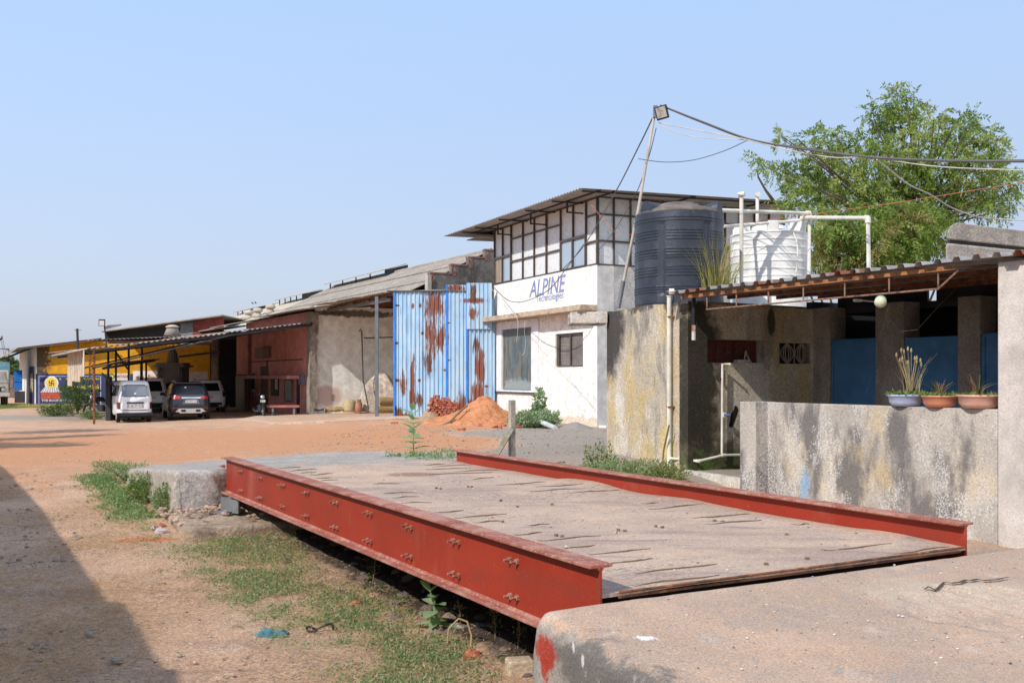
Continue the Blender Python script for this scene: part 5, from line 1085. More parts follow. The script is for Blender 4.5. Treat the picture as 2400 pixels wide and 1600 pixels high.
m_clad = M('hanging_asbestos', (.50, .42, .33), .9, [('n', (.34, .27, .2), (2.5, 2.5, .5), .48, .62, .85)])
for i in range(4):
    a = F0+E1*(.1+i*1.5)+V((-.1, 0, -.03)); mb = MB(); mb.corr(a-Z*(1.05+.12*(i % 2)+.1*i), E1*1.6, Z*(1.05+.12*(i % 2)+.1*i), -E2, .22, .04, .006); mb.build('hanging_sheet', m_clad, cs)
# floodlight, street light arm and vent pipe on the shed roof
fl = T('floodlight_pole', 'thin pole on the shed roof with a square floodlight and a flat street lamp', 'lamp', tuple(P(247, 800, 40)))
MB().tube([P(250, 815, 40), P(245, 765, 40), P(243, 748, 40)], .03, 8).build('pole', m_dark, fl)
MB().cb(P(239, 756, 39.9), (.24, .07, .27), 15).build('floodlight_case', m_dark, fl); MB().cb(P(238.5, 757, 39.85), (.18, .02, .2), 15).build('floodlight_glass', M('lamp_reflector', (.55, .52, .5), .25, spec=.6), fl)
MB().prism([P(243, 768, 40), P(252, 762, 40.0), P(281, 759.5, 40.2), P(280, 762, 40.2), P(246, 771, 40)], (0, .18, 0)).build('street_lamp_head', M('grey_lamp_paint', (.3, .3, .31), .5), fl)
vp_ = T('bent_vent_pipe', 'dark upright vent pipe bending at the shed eave with a small cross cap', 'pipe', tuple(P(190, 830, 44)))
MB().tube([P(181, 770, 44), P(183, 822, 44), P(187, 831, 44), P(197, 832, 44)], .055, 8).build('pipe', m_dark, vp_); MB().tube([P(174, 773.5, 44), P(190, 773.5, 44)], .02, 6).build('cross_cap', m_grey, vp_)
# ---------------- shrine ----------------
m_mar = M('dusty_marble', (.22, .20, .185), .8, [('n', (.18, .16, .15), (3, 3, 3), .5, .65, .7)])
sc_ = P(405, 882, 54); sc_.z = 0; sh = T('shrine', 'small stone shrine with a scalloped arch and ribbed dome under the car shed', 'shrine', tuple(sc_))
sx, sy = sc_.x, sc_.y
wall_holes((sx-.65, sy-.5, .5), (1, 0, 0), Z, (0, .12, 0), 1.3, 1.9, [(.36, .94, .0, 1.15)]).build('arch_front', m_mar, sh)
mb = MB(); mb.ob((sx-.65, sy-.38, .5), (.12, 0, 0), (0, 1.1, 0), (0, 0, 1.9)); mb.ob((sx+.53, sy-.38, .5), (.12, 0, 0), (0, 1.1, 0), (0, 0, 1.9)); mb.ob((sx-.53, sy+.6, .5), (1.06, 0, 0), (0, .12, 0), (0, 0, 1.9)); mb.build('shrine_walls', m_mar, sh)
pts = [(sx-.29, 1.3), (sx-.29, 1.66), (sx+.29, 1.66), (sx+.29, 1.3)]; arc = []
for k in range(13):
    a = math.pi*k/12; arc.append((sx+math.cos(a)*(.27-.03*(k % 2)), 1.3+math.sin(a)*(.30-.03*(k % 2))))
mb = MB(); 
for k in range(12):
    (x0, z0), (x1, z1) = arc[k], arc[k+1]; mb.prism([(x0, sy-.49, z0), (x1, sy-.49, z1), (x1, sy-.49, 1.66), (x0, sy-.49, 1.66)], (0, .1, 0))
mb.build('scalloped_arch', m_mar, sh)
mb = MB(); mb.ob((sx-.85, sy-.75, 0), (1.7, 0, 0), (0, 1.6, 0), (0, 0, .5)); mb.build('plinth', m_mar, sh)
mb = MB(); mb.ob((sx-.85, sy-.65, 2.4), (1.7, 0, 0), (0, 1.5, 0), (0, 0, .1)); mb.ob((sx-.72, sy-.55, 2.5), (1.44, 0, 0), (0, 1.25, 0), (0, 0, .14)); mb.build('cornice', m_mar, sh)
mb = MB(); rlathe(mb, (sx, sy, 2.64), [0, .12, .25, .38, .5, .6, .68, .74], lambda a, z: max(.02, (.30*(1-(z/.80)**2.4)**.6)*(1+.05*math.cos(a*12))), 48); mb.build('dome', m_mar, sh, smooth=True)
MB().lathe((sx, sy, 3.32), [(.12, 0), (.17, .05), (.08, .1), (.1, .16), (.03, .22), (.02, .34), (.005, .36)], 16).build('finial', m_mar, sh, smooth=True)
for s in (-1, 1): MB().lathe((sx+s*.56, sy-.62, .5), [(.08, 0), (.06, .1), (.05, 1.6), (.09, 1.75), (.1, 1.9)], 10).build('column', m_mar, sh)
# ---------------- vehicles ----------------
m_cwhite = M('white_car_paint', (.76, .77, .78), .28, coord='O', var=(2, .04), spec=.6)
m_cdark = M('charcoal_car_paint', (.016, .019, .026), .22, coord='O', var=(2, .05), spec=.7)
m_cglass = M('car_glass', (.012, .014, .018), .12, coord='O', var=(2, .1), spec=.35)
m_trim = M('black_trim', (.02, .02, .02), .6, coord='O')
m_tail = M('red_tail_lamp', (.42, .02, .02), .2, coord='O', var=(9, .3), spec=.7)
m_taild = M('dark_tail_lamp', (.12, .015, .015), .2, coord='O', var=(9, .3), spec=.7)
m_plate = M('white_number_plate', (.68, .68, .66), .5, coord='O'); m_ink = M('black_ink', (.02, .02, .02), .7, coord='O')
m_silv = M('silver_trim', (.55, .56, .58), .3, metal=.6, coord='O'); m_mar2 = M('maroon_stripe', (.22, .02, .05), .5, coord='O')
m_tyre = M('tyre_rubber', (.022, .021, .02), .9, [('n', (.10, .075, .055), (9, 9, 9), .55, .7, .7)], coord='O'); m_hub = M('wheel_rim', (.32, .32, .33), .4, coord='O')
class Car:
    """local frame: rear at y=0, front at +y; rings = [(z, half_width, y_rear, y_front)]"""
    def __init__(s, rings, n=7.0): s.r = rings; s.n = n
    def par(s, z):
        r = s.r
        if z <= r[0][0]: return r[0][1:]
        for a, b in zip(r, r[1:]):
            if a[0] <= z <= b[0]: t = (z-a[0])/(b[0]-a[0]+1e-9); return tuple(a[i]*(1-t)+b[i]*t for i in (1, 2, 3))
        return r[-1][1:]
    def body(s, mat, parent, name='body'):
        N_ = 56; vs = []; zs = []
        for a, b in zip(s.r, s.r[1:]):
            k = max(1, int((b[0]-a[0])/.05)); zs += [a[0]+(b[0]-a[0])*i/k for i in range(k)]
        zs.append(s.r[-1][0])
        for z in zs:
            w_, y0, y1 = s.par(z); l = (y1-y0)/2; yc = (y0+y1)/2
            for k in range(N_):
                a = 2*math.pi*k/N_; c, s_ = math.cos(a), math.sin(a); e = 2/s.n
                vs.append((w_*math.copysign(abs(c)**e, c), yc+l*math.copysign(abs(s_)**e, s_), z))
        m = len(zs); fs = [(i*N_+k, i*N_+(k+1) % N_, (i+1)*N_+(k+1) % N_, (i+1)*N_+k) for i in range(m-1) for k in range(N_)]+[tuple(reversed(range(N_))), tuple(range((m-1)*N_, m*N_))]
        mb = MB(); mb.add(vs, fs); o = mb.build(name, mat, parent, smooth=True)
        return o
    def rear(s, x, z, off=.006):
        w_, y0, y1 = s.par(z); l = (y1-y0)/2; yc = (y0+y1)/2; q = min(.9999, abs(x)/w_); return V((x, yc-l*(1-q**s.n)**(1/s.n)-off, z))
    def side(s, y, z, sg, off=.006):
        w_, y0, y1 = s.par(z); l = (y1-y0)/2; yc = (y0+y1)/2; q = min(.9999, abs(y-yc)/l); return V((sg*(w_*(1-q**s.n)**(1/s.n)+off), y, z))
    def rpatch(s, name, poly, mat, parent, off=.006, nx=8, nz=4):    # poly: (xl_bot, xr_bot, z_bot, xl_top, xr_top, z_top)
        a, b, z0, c, d, z1 = poly; mb = MB(); vs = []
        for j in range(nz+1):
            t = j/nz; z = z0+(z1-z0)*t; l = a+(c-a)*t; r = b+(d-b)*t
            for i in range(nx+1): vs.append(s.rear(l+(r-l)*i/nx, z, off))
        fs = [(j*(nx+1)+i, j*(nx+1)+i+1, (j+1)*(nx+1)+i+1, (j+1)*(nx+1)+i) for j in range(nz) for i in range(nx)]
        return mb.add(vs, fs).build(name, mat, parent, smooth=True)
    def spatch(s, name, poly, sg, mat, parent, off=.006, nx=8, nz=4):
        a, b, z0, c, d, z1 = poly; mb = MB(); vs = []
        for j in range(nz+1):
            t = j/nz; z = z0+(z1-z0)*t; l = a+(c-a)*t; r = b+(d-b)*t
            for i in range(nx+1): vs.append(s.side(l+(r-l)*i/nx, z, sg, off))
        fs = [(j*(nx+1)+i, j*(nx+1)+i+1, (j+1)*(nx+1)+i+1, (j+1)*(nx+1)+i) for j in range(nz) for i in range(nx)]
        if sg > 0: fs = [f[::-1] for f in fs]
        return mb.add(vs, fs).build(name, mat, parent, smooth=True)
def wheel(parent, x, y, r, wd):
    sg = 1 if x > 0 else -1; mb = MB(); K = 28; prof = [(-wd/2, r*.62), (-wd/2, r*.93), (-wd*.38, r), (wd*.38, r), (wd/2, r*.93), (wd/2, r*.62)]; vs = []
    for xx, rr_ in prof:
        for k in range(K): a = 2*math.pi*k/K; vs.append((x+xx, y+rr_*math.cos(a), r+rr_*math.sin(a)))
    n = len(prof); fs = [(i*K+k, i*K+(k+1) % K, (i+1)*K+(k+1) % K, (i+1)*K+k) for i in range(n-1) for k in range(K)]+[tuple(range(K)), tuple(range((n-1)*K, n*K))]
    w_ = mb.add(vs, fs).build('wheel', m_tyre, parent)
    mb = MB(); mb.tube([(x+sg*wd*.40, y, r), (x+sg*wd*.52, y, r)], r*.6, 20); mb.build('rim', m_hub, w_)
def plate(c, parent, s, x, z, w_=.48, h_=.12):
    y = c.rear(x, z, .015).y; p = MB().ob((x-w_/2, y-.008, z-h_/2), (w_, 0, 0), (0, .008, 0), (0, 0, h_)).build('number_plate', m_plate, parent)
    txt(s, (x-w_*.44, y-.010, z-h_*.32), (1, 0, 0), Z, w_*.88, h_*.64, m_ink, p, 'plate_number', 0, .01)
def place(root, px, D, yaw):
    p = P(px, 882, D); root.location = (p.x, p.y, gz(p.x, p.y)+.0); root.rotation_euler = (0, 0, R(yaw))
# small white van
t = T('parked_van', 'small boxy white van with a maroon stripe, parked nearest the shed post', 'van'); c = Car([(.28, .66, .05, 3.28), (.42, .69, .0, 3.32), (.62, .70, .0, 3.34), (.95, .705, .02, 3.34), (1.02, .70, .03, 3.30), (1.15, .675, .07, 3.12), (1.58, .60, .20, 2.72), (1.68, .56, .26, 2.62), (1.73, .44, .42, 2.4)], 8)
c.body(m_cwhite, t)
g = c.rpatch('rear_window', (-.56, .56, 1.06, -.52, .52, 1.56), m_trim, t, .004); c.rpatch('pane', (-.53, .53, 1.09, -.49, .49, 1.53), M('pale_reflecting_glass', (.10, .13, .17), .07, coord='O', spec=1.0), g, .010)
c.rpatch('sticker', (-.04, .04, 1.17, -.04, .04, 1.22), m_plate, g, .014)
for sg in (-1, 1):
    for a, b in ((.25, .85), (.92, 1.65), (1.72, 2.45)): c.spatch('side_window', (a+.02, b, 1.08, a+.06, b-.04, 1.53), sg, m_cglass, t)
    c.rpatch('tail_lamp', (sg*.69 if sg < 0 else .57, -.57 if sg < 0 else .69, .56, sg*.69 if sg < 0 else .57, -.57 if sg < 0 else .69, .84), m_taild, t, .012)
c.rpatch('stripe', (-.56, .56, .50, -.56, .56, .535), m_mar2, t, .008); c.rpatch('plate_recess', (-.31, .33, .60, -.31, .33, .83), M('grey_recess', (.35, .36, .38), .5, coord='O'), t, .005); c.rpatch('handle_bar', (-.33, .34, .80, -.33, .34, .85), m_trim, t, .02)
plate(c, t, 'GJ21 AA 5763', .02, .69)
mb = MB(); mb.ob((-.70, -.10, .27), (1.40, 0, 0), (0, .14, 0), (0, 0, .14)); mb.build('rear_bumper', m_trim, t, bevel=.02)
for x in (-.6, .6):
    for y in (.62, 2.65): wheel(t, x, y, .27, .15)
mb = MB(); mb.ob((-.55, .2, .2), (1.1, 0, 0), (0, 2.9, 0), (0, 0, .12)); mb.build('underbody', m_trim, t)
place(t, 317, 41.0, 27)
# dark compact suv
def suv(label, paint, px, D, yaw, W_=.88, H_=1.62, L_=4.0, plate_s='GJ 19 BA 1131', style='dark'):
    t = T('parked_suv', label, 'car'); k = H_/1.62
    c = Car([(.26, .78, .12, L_-.15), (.36, .86, .03, L_), (.62, .885, .0, L_), (.90, .88, .05, L_-.05), (1.06, .84, .10, L_-.3), (1.10, .80, .12, L_-1.0), (1.30*k, .74, .24, L_-1.25), (1.54*k, .64, .38, L_-1.75), (1.60*k, .56, .46, L_-1.9), (1.62*k, .42, .65, L_-2.1)], 6)
    c.body(paint, t)
    g = c.rpatch('rear_window', (-.70, .70, 1.10, -.58, .58, 1.47*k), m_cglass, t, .008)
    if style == 'dark': c.rpatch('sticker', (-.22, -.15, 1.36, -.22, -.15, 1.42), m_plate, g, .012)
    mb = MB(); mb.ob((-.60, .26, 1.55*k), (1.2, 0, 0), (0, .25, 0), (0, 0, .035)); mb.build('roof_spoiler', paint, t, bevel=.015)
    for sg in (-1, 1):
        for a, b in ((.55, 1.35), (1.42, 2.25)): c.spatch('side_window', (a, b+.1, 1.11, a+.12, b-.05, 1.46*k), sg, m_cglass, t)
        if style == 'dark':
            a, b = (-.80, -.42) if sg < 0 else (.42, .80)
            c.rpatch('tail_lamp', (a+(.10 if sg < 0 else 0), b-(.10 if sg > 0 else 0), .90, a, b, 1.03), m_tail, t, .014)
            a, b = (-.74, -.5) if sg < 0 else (.5, .74); c.rpatch('reflector', (a, b, .50, a, b, .535), m_tail, t, .02)
            c.spatch('chrome_pillar', (.52, .60, 1.10, .66, .70, 1.48), sg, m_silv, t, .01)
        else:
            a, b = (-.84, -.68) if sg < 0 else (.68, .84); c.rpatch('tail_lamp', (a, b, .82, a*.98, b*.98, 1.10), m_taild, t, .014)
        mb = MB(); mb.cb((sg*.93, L_-1.45, 1.08), (.2, .12, .14)); mb.build('mirror', m_trim, t, bevel=.03)
        mb = MB(); mb.tube([(sg*.56, .6, 1.62*k), (sg*.58, .8, 1.67*k), (sg*.58, L_-2.2, 1.67*k), (sg*.56, L_-2.0, 1.62*k)], .018, 6); mb.build('roof_rail', m_silv if style == 'dark' else m_trim, t)
    if style == 'dark':
        c.rpatch('chrome_bar', (-.36, .40, .92, -.38, .42, .985), m_silv, t, .022); c.rpatch('plate_recess', (-.34, .36, .70, -.28, .30, .90), M('grey_panel', (.13, .14, .16), .4, coord='O'), t, .010)
        plate(c, t, plate_s, .02, .80, .46, .11)
        mb = MB(); y = -.035
        pts = [(-.62, .36), (-.50, .36), (-.42, .30), (.42, .30), (.50, .36), (.62, .36), (.46, .50), (-.46, .50)]
        mb.prism([(x, y, z) for x, z in pts], (0, .06, 0)); mb.build('skid_plate', M('matt_silver_plastic', (.42, .40, .37), .6, coord='O'), t, bevel=.01)
        for sg in (-1, 1): MB().ob((sg*.30-.09, y-.012, .37), (.18, 0, 0), (0, .012, 0), (0, 0, .09)).build('skid_vent', m_trim, t)
        c.rpatch('lower_bumper', (-.84, .84, .30, -.84, .84, .47), m_trim, t, .010)
    else:
        plate(c, t, plate_s, -.02, .78, .46, .11); c.rpatch('lower_bumper', (-.84, .84, .28, -.84, .84, .52), m_trim, t, .012)
    for x in (-.76, .76):
        for y in (.72, L_-.82): wheel(t, x, y, .34, .2)
    mb = MB(); mb.ob((-.65, .2, .24), (1.3, 0, 0), (0, L_-.4, 0), (0, 0, .15)); mb.build('underbody', m_trim, t)
    place(t, px, D, yaw)
suv('dark charcoal compact suv with bright red tail lamps and silver skid plate', m_cdark, 447, 42.2, 24)
suv('tall white suv half hidden behind the small van, wide dark rear window', m_cwhite, 355, 50, 24, H_=1.78, style='w', plate_s='GJ 15 CA 1144')
suv('white suv with a black bumper on the right behind the dark suv', m_cwhite, 490, 50.5, 22, H_=1.66, style='w', plate_s='GJ 21 CB 4471')
# motorcycles
def moto(label, px, D, yaw, front=False):
    t = T('parked_motorcycle', label, 'motorcycle')
    for y in (-.62, .62):
        mb = MB(); K = 24
        mb.tube([(0, y+.29*math.cos(a), .30+.29*math.sin(a)) for a in [2*math.pi*k/K for k in range(K+1)]], .045, 8, False); w_ = mb.build('wheel', m_tyre, t)
        mb = MB()
        for k in range(6): a = math.pi*k/3; mb.tube([(0, y, .3), (0, y+.26*math.cos(a), .3+.26*math.sin(a))], .012, 5)
        mb.tube([(-.05, y, .3), (.05, y, .3)], .05, 10); mb.build('rim', m_hub, w_)
    mb = MB(); mb.tube([(0, .62, .3), (0, .42, .95), (0, .38, 1.0)], .035, 8); mb.tube([(0, .4, .88), (0, .05, .45), (0, -.2, .4), (0, -.62, .3)], .04, 8); mb.tube([(0, .35, .8), (0, -.5, .72)], .035, 8); mb.build('frame', m_dark, t)
    mb = MB(); mb.lathe((0, 0, 0), [(.04, -.3), (.13, -.22), (.155, 0), (.12, .2), (.03, .3)], 14); mb.v = [(x*.85, z*.95+.17, y*.75+.84) for x, y, z in mb.v]; mb.build('fuel_tank', m_black, t, smooth=True)
    mb = MB(); mb.ob((-.11, -.66, .76), (.22, 0, 0), (0, .68, -.03), (0, 0, .09)); mb.build('seat', m_rubber, t, bevel=.04)
    mb = MB(); mb.cb((0, .08, .42), (.26, .36, .32)); mb.build('engine', m_grey, t, bevel=.03); mb = MB(); mb.tube([(.14, .1, .3), (.16, -.3, .28), (.16, -.75, .38)], .045, 8); mb.build('exhaust', m_silv, t)
    mb = MB(); mb.tube([(-.36, .28, 1.05), (-.15, .4, 1.03), (.15, .4, 1.03), (.36, .28, 1.05)], .016, 6); mb.build('handlebar', m_dark, t)
    for s in (-1, 1): mb = MB(); mb.tube([(s*.28, .33, 1.05), (s*.34, .3, 1.2)], .008, 5); mb.cb((s*.36, .3, 1.22), (.12, .02, .07)); mb.build('mirror', m_black, t)
    alathe(V((0, .5, .92)), V((0, 1, 0)), [(.05, -.06), (.09, 0), (.095, .04)], 14).build('headlamp', m_silv, t, smooth=True)
    MB().ob((-.11, .56, .70), (.22, 0, 0), (0, .01, 0), (0, 0, .11)).build('number_plate', m_plate, t)
    mb = MB(); mb.tube([(0, .34, .52), (0, .6, .64), (0, .86, .52)], .06, 6); mb.build('mudguard', m_black, t); MB().tube([(0, -.4, .62), (0, -.7, .62), (0, -.95, .45)], .05, 6).build('rear_mudguard', m_black, t)
    place(t, px, D, yaw)
moto('black motorcycle parked side on beside the small white van', 239, 46.0, 82)
moto('black motorcycle leaning before the pink wall, front wheel toward the yard', 610, 44.6, 205)
# truck at the far left edge
t = T('parked_truck', 'old white fronted truck with a pale blue cargo body at the left edge', 'truck')
m_tc = M('old_truck_white', (.50, .48, .42), .5, [('n', (.28, .26, .22), (3, 3, 3), .5, .66, .7)], coord='O'); m_tb = M('pale_blue_truck', (.20, .40, .48), .6, [('n', (.15, .28, .34), (2, 2, 2), .5, .66, .7)], coord='O')
mb = MB(); mb.prism([(-1.05, 0, .75), (-1.05, 0, 1.5), (-.95, .18, 2.35), (-.95, 1.5, 2.35), (-1.05, 1.6, .75)], (0, 0, 0.0001)); mb = MB()
mb.prism([(-1.05, 0, .7), (-1.05, -.02, 1.45), (-1.0, .2, 2.3), (-1.0, 1.5, 2.3), (-1.05, 1.6, .7)], (2.08, 0, 0)); mb.build('cab', m_tc, t, bevel=.06)
MB().prism([(-.92, -.035, 1.5), (.92, -.035, 1.5), (.86, .165, 2.2), (-.86, .165, 2.2)], (0, -.012, 0)).build('windscreen', M('hazy_windscreen', (.30, .28, .24), .15, coord='O', spec=.8), t)
MB().ob((-.8, -.05, .95), (1.6, 0, 0), (0, .05, 0), (0, 0, .28)).build('grille', m_trim, t); MB().ob((-1.1, -.16, .62), (2.2, 0, 0), (0, .16, 0), (0, 0, .22)).build('bumper', m_tc, t, bevel=.03)
for s in (-1, 1): MB().tube([(s*.7, -.06, 1.08), (s*.7, -.02, 1.08)], .11, 14).build('headlight', m_silv, t); MB().tube([(s*1.03, .1, 1.9), (s*1.3, -.1, 1.85), (s*1.28, -.1, 1.2), (s*1.05, .05, 1.1)], .02, 6).build('mirror_arm', m_trim, t)
mb = MB(); mb.ob((-1.15, 1.7, .95), (2.3, 0, 0), (0, 4.2, 0), (0, 0, 1.9)); mb.build('cargo_body', m_tb, t)
mb = MB()
for x in (-1.1, -.4, .4, 1.1): mb.tube([(x, 1.75, 2.8), (x, 1.75, 3.7)], .03, 6)
mb.tube([(-1.1, 1.75, 3.7), (1.1, 1.75, 3.7)], .03, 6); mb.tube([(1.1, 1.75, 3.7), (1.1, 5.6, 3.7)], .03, 6); mb.tube([(-1.1, 1.75, 3.7), (-1.1, 5.6, 3.7)], .03, 6); mb.build('cargo_rails', m_dark, t)
for x in (-.85, .85):
    for y in (.8, 4.6): wheel(t, x, y, .45, .28)
place(t, -22, 63, 29)
# ---------------- distant left: gate, brick wall, pole, trees ----------------
g = T('blue_gate', 'bright blue sheet metal gate beside the white end wall in the distance', 'gate', tuple(P(41, 945, 71)))
MB().ob((P(33, 0, 71).x, 71, .9), (P(49, 0, 71).x-P(33, 0, 71).x, .15, 0), (0, .05, 0), (0, 0, 1.45)).build('gate_leaf', M('bright_blue_gate', (.02, .15, .48), .5), g)
MB().ob((P(33, 0, 71).x, 70.95, 1.55), (P(49, 0, 71).x-P(33, 0, 71).x, .15, 0), (0, .03, 0), (0, 0, .06)).build('gate_rail', m_bsl, g)
MB().ob((P(34, 0, 71).x, 71, -.05), (.9, .1, 0), (0, .3, 0), (0, 0, .9)).build('gate_footing', m_dark, g)
o = box('boundary_wall', (-60, 84, -.1), (28, .8, 0), (0, .25, 0), Z*2.1, M('dark_brick_wall', (.17, .12, .10), .95, [('n', (.09, .07, .065), (1, 1, 1), .48, .62, .8)])); tag(o, 'dark brick boundary wall behind the blue gate at far left', 'wall')
o = MB().ob((-60, 140, -.5), (160, 0, 0), (0, .3, 0), (0, 0, 2.4)).build('boundary_wall', m_gab); tag(o, 'long low compound wall far behind the warehouses', 'wall')
pl = T('utility_pole', 'leaning utility pole cut off by the left edge, its arm tip showing', 'pole', (-32.3, 60, 0))
MB().tube([(-32.3, 60, 0), (-31.5, 60, 4.4)], .09, 8).build('pole', m_grey, pl); MB().tube([P(-14, 806, 60), P(5, 792, 60)], .06, 6).build('cross_arm', m_dark, pl); MB().lathe(P(4, 792, 60), [(.04, 0), (.07, .05), (.05, .12), (.01, .14)], 8).build('insulator', m_grey, pl)
for i, (dx, px1, py1) in enumerate(((2, 24, 880), (6, 30, 886))):
    tag(MB().tube([P(dx, 793, 60), P((dx+px1)/2-1, (793+py1)/2+6, 64), P(px1, py1-20, 70)], .012, 5).build('power_cable', m_wire), ('left' if i == 0 else 'right')+' one of two thin cables dropping from the pole arm at far left', 'cable')
# ---------------- vegetation ----------------
m_neem = leafmat('neem_leaves', (.09, .155, .025), (.30, .37, .08), (.40, .41, .13)); m_bark = M('bark', (.12, .085, .06), .95, [('n', (.06, .045, .035), (8, 8, 2), .45, .6, .8)], (20, .8, .02))
m_bush = leafmat('bush_leaves', (.12, .19, .03), (.28, .36, .08), (.32, .22, .10)); m_far = leafmat('far_leaves', (.10, .16, .06), (.18, .24, .10))
m_weed = leafmat('weed_leaves', (.09, .17, .035), (.22, .29, .09), (.34, .30, .14)); m_cal = leafmat('broad_leaves', (.22, .34, .17), (.38, .48, .29)); m_wg2 = leafmat('grey_green_leaves', (.20, .28, .17), (.40, .46, .31))
m_weed2 = leafmat('dusty_weed_leaves', (.13, .21, .08), (.31, .38, .18), (.38, .33, .19))
m_straw = leafmat('straw', (.44, .29, .15), (.62, .44, .26), tr_c=(1, .9, .7))
def crown(name, clumps, D, spread, n, L, Wd, mat, parent, seed, droop=.6):
    g = np.random.default_rng(seed); C = []; Dv = []; Nn = []; LL_ = []
    for (px, py, pr) in clumps:
        c = np.array(P(px, py, D+g.uniform(-spread, spread))); r = pr/FP*D; k = int(n*(pr/100)**2)
        ns = max(4, k//22)
        for _ in range(ns):                       # a spray: a twig with leaflets on both sides
            a = g.normal(size=3); a /= np.linalg.norm(a); q = c+a*r*g.uniform(.25, 1.05)*np.array([1, 1, .9])
            d = a*1.0+np.array([0, 0, -droop*g.random()])+g.normal(size=3)*.35; d /= np.linalg.norm(d); sl = g.uniform(.25, .5); sdv = np.cross(d, g.normal(size=3)); sdv /= np.linalg.norm(sdv)
            for i in range(22):
                t = i/22; s = 1 if i % 2 else -1
                C.append(q+d*sl*t+np.array([0, 0, -.12*t*t])+g.normal(size=3)*.012); Dv.append(d*.55+sdv*s*.8+np.array([0, 0, -.25])+g.normal(size=3)*.15); Nn.append(np.cross(d, sdv)+g.normal(size=3)*.45); LL_.append(L*g.uniform(.6, 1.15))
    LL_ = np.array(LL_); return leafmesh(name, C, Dv, Nn, LL_, LL_*Wd, mat, parent)
def limbs(name, root, fork, clumps, D, mat, parent, seed, r0=.22, sp=1.5):
    g = random.Random(seed); mb = MB(); root, fork = V(root), V(fork); mb.tube([root, (root+fork)/2+V((.1, 0, 0)), fork], [r0*1.25, r0, r0*.8], 10); tr = mb.build('trunk', mat, parent)
    for (px, py, pr) in clumps:
        if g.random() < .6: continue
        c = P(px, py, D+g.uniform(-sp, sp)); m = fork.lerp(c, .5)+V((g.uniform(-.3, .3), g.uniform(-.3, .3), -.25)); k = (c-fork).length
        MB().tube([fork.lerp(root, g.uniform(0, .3)), m, c], [r0*.36, r0*.18, .012], 6).build('limb', mat, parent)
z8 = lambda x, y: (1500+x/2.613, 160+y/2.613)
ntop = [(1570, 125, 45), (1630, 165, 45), (1540, 190, 50), (1680, 180, 40), (1450, 225, 55), (1395, 290, 45), (1430, 300, 40), (1545, 265, 70), (1640, 270, 60), (1720, 290, 70), (1800, 300, 50), (1840, 330, 35), (1600, 350, 90), (1700, 370, 70), (1460, 390, 75), (1385, 410, 50), (1370, 470, 45),
 (1190, 395, 45), (1230, 420, 45), (1110, 420, 45), (1230, 480, 70), (1150, 470, 60), (1040, 440, 60), (960, 430, 35), (865, 415, 38), (880, 440, 28), (725, 560, 38), (765, 600, 45), (710, 545, 25), (840, 610, 50), (900, 640, 60), (960, 600, 60), (1010, 650, 70), (1090, 580, 70), (1150, 600, 80), (1280, 560, 90), (1400, 550, 90), (1490, 520, 90), (1590, 520, 90), (1700, 500, 80),
 (1790, 470, 60), (1850, 440, 60), (1910, 380, 65), (1960, 300, 45), (2020, 300, 55), (2000, 360, 50), (2060, 400, 45), (1950, 430, 70), (2130, 390, 50), (2175, 430, 45), (2150, 480, 60), (2190, 520, 45), (1930, 540, 90), (2060, 540, 90), (2180, 600, 60), (2230, 650, 60), (2290, 690, 50), (2320, 740, 35), (2270, 790, 55), (2300, 850, 30), (2190, 740, 90), (2080, 680, 100), (1960, 680, 100), (1840, 640, 110),
 (1720, 640, 100), (1620, 660, 100), (1510, 660, 100), (1400, 680, 100), (1280, 690, 100), (1180, 700, 80), (1080, 720, 80), (970, 720, 60), (900, 760, 50), (880, 810, 45), (960, 820, 70), (1050, 820, 80), (1160, 810, 90), (1290, 820, 100), (1420, 820, 100), (1560, 810, 100), (1700, 800, 110), (1840, 790, 110), (1980, 800, 100), (2100, 810, 80), (2180, 860, 45), (2060, 880, 60), (1930, 890, 70)]
ntop = [(*z8(x, y), r/2.613) for x, y, r in ntop]
nt_ = T('neem_tree', 'large airy green tree rising behind the porch roof and the water tanks', 'tree', tuple(P(2130, 882, 29)))
crown('crown', ntop, 29, 1.3, 7400, .14, .28, m_neem, nt_, 5)
fk = P(2128, 500, 29)
limbs('trunk', P(2135, 900, 29), fk, ntop, 29, m_bark, nt_, 6, .16)
mb = MB(); mb.tube([P(1812, 470, 28.5), P(1794, 445, 28.4), P(1777, 415, 28.3), P(1774, 395, 28.3)], [.05, .035, .025, .01], 6); mb.build('limb', m_bark, nt_)
lowb = [(1080, 930, 60), (1180, 950, 75), (1290, 960, 80), (1400, 950, 80), (1520, 940, 90), (1650, 930, 90), (1770, 930, 80), (1070, 1010, 60), (1150, 1040, 70), (1250, 1050, 80), (1360, 1040, 80), (1470, 1050, 80), (1590, 1030, 90), (1700, 1020, 80), (1800, 1010, 60), (1060, 1100, 50), (1130, 1130, 70), (1230, 1150, 80), (1340, 1160, 80), (1450, 1160, 80), (1560, 1130, 90), (1670, 1110, 80), (1780, 1090, 70), (1830, 1050, 50), (1100, 1200, 60), (1220, 1230, 70), (1340, 1240, 70), (1460, 1230, 70), (1580, 1220, 70), (1000, 1140, 40), (520, 1120, 40), (545, 1180, 40)]
lowb = [(*z8(x, y), r/2.613) for x, y, r in lowb]
bb = T('leafy_bush', 'tall lighter green bush with reddish dead twigs between the white tank and the tree', 'bush', tuple(P(1980, 882, 25.5)))
crown('foliage', lowb, 25.5, 1.2, 13000, .12, .32, m_bush, bb, 15, .2)
mb = MB()
for i in range(14): a = P(1960+i*12, 860, 25.5); MB().tube([a, P(1900+i*22, 690, 25.5+(i % 3)*.5), P(1890+i*26, 560+(i % 4)*20, 25.5)], [.04, .03, .01], 5).build('stem', m_bark, bb)
g = np.random.default_rng(77); C = []; 
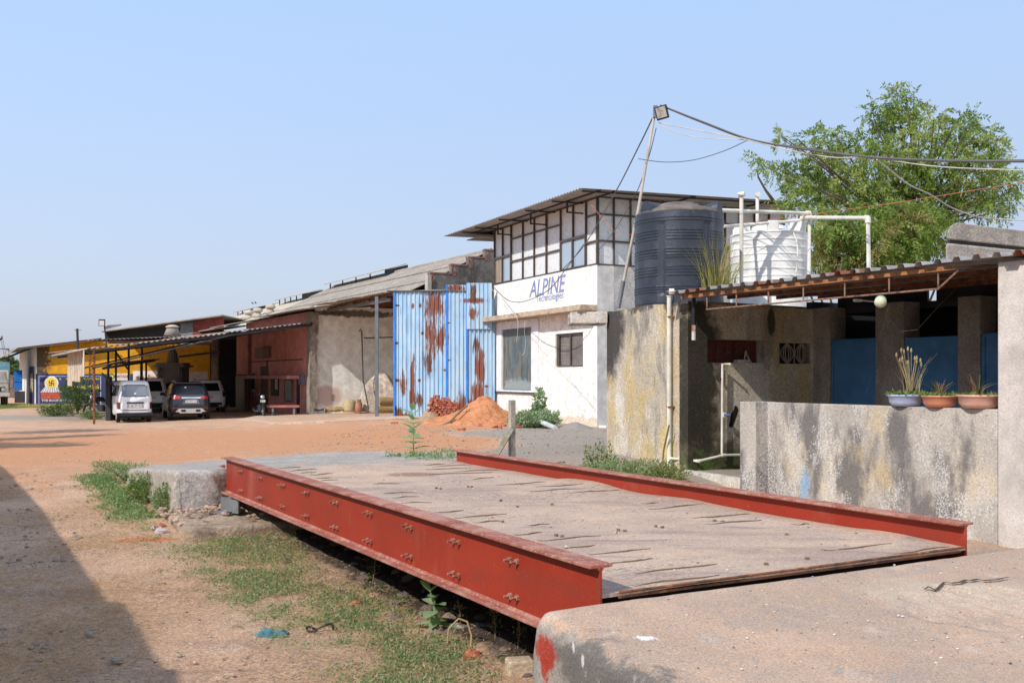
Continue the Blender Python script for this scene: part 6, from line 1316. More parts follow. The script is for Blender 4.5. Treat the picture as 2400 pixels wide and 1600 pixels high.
for (px, py, k) in ((1965, 555, 900), (1950, 600, 600), (2075, 620, 500), (1985, 640, 500)):
    c = np.array(P(px, py, 25)); C.append(c+g.normal(size=(k, 3))*[.22, .3, .28])
C = np.concatenate(C); leafmesh('dead_leaves', C, g.normal(size=C.shape), g.normal(size=C.shape), np.full(len(C), .11), np.full(len(C), .02), leafmat('dead_leaves', (.16, .07, .04), (.30, .15, .08)), bb)
# far trees at the left and a far tree line
ft_ = T('far_tree', 'small hazy green tree behind the truck and the blue gate', 'tree', tuple(P(30, 882, 95)))
crown('crown', [(30, 860, 16), (18, 850, 14), (42, 870, 14), (52, 880, 12), (8, 862, 14), (30, 878, 16), (12, 880, 16)], 95, 1.5, 60000, .35, .5, m_far, ft_, 21); MB().tube([P(28, 935, 95), P(28, 870, 95)], .15, 6).build('trunk', m_bark, ft_)
g = np.random.default_rng(31); n = 26000; x = g.uniform(-150, 130, n); h = 3.2+2.2*np.abs(vn(x, x*0, .06, 3))*2; C = np.stack([x, 150+g.uniform(-4, 4, n), h*g.random(n)**.7], 1)
C = C[(C[:, 0] < -64) | (C[:, 0] > 0)]
o = leafmesh('far_treeline', C, g.normal(size=C.shape), g.normal(size=C.shape), np.full(len(C), .9), np.full(len(C), .5), m_far); tag(o, 'distant band of trees along the horizon behind the yard', 'trees', kind='stuff')
# unseen leaf clusters and trunk, added to cast long streaks over the yard
lt = T('shadow_tree', 'unseen tree shape added beyond the left edge to streak the red earth with shadow', 'tree', (-20.5, 19.5, 0))
pts = []
g = np.random.default_rng(8); C = []
for (x, y, z, r, k) in ((-15.6, 20.6, 4.6, .7, 2000), (-16.8, 20.1, 4.8, .8, 2200), (-14.6, 21.0, 4.3, .35, 700), (-18.5, 20.3, 5.2, 1.0, 2200), (-20.5, 21.5, 6.2, 1.2, 2600), (-17.6, 24.6, 4.7, .8, 2200), (-16.4, 25.6, 4.5, .6, 1500), (-18.6, 28.5, 4.6, .8, 1800), (-17.2, 28.9, 4.3, .5, 1000)):
    C.append(np.array([x, y, z])+g.normal(size=(k, 3))*r*.55)
C = np.concatenate(C); leafmesh('crown', C, g.normal(size=C.shape), g.normal(size=C.shape), np.full(len(C), .2), np.full(len(C), .09), m_neem, lt); MB().tube([(-20.5, 19.5, 0), (-20.3, 19.7, 3), (-19.6, 20.4, 5)], [.2, .15, .08], 8).build('trunk', m_bark, lt)
# bush in front of the navy advertisement
def shrub(label, px, py, D, w_, h_, n, L, mat, seed, name='bush', cat='bush', wd=.45, stems=5):
    c = P(px, py, D); c.z = gz(c.x, c.y); t = T(name, label, cat, tuple(c)); g = np.random.default_rng(seed); k = g.normal(size=(n, 3)); k /= np.linalg.norm(k, axis=1, keepdims=True); r = g.random((n, 1))**.4
    lump = 1+.35*vn(k[:, 0]*2+seed, k[:, 2]*2+k[:, 1], 1.7, seed)[:, None]*2
    C = np.array(c)+k*r*lump*[w_/2, w_/2.6, h_/2]+[0, 0, h_/2]; C[:, 2] = np.maximum(C[:, 2], c.z+.01); D_ = k+g.normal(size=(n, 3))*.6+[0, 0, .3]; LL_ = g.uniform(.6, 1.2, n)*L
    leafmesh('foliage', C, D_, g.normal(size=(n, 3)), LL_, LL_*wd, mat, t)
    mb = MB(); rr = random.Random(seed)
    for i in range(stems): mb = MB(); mb.tube([c+V((rr.uniform(-.05, .05), 0, 0)), c+V((rr.uniform(-w_*.35, w_*.35), rr.uniform(-.1, .1), h_*rr.uniform(.5, .85)))], [.012*(1+h_), .004*(1+h_)], 5); mb.build('stem', m_bark, t)
    return t
m_dbush = leafmat('dark_bush_leaves', (.055, .115, .03), (.13, .20, .06), (.16, .17, .08))
shrub('dark leafy bush growing in front of the navy painted advertisement', 182, 970, 50, 1.9, 1.75, 4200, .10, m_dbush, 41)
shrub('low spreading bush at the foot of the navy advertisement, left of the motorcycle', 132, 975, 47.5, 1.7, .5, 1900, .09, m_dbush, 42)
shrub('low green tuft under the rusty shed post by the van', 215, 985, 44, 1.2, .35, 1200, .07, m_weed, 43)
shrub('pale grey green bush at the foot of the white office wall', 1260, 990, 31.3, 1.7, .5, 3200, .10, m_wg2, 44, wd=.6)
shrub('broad leaved sprig standing above the bush by the white office', 1265, 975, 32, .4, 1.1, 380, .16, m_wg2, 45, 'sapling', 'plant', .7)
shrub('green weeds crowding the base of the stained wall', 1480, 1105, 13.9, 1.35, .30, 3400, .045, m_weed2, 46, 'weed_clump', 'plant', .5)
shrub('green weeds at the foot of the drain pipe, right end of the clump', 1565, 1115, 13.6, .6, .28, 1300, .045, m_weed, 47, 'weed_clump', 'plant', .5)
shrub('small spray of weeds left of the stained wall, above the red girder', 1402, 1085, 14.6, .5, .5, 700, .05, m_weed, 48, 'weed_clump', 'plant', .4)
shrub('feathery weeds at the far end of the deck left of the concrete post', 1030, 1070, 14.3, .9, .42, 2600, .055, m_wg2, 49, 'weed_clump', 'plant', .3)
shrub('low weeds around the broad leaved sapling beyond the deck', 965, 1070, 15.2, 1.1, .32, 2200, .05, m_weed, 50, 'weed_clump', 'plant', .35)
shrub('thick weeds growing against the far ramp side, nearest the whitewashed corner', 392, 1215, 12.5, .42, .42, 1900, .04, m_weed2, 51, 'weed_clump', 'plant', .45, 3)
shrub('dense bright weeds against the middle of the far ramp side', 345, 1185, 13.7, .7, .42, 2800, .04, m_weed, 52, 'weed_clump', 'plant', .45, 3)
shrub('grassy weeds at the outer end of the far ramp', 290, 1135, 15.5, .7, .32, 1700, .045, m_weed2, 53, 'weed_clump', 'plant', .3, 3)
shrub('dry edged weeds at the left tip of the far ramp', 252, 1115, 17, .6, .2, 700, .045, m_weed2, 54, 'weed_clump', 'plant', .3, 3)
# calotropis like saplings with broad leaves
def sapling(label, base, h_, pairs, L, lean, seed):
    t = T('sapling', label, 'plant', tuple(base)); rr = random.Random(seed); base = V(base); ln = V(lean); st_pts = [base+ln*(k/6)**1.3*h_+Z*h_*k/6 for k in range(7)]
    MB().tube(st_pts, [.012*(1-k/9) for k in range(7)], 6).build('stem', m_cal, t); mb = MB()
    for i in range(pairs):
        f = .15+.85*i/(pairs-1); p = base+ln*f**1.3*h_+Z*h_*f; a0 = i*1.9+rr.uniform(-.6, .6)
        for s in (0, math.pi):
            a = a0+s; el = .05+.8*f*f+rr.uniform(-.35, .3); d = V((math.cos(a)*math.cos(el), math.sin(a)*math.cos(el), math.sin(el))); sd_ = d.cross(Z).normalized(); l = L*rr.uniform(.75, 1.15)*(1-.3*f); up = sd_.cross(d).normalized(); vs = []; K = 7
            for k in range(K+1):
                u_ = k/K; wv = .27*l*math.sin(math.pi*min(1, u_*.93+.05))**.75; c = p+d*l*u_-Z*(.22*l*u_*u_); vs += [c-sd_*wv+up*.12*wv, c-up*.10*wv, c+sd_*wv+up*.12*wv]
            mb.add(vs, [(3*k+j, 3*k+j+1, 3*k+j+4, 3*k+j+3) for k in range(K) for j in (0, 1)])
    mb.build('leaves', m_cal, t, smooth=True)
pb = G(1028, 1478, .02); sapling('broad leaved milkweed sapling growing from under the near girder', pb, .34, 7, .20, (-.22, 0, 0), 3)
pb = P(970, 1062, 15.0); sapling('broad leaved sapling standing beyond the far end of the deck', (pb.x, pb.y, .45), .95, 12, .30, (-.02, 0, 0), 4)
pb = P(1278, 1590, 4.95); shrub('tuft of small leaves at the foot of the ramp corner, under the red paint smear', 1275, 1640, 4.85, .14, .14, 260, .022, m_weed, 55, 'weed_clump', 'plant', .5, 2)
# ground cover: low weeds along the girder and dry grass
def scatter(name, label, cat, n, fn, Lr, mat, seed, wd=.3, up=.6, cl=14, rad_=.06):
    g = np.random.default_rng(seed); P_ = []
    while sum(len(p) for p in P_) < n:
        a, b = fn(g, 4000); P_.append(np.stack([a, b], 1))
    P_ = np.concatenate(P_)[:n]; X_ = np.repeat(P_[:, 0], cl)+g.normal(size=n*cl)*rad_; Y_ = np.repeat(P_[:, 1], cl)+g.normal(size=n*cl)*rad_
    Zt = terr(X_, Y_)+g.random(n*cl)*.03+.004; C = np.stack([X_, Y_, Zt], 1); m = len(C); D_ = g.normal(size=(m, 3)); D_[:, 2] = np.abs(D_[:, 2])*up+.08; LL_ = g.uniform(Lr[0], Lr[1], m)
    o = leafmesh(name, C, D_, g.normal(size=(m, 3)), LL_, LL_*wd, mat); return tag(o, label, cat, kind='stuff')
def strip_pts(dens):
    def f(g, n):
        a = g.uniform(-2.6, 8.6, n); b = g.uniform(-2.4, .35, n); p = np.array([O0.x+E1.x*a+E2.x*b, O0.y+E1.y*a+E2.y*b]).T
        w_ = np.exp(-((b+.42+.3*vn(a, b, .8, 61)*2)/.40)**2)*np.clip(vn(p[:, 0], p[:, 1], 1.3, 62)*1.3+vn(p[:, 0], p[:, 1], 6, 64)*1.6+.30+.07*a, 0, 1); k = g.random(n) < w_*dens; k &= ~((a > 6.6) & (b > -.95)); k &= ~((a < .1) & (b > -.55)); return p[k, 0], p[k, 1]
    return f
scatter('ground_weeds', 'low green weeds creeping along the foot of the red girder', 'weeds', 2300, strip_pts(1.0), (.009, .030), m_weed2, 71, .5, .9, 24, .06)
scatter('dry_grass', 'dry straw coloured grass mixed among the weeds by the girder', 'dry grass', 2900, strip_pts(1.2), (.025, .09), m_straw, 72, .05, .3, 9, .16)
def straw_pts(g, n):
    y = 3.3+g.random(n)**1.5*14; x = -y*.51+g.uniform(-.3, 3.6, n)*(y/9)**.5; k = g.random(n) < np.clip(vn(x, y, .9, 63)*2.4+.35, 0, 1)*np.exp(-np.maximum(0, x+.40*y)*.9); return x[k], y[k]
scatter('dry_grass', 'trampled straw and dry grass lying in the shade at lower left', 'dry grass', 5200, straw_pts, (.03, .11), m_straw, 73, .045, .10, 7, .12)
def wall_pts(g, n):
    x = g.uniform(-30, -17.5, n); y = 60.8+g.normal(size=n)*.5; return x, y
scatter('dry_grass', 'dry yellow grass along the foot of the navy advertisement', 'dry grass', 900, wall_pts, (.1, .3), leafmat('sere_grass', (.34, .33, .12), (.55, .45, .22)), 74, .12, 1.6, 9, .15)
def g2(g, n): return -31.5+g.normal(size=n)*.9, 59+g.normal(size=n)*1.6
scatter('green_grass', 'green grass patch in front of the white end wall at far left', 'grass', 900, g2, (.08, .22), m_weed, 75, .12, 1.6, 9, .15)
def g3_(g, n):
    a = g.uniform(8.5, 13.2, n); b = -.82-np.abs(g.normal(size=n))*.18; return O0.x+E1.x*a+E2.x*b, O0.y+E1.y*a+E2.y*b
scatter('ground_weeds', 'weeds fringing the outer side of the far concrete ramp', 'weeds', 700, g3_, (.02, .06), m_weed2, 76, .45, .9, 12, .06)
# ---------------- stones ----------------
def rockmesh(mb, c, r, g, fl=.6):
    c = V(c); vs = []; K = 5; M_ = 7; ph = g.uniform(0, 6)
    for j in range(K+1):
        t = math.pi*j/K
        for k in range(M_):
            a = 2*math.pi*k/M_+ph; q = r*g.uniform(.75, 1.1); vs.append(c+V((q*math.sin(t)*math.cos(a), q*math.sin(t)*math.sin(a)*.8, q*math.cos(t)*fl)))
    mb.add(vs, [(j*M_+k, (j+1)*M_+k, (j+1)*M_+(k+1) % M_, j*M_+(k+1) % M_) for j in range(K) for k in range(M_)])
m_stone = leafmat; 
def stonemat(name, c1, c2):
    b = NB(name); g = b.new('ShaderNodeNewGeometry'); b.lk(b.mix(g.outputs['Random Per Island'], c1, c2), b.b.inputs['Base Color']); b.b.inputs['Roughness'].default_value = .95; return b.m
m_peb = stonemat('pebbles', (.26, .18, .14), (.52, .38, .27)); m_rub = stonemat('brown_rubble', (.10, .075, .06), (.24, .18, .14)); m_pebd = stonemat('dark_gravel', (.16, .14, .125), (.36, .32, .28))
def pebbles(name, label, n, fn, r0, r1, mat, seed, fl=.5):
    rr = random.Random(seed); g = np.random.default_rng(seed); mb = MB(); k = 0
    while k < n:
        a, b = fn(g, 500); zz_ = terr(a, b)
        for x, y, z in zip(a, b, zz_):
            if k >= n: break
            r = r0*(r1/r0)**(rr.random()**2.2); rockmesh(mb, (x, y, z+r*.15), r, rr, fl); k += 1
    return tag(mb.build(name, mat), label, 'stones', kind='stuff')
def road_pts(g, n):
    y = 3.4+g.random(n)**1.6*22; x = g.uniform(-.52, .12, n)*y+.0; a, b = ez(x, y); k = (b < -.2) | (a > 13); k &= ~((a > 6.5) & (a < 13.4) & (b > -.8)); return x[k], y[k]
pebbles('pebbles', 'small stones scattered over the earth road', 5200, road_pts, .004, .020, m_peb, 81)
def underdeck_pts(g, n): a = g.uniform(0, 7, n); b = g.uniform(-.2, 1.6, n); return O0.x+E1.x*a+E2.x*b, O0.y+E1.y*a+E2.y*b
pebbles('rubble', 'dark rubble heaped in the shade under the weighbridge', 420, underdeck_pts, .02, .08, m_rub, 82, .7)
def grav_pts(g, n): y = g.uniform(15, 34, n); x = g.uniform(-5, 3.2, n); k = x < 3-.03*y; return x[k], y[k]
pebbles('gravel', 'grey gravel strewn in front of the white office', 1500, grav_pts, .012, .035, m_pebd, 83)
def shade_pts(g, n): y = 3.4+g.random(n)**1.4*14; x = -y*.52+g.uniform(0, 1.5, n)*(y/9)**.6; k = x+.40*y < -.35; return x[k], y[k]
pebbles('gravel', 'dark broken stones lying in the shade at lower left', 700, shade_pts, .006, .035, m_pebd, 84)
def pier_pts(g, n): a = 8.2-np.abs(g.normal(size=n))*.35; b = g.uniform(-.85, .3, n); return O0.x+E1.x*a+E2.x*b, O0.y+E1.y*a+E2.y*b
rr = random.Random(90); mb = MB(); gg = np.random.default_rng(90); a, b = pier_pts(gg, 150)
for x, y in zip(a, b): rockmesh(mb, (x, y, .26+rr.uniform(0, .05)*1), rr.uniform(.012, .045), rr)
tag(mb.build('rubble', m_peb), 'crumbled mortar and stones on top of the far foundation block', 'stones', kind='stuff')
rr = random.Random(91); mb = MB()
for i in range(900):
    a = -.1-3.5*rr.random()**.8; b = rr.uniform(-.3, 3.4); rockmesh(mb, E(a, b, ramp_z(a, b)+.002), rr.choice((.003, .004, .005, .008)), rr, .6)
for i in range(260):
    a = rr.uniform(.1, 8); b = rr.uniform(.15, 2.9); rockmesh(mb, E(a, b, float(deckz(np.array(a), np.array(b)))+.003), rr.choice((.004, .006, .01)), rr, .5)
tag(mb.build('grit', stonemat('grit', (.10, .08, .07), (.72, .66, .6))), 'loose grit and small stones scattered on the ramp and the deck', 'stones', kind='stuff')
# individual stones and litter
def stone(px, py, r, label, mat=m_rock, z=None, fl=.65):
    p = G(px, py, 0)
    for _ in range(4): p = G(px, py, gz(p.x, p.y))
    mb = MB(); rockmesh(mb, (0, 0, 0), r, random.Random(int(px*7+py)), fl); t = mkobj('stone', None, None) if False else mb.build('stone', mat); t.location = (p.x, p.y, p.z+r*fl*.45); return tag(t, label, 'stone')
stone(377, 1250, .085, 'pale grey stone below the far ramp corner, right of a pair', M('pale_stone', (.42, .39, .38), .95, coord='O')); stone(362, 1243, .06, 'bluish grey stone at the left below the far ramp corner')
stone(379, 1236, .06, 'orange brick fragment between grey stones by the far ramp', m_brick); stone(148, 1315, .035, 'small dark stone alone on the road near the shade edge', m_pebd)
stone(1026, 1478-8, .10, 'dusty rock beside the milkweed sapling under the girder') if False else None
stone(1107, 1545, .075, 'red brick lump lying in the dry grass before the ramp', m_brick); stone(1080, 1479, .07, 'rounded dusty rock under the girder near the dry vine'); stone(1119, 1475, .06, 'grey rock under the girder, right of the dusty one')
stone(788, 1450, .05, 'brown clod of earth in the weeds, left of the sapling'); stone(835, 1420, .06, 'reddish clod of earth in the weeds below the girder', m_brick); stone(210, 1490, .05, 'dark stone in the shade near the shadow corner', m_pebd); stone(203, 1495-65, .035, 'grey stone near the step of the shadow edge'); stone(272, 1552, .05, 'flat dark stone at the bottom of the shade', m_pebd); stone(421, 1538, .022, 'tiny dark stone on the sunny road at the bottom', m_pebd)
p = G(1218, 1575, .02); mb = MB(); mb.cb((0, 0, .055), (.17, .14, .11), 12); o = mb.build('cut_stone', M('buff_stone', (.46, .36, .25), .95, [('n', (.34, .27, .2), (9, 9, 9), .5, .66, .7)], (30, .8, .01), coord='O'), bevel=.018, bseg=3); o.location = (p.x, p.y, .0); tag(o, 'buff cut stone block lying beside the ramp corner', 'stone')
# teal rag
p = G(637, 1490, .0); g = np.random.default_rng(5); n = 26; U_, V__ = np.meshgrid(np.linspace(-1, 1, n), np.linspace(-1, 1, n)); hgt = .03+np.abs(vn(U_, V__, 2.2, 91))*.16+.04*np.exp(-((U_+.5)**2+V__**2)/.1)+.05*np.abs(vn(U_+V__, V__*.3, 5, 92)); hgt *= np.clip(1.15-np.maximum(abs(U_), abs(V__))**4, .1, 1)
rx = .11*(1-.35*U_*0)*(1+.3*vn(U_, V__, 1.5, 93)*2); vs = [(p.x+U_[i, j]*rx[i, j], p.y+V__[i, j]*.06*(1.2-.5*abs(U_[i, j]))*(1+.5*vn(U_[i, j], V__[i, j], 2, 94)), gz(p.x, p.y)+hgt[i, j]*.5) for i in range(n) for j in range(n)]
mb = MB(); mb.add(vs, [(i*n+j, i*n+j+1, (i+1)*n+j+1, (i+1)*n+j) for i in range(n-1) for j in range(n-1)]); tag(mb.build('rag', M('teal_cloth', (.05, .13, .15), .9, [('n', (.10, .21, .23), (12, 12, 12), .48, .6, .8)]), smooth=True), 'crumpled teal cloth rag lying on the road', 'rag')
p = G(750, 1483, .0); mb = MB(); mb.tube([p+V((.09*math.cos(a)*1.1, .06*math.sin(a), .03+.03*math.sin(a*2))) for a in [k*.42 for k in range(12)]], .009, 6); tag(mb.build('rubber_loop', m_black), 'black rubber loop lying among the dry grass', 'strap')
p = G(1085, 1515, .02); mb = MB(); mb.tube([p+V((-.11, 0, 0)), p+V((-.10, .02, .12)), p+V((-.03, .03, .19)), p+V((.03, .02, .17)), p+V((.06, 0, .08)), p+V((.055, -.03, 0))], .008, 6); tag(mb.build('dry_vine', m_straw), 'dry straw coloured vine arching over the grass by the ramp', 'vine')
def weedstalk(px, py, h_, label, seed):
    p = G(px, py, .03); rr = random.Random(seed); mb = MB(); t = T('weed_stalk', label, 'plant', tuple(p)); K = 5; top = p+V((rr.uniform(-.03, .03), 0, h_)); mb.tube([p, p.lerp(top, .5)+V((.01, 0, 0)), top], [.003, .0025, .0015], 5)
    for k in range(7): q = p.lerp(top, .3+.1*k); mb.tube([q, q+V((rr.uniform(-.07, .07), rr.uniform(-.03, .03), .04))], .0015, 4)
    mb.build('stalk', m_straw, t); g = np.random.default_rng(seed); C = np.array([p.lerp(top, float(f)) for f in g.random(40)])+g.normal(size=(40, 3))*.025; leafmesh('leaves', C, g.normal(size=(40, 3)), g.normal(size=(40, 3)), np.full(40, .022), np.full(40, .012), m_weed, t)
weedstalk(693, 1285, .30, 'thin dry stalk standing before the girder at left', 1); weedstalk(872, 1370, .28, 'branched wispy weed in front of the girder middle', 2); weedstalk(1078, 1475, .22, 'short upright stalk beside the milkweed sapling', 3); weedstalk(1160, 1500, .24, 'wispy weed under the near end of the girder', 4); weedstalk(1213, 1520, .24, 'leafy stalk next to the ramp corner', 5); weedstalk(1300, 1640, .2, 'yellow tipped stalk at the ramp foot', 6)
# ---------------- yard items ----------------
# mound of red earth and stack of bricks
def mound(name, label, pts_, D0, mat, seed, zb=.25, n=60, rough=.07):
    X_ = [P(px, py, D0) for px, py in pts_]; x0 = X_[0].x; x1 = X_[-1].x; xs = np.linspace(x0, x1, n); tops = np.interp(xs, [p.x for p in X_], [p.z for p in X_]); dy = 1.5; ys = np.linspace(-1, 1, n); mb = MB(); vs = []
    for i in range(n):
        for j in range(n):
            h = (tops[i]-zb)*max(0, 1-abs(ys[j])**1.35); x = xs[i]; y = D0+ys[j]*dy*(.5+.5*math.sin(math.pi*i/(n-1))); g_ = min(1, h*4); h += (float(vn(x, y, 3.5, seed))*rough*1.6+float(vn(x, y, 11, seed+1))*rough+float(vn(x, y, 27, seed+2))*rough*.5)*g_
            vs.append((x, y, zb+h-.05))
    mb.add(vs, [(i*n+j, (i+1)*n+j, (i+1)*n+j+1, i*n+j+1) for i in range(n-1) for j in range(n-1)]); o = mb.build(name, mat, smooth=True); return tag(o, label, 'mound')
m_soilr = M('red_earth', (.52, .22, .10), .97, [('n', (.36, .15, .075), (5, 5, 5), .48, .62, .8), ('n', (.62, .34, .2), (12, 12, 12), .56, .68, .7), ('n', (.45, .10, .05), (22, 22, 22), .66, .7, .8)], (30, 1, .03))
mound('earth_mound', 'heap of loose red orange earth in front of the blue sheets', [(945, 1003), (975, 990), (1000, 982), (1040, 972), (1080, 955), (1122, 927), (1140, 926), (1160, 938), (1185, 957), (1215, 975), (1245, 990), (1262, 998)], 33.6, m_soilr, 101, .27, 90)
mound('gravel_mound', 'small grey gravel heap at the corner of the white office', [(1305, 1003), (1325, 990), (1350, 984), (1375, 992), (1395, 1003)], 31.0, m_pebd, 111, .26, 40, .03)
mound('earth_mound', 'low dirt hump leaning on the brick stack', [(978, 985), (995, 962), (1012, 950), (1028, 958), (1040, 980)], 36.6, M('brown_earth', (.36, .24, .15), .95, [('n', (.24, .16, .1), (6, 6, 6), .5, .65, .8)]), 121, .28, 40, .04)
bm0 = MB(); bm0.cb((0, 0, 0), (.22, .10, .075)); b0_ = bm0.build('brick', m_brick, bevel=.006); bme = b0_.data; bpy.data.objects.remove(b0_)
rr = random.Random(55); first = True; c0 = P(1040, 960, 36.3); z0 = gz(c0.x, c0.y)
lev = [(7, 0), (7, 0), (7, 0), (7, 0), (7, .0), (7, 0), (6, .1), (6, .1), (5, .2), (4, .3), (2, .6)]
for L_, (k, sh_) in enumerate(lev):
    for i in range(k):
        for row in range(2):
            if row and L_ > 7: continue
            end = (i+L_) % 3 == 0
            o = bpy.data.objects.new('brick', bme); ALL.link(o); m_ = o.modifiers.new('bevel', 'BEVEL'); m_.width = .006; m_.segments = 1
            o.location = (c0.x-.52+sh_*.3+i*.155+rr.uniform(-.02, .02)+(.07 if L_ % 2 else 0), 36.2+row*.24+rr.uniform(-.03, .03), z0+.04+L_*.083); o.rotation_euler = (rr.uniform(-.05, .05), rr.uniform(-.06, .06), (math.pi/2 if not end else 0)+rr.uniform(-.25, .25))
            lab = ('red brick in the %s of the stack before the blue sheets' % ('foot' if L_ < 3 else 'middle' if L_ < 6 else 'upper part')) if L_ < 10 else 'red brick crowning the stack before the blue sheets'
            tag(o, lab, 'brick', 'bricks stacked before the blue sheets, '+('foot' if L_ < 3 else 'middle' if L_ < 6 else 'upper part' if L_ < 10 else 'crown'))
for i, (px, py) in enumerate(((1160, 1003), (1172, 1005), (1178, 1000), (1212, 1003), (1082, 1009), (924, 993), (1125, 999), (1196, 996))):
    p = P(px, py, 31.5); 
    for _ in range(4): p = G(px, py, gz(p.x, p.y))
    o = bpy.data.objects.new('loose_brick', bme); ALL.link(o); o.location = (p.x, p.y, p.z+.03); o.rotation_euler = (0, rr.uniform(-.2, .2), rr.uniform(0, 3)); tag(o, 'loose red brick lying at the foot of the earth heap', 'brick', 'loose bricks around the earth heap')
# concrete post with a strut
pt = T('concrete_post', 'square weathered concrete post with a slanting strut beyond the right girder', 'post', tuple(P(1200, 1080, 15.5)))
m_post = M('post_concrete', (.34, .30, .25), .95, [('n', (.2, .17, .14), (6, 6, 2), .5, .66, .8), ('n', (.45, .41, .35), (10, 10, 10), .56, .7, .7)], (40, .8, .008))
p = P(1200, 882, 15.4); MB().cb((p.x, 15.4, .7), (.085, .085, (zpx(0, 937, 15.4)-.7)*2), 29.5).build('post', m_post, pt, bevel=.006)
a = P(1192, 1018, 15.35); b_ = P(1165, 1063, 15.2)
mb = MB(); d = (b_-a).normalized(); mb.tube([a-d*.1, b_+d*.35], .05, 4); mb.build('strut', M('mossy_post', (.22, .22, .15), .95, [('n', (.3, .27, .22), (8, 8, 8), .5, .65, .8)]), pt)
# grey pvc pipe on the ground, hose over the mound
a = P(1256, 983, 31.5); b_ = P(1302, 1003, 29.5); tag(MB().tube([a, b_], .075, 14).build('loose_pipe', M('grey_pvc', (.52, .53, .53), .4)), 'thick grey plastic pipe lying in front of the office bush', 'pipe')
hz2 = [P(1015, 1000, 32.8), P(1035, 997, 32.6), P(1055, 988, 32.5), P(1070, 972, 32.6), P(1085, 958, 32.8), P(1095, 950, 33)]; tag(MB().tube(hz2, .035, 8).build('hose', M('old_hose', (.17, .12, .09), .9)), 'old brown hose draped over the left slope of the earth heap', 'hose')
tag(MB().tube([P(1405, 1000, 28), P(1422, 1001, 27.9)], .05, 10).build('loose_pipe', m_pvc), 'short white pipe end beside the stained wall', 'pipe')
# items in the open bay
def q2(px, py, D): return P(px, py, D)
c = q2(841, 962, 43.6); gc = T('gas_cylinder', 'squat reddish brown gas cylinder standing in the open bay', 'gas cylinder', tuple(c)); m_gas = M('old_red_cylinder', (.36, .16, .10), .7, [('n', (.2, .12, .09), (5, 5, 5), .5, .65, .7)])
c.z = .34; MB().lathe(c, [(.13, 0), (.15, .02), (.16, .08), (.16, .36), (.13, .43), (.05, .47), (.04, .5)], 20).build('cylinder_body', m_gas, gc, smooth=True); MB().lathe(c+Z*.46, [(.10, 0), (.105, .1), (.095, .1), (.09, 0)], 16).build('collar', m_gas, gc)
tag(MB().lathe(V((q2(819, 0, 44).x, 44, .34)), [(.27, 0), (.31, .1), (.31, .42), (.24, .52), (.05, .56)], 20).build('sack', M('yellowish_sack', (.42, .34, .2), .9), smooth=True), 'rounded yellowish sack standing against the bay wall', 'sack')
cx_ = q2(885, 0, 44).x; g = np.random.default_rng(3); n = 40; mb = MB(); vs = []
for i in range(n):
    for j in range(n):
        u_ = i/(n-1)*2-1; v_ = j/(n-1)*2-1; r_ = math.sqrt(u_*u_+v_*v_); h = 1.72*max(0, 1-max(abs(u_), abs(v_))**3.2)**.8*(1-.28*max(0, -u_)) ; a = math.atan2(v_, u_); f = 1+.07*math.sin(a*9+3*h)*min(1, (1.75-h)*1.4); vs.append((cx_+u_*.95*f*(1.12-.15*h), 44.6+v_*.7*f, .33+h+.05*float(vn(u_*3, v_*3, 1, 140))))
mb.add(vs, [(i*n+j, (i+1)*n+j, (i+1)*n+j+1, i*n+j+1) for i in range(n-1) for j in range(n-1)]); o = mb.build('tarpaulin_heap', M('dusty_tarpaulin', (.46, .39, .32), .95, [('n', (.32, .26, .21), (2.5, 2.5, .8), .46, .62, .8), ('n', (.55, .5, .43), (6, 6, 2), .55, .7, .7)], (6, .8, .05)), smooth=True); tag(o, 'tall heap under a dusty creased tarpaulin in the open bay', 'tarpaulin')
m_roll = M('coir_mat', (.33, .22, .10), .95, [('n', (.18, .11, .05), (14, 14, 14), .48, .6, .8)])
for i, (px, zz_, nm) in enumerate(((903, .52, 'lower'), (907, .86, 'upper'))): c = q2(px, 0, 42.0); tag(MB().tube([V((c.x-.32, 42, zz_)), V((c.x+.42, 42.3, zz_))], .17, 14).build('rolled_mat', m_roll), nm+' of two rolled brown coir mats behind the bay post', 'mat')
for i, (px, r_, l_, nm, mt_) in enumerate(((789, .11, .42, 'tan rolled sack lying on the bay floor', m_roll), (765, .07, .5, 'bundle of dark rope and rags at the foot of the pier', m_dark), (775, .08, .3, 'small heap of grey rags by the bay wall', M('grey_rags', (.3, .26, .22), .95)))):
    c = q2(px, 0, 43.8); mb = MB(); rr = random.Random(i); mb.tube([V((c.x-l_+l_*2*k/8, 43.8+rr.uniform(-.1, .1), .36+r_*.8+rr.uniform(-.02, .05))) for k in range(9)], [r_*rr.uniform(.6, 1.2) for _ in range(9)], 8); tag(mb.build('bundle', mt_, smooth=True), nm, 'bundle')
tag(MB().tube([q2(864, 958, 43.2), q2(851, 890, 43.6), q2(848, 778, 44.2), q2(845, 771, 44.2), q2(842, 776, 44.2)], .03, 6).build('hooked_pole', m_dark), 'long dark pole with a hooked tip leaning in the open bay', 'pole')
tag(MB().tube([q2(853, 792, 44.5), q2(921, 790, 44.5)], .03, 6).build('wall_bar', m_dark), 'thin dark horizontal bar across the bay wall behind the post', 'bar')
# bench before the pink wall
bx = P(665, 882, 44.5); bn = T('bench', 'small dark bench standing in front of the pink wall', 'bench', (bx.x, 44.5, .1)); MB().ob((bx.x-.72, 44.3, .52), (1.45, 0, 0), (0, .4, 0), (0, 0, .1)).build('seat', m_frp, bn)
for s in (-.5, .45): MB().ob((bx.x+s, 44.35, .05), (.08, 0, 0), (0, .3, 0), (0, 0, .48)).build('leg', m_grey, bn)
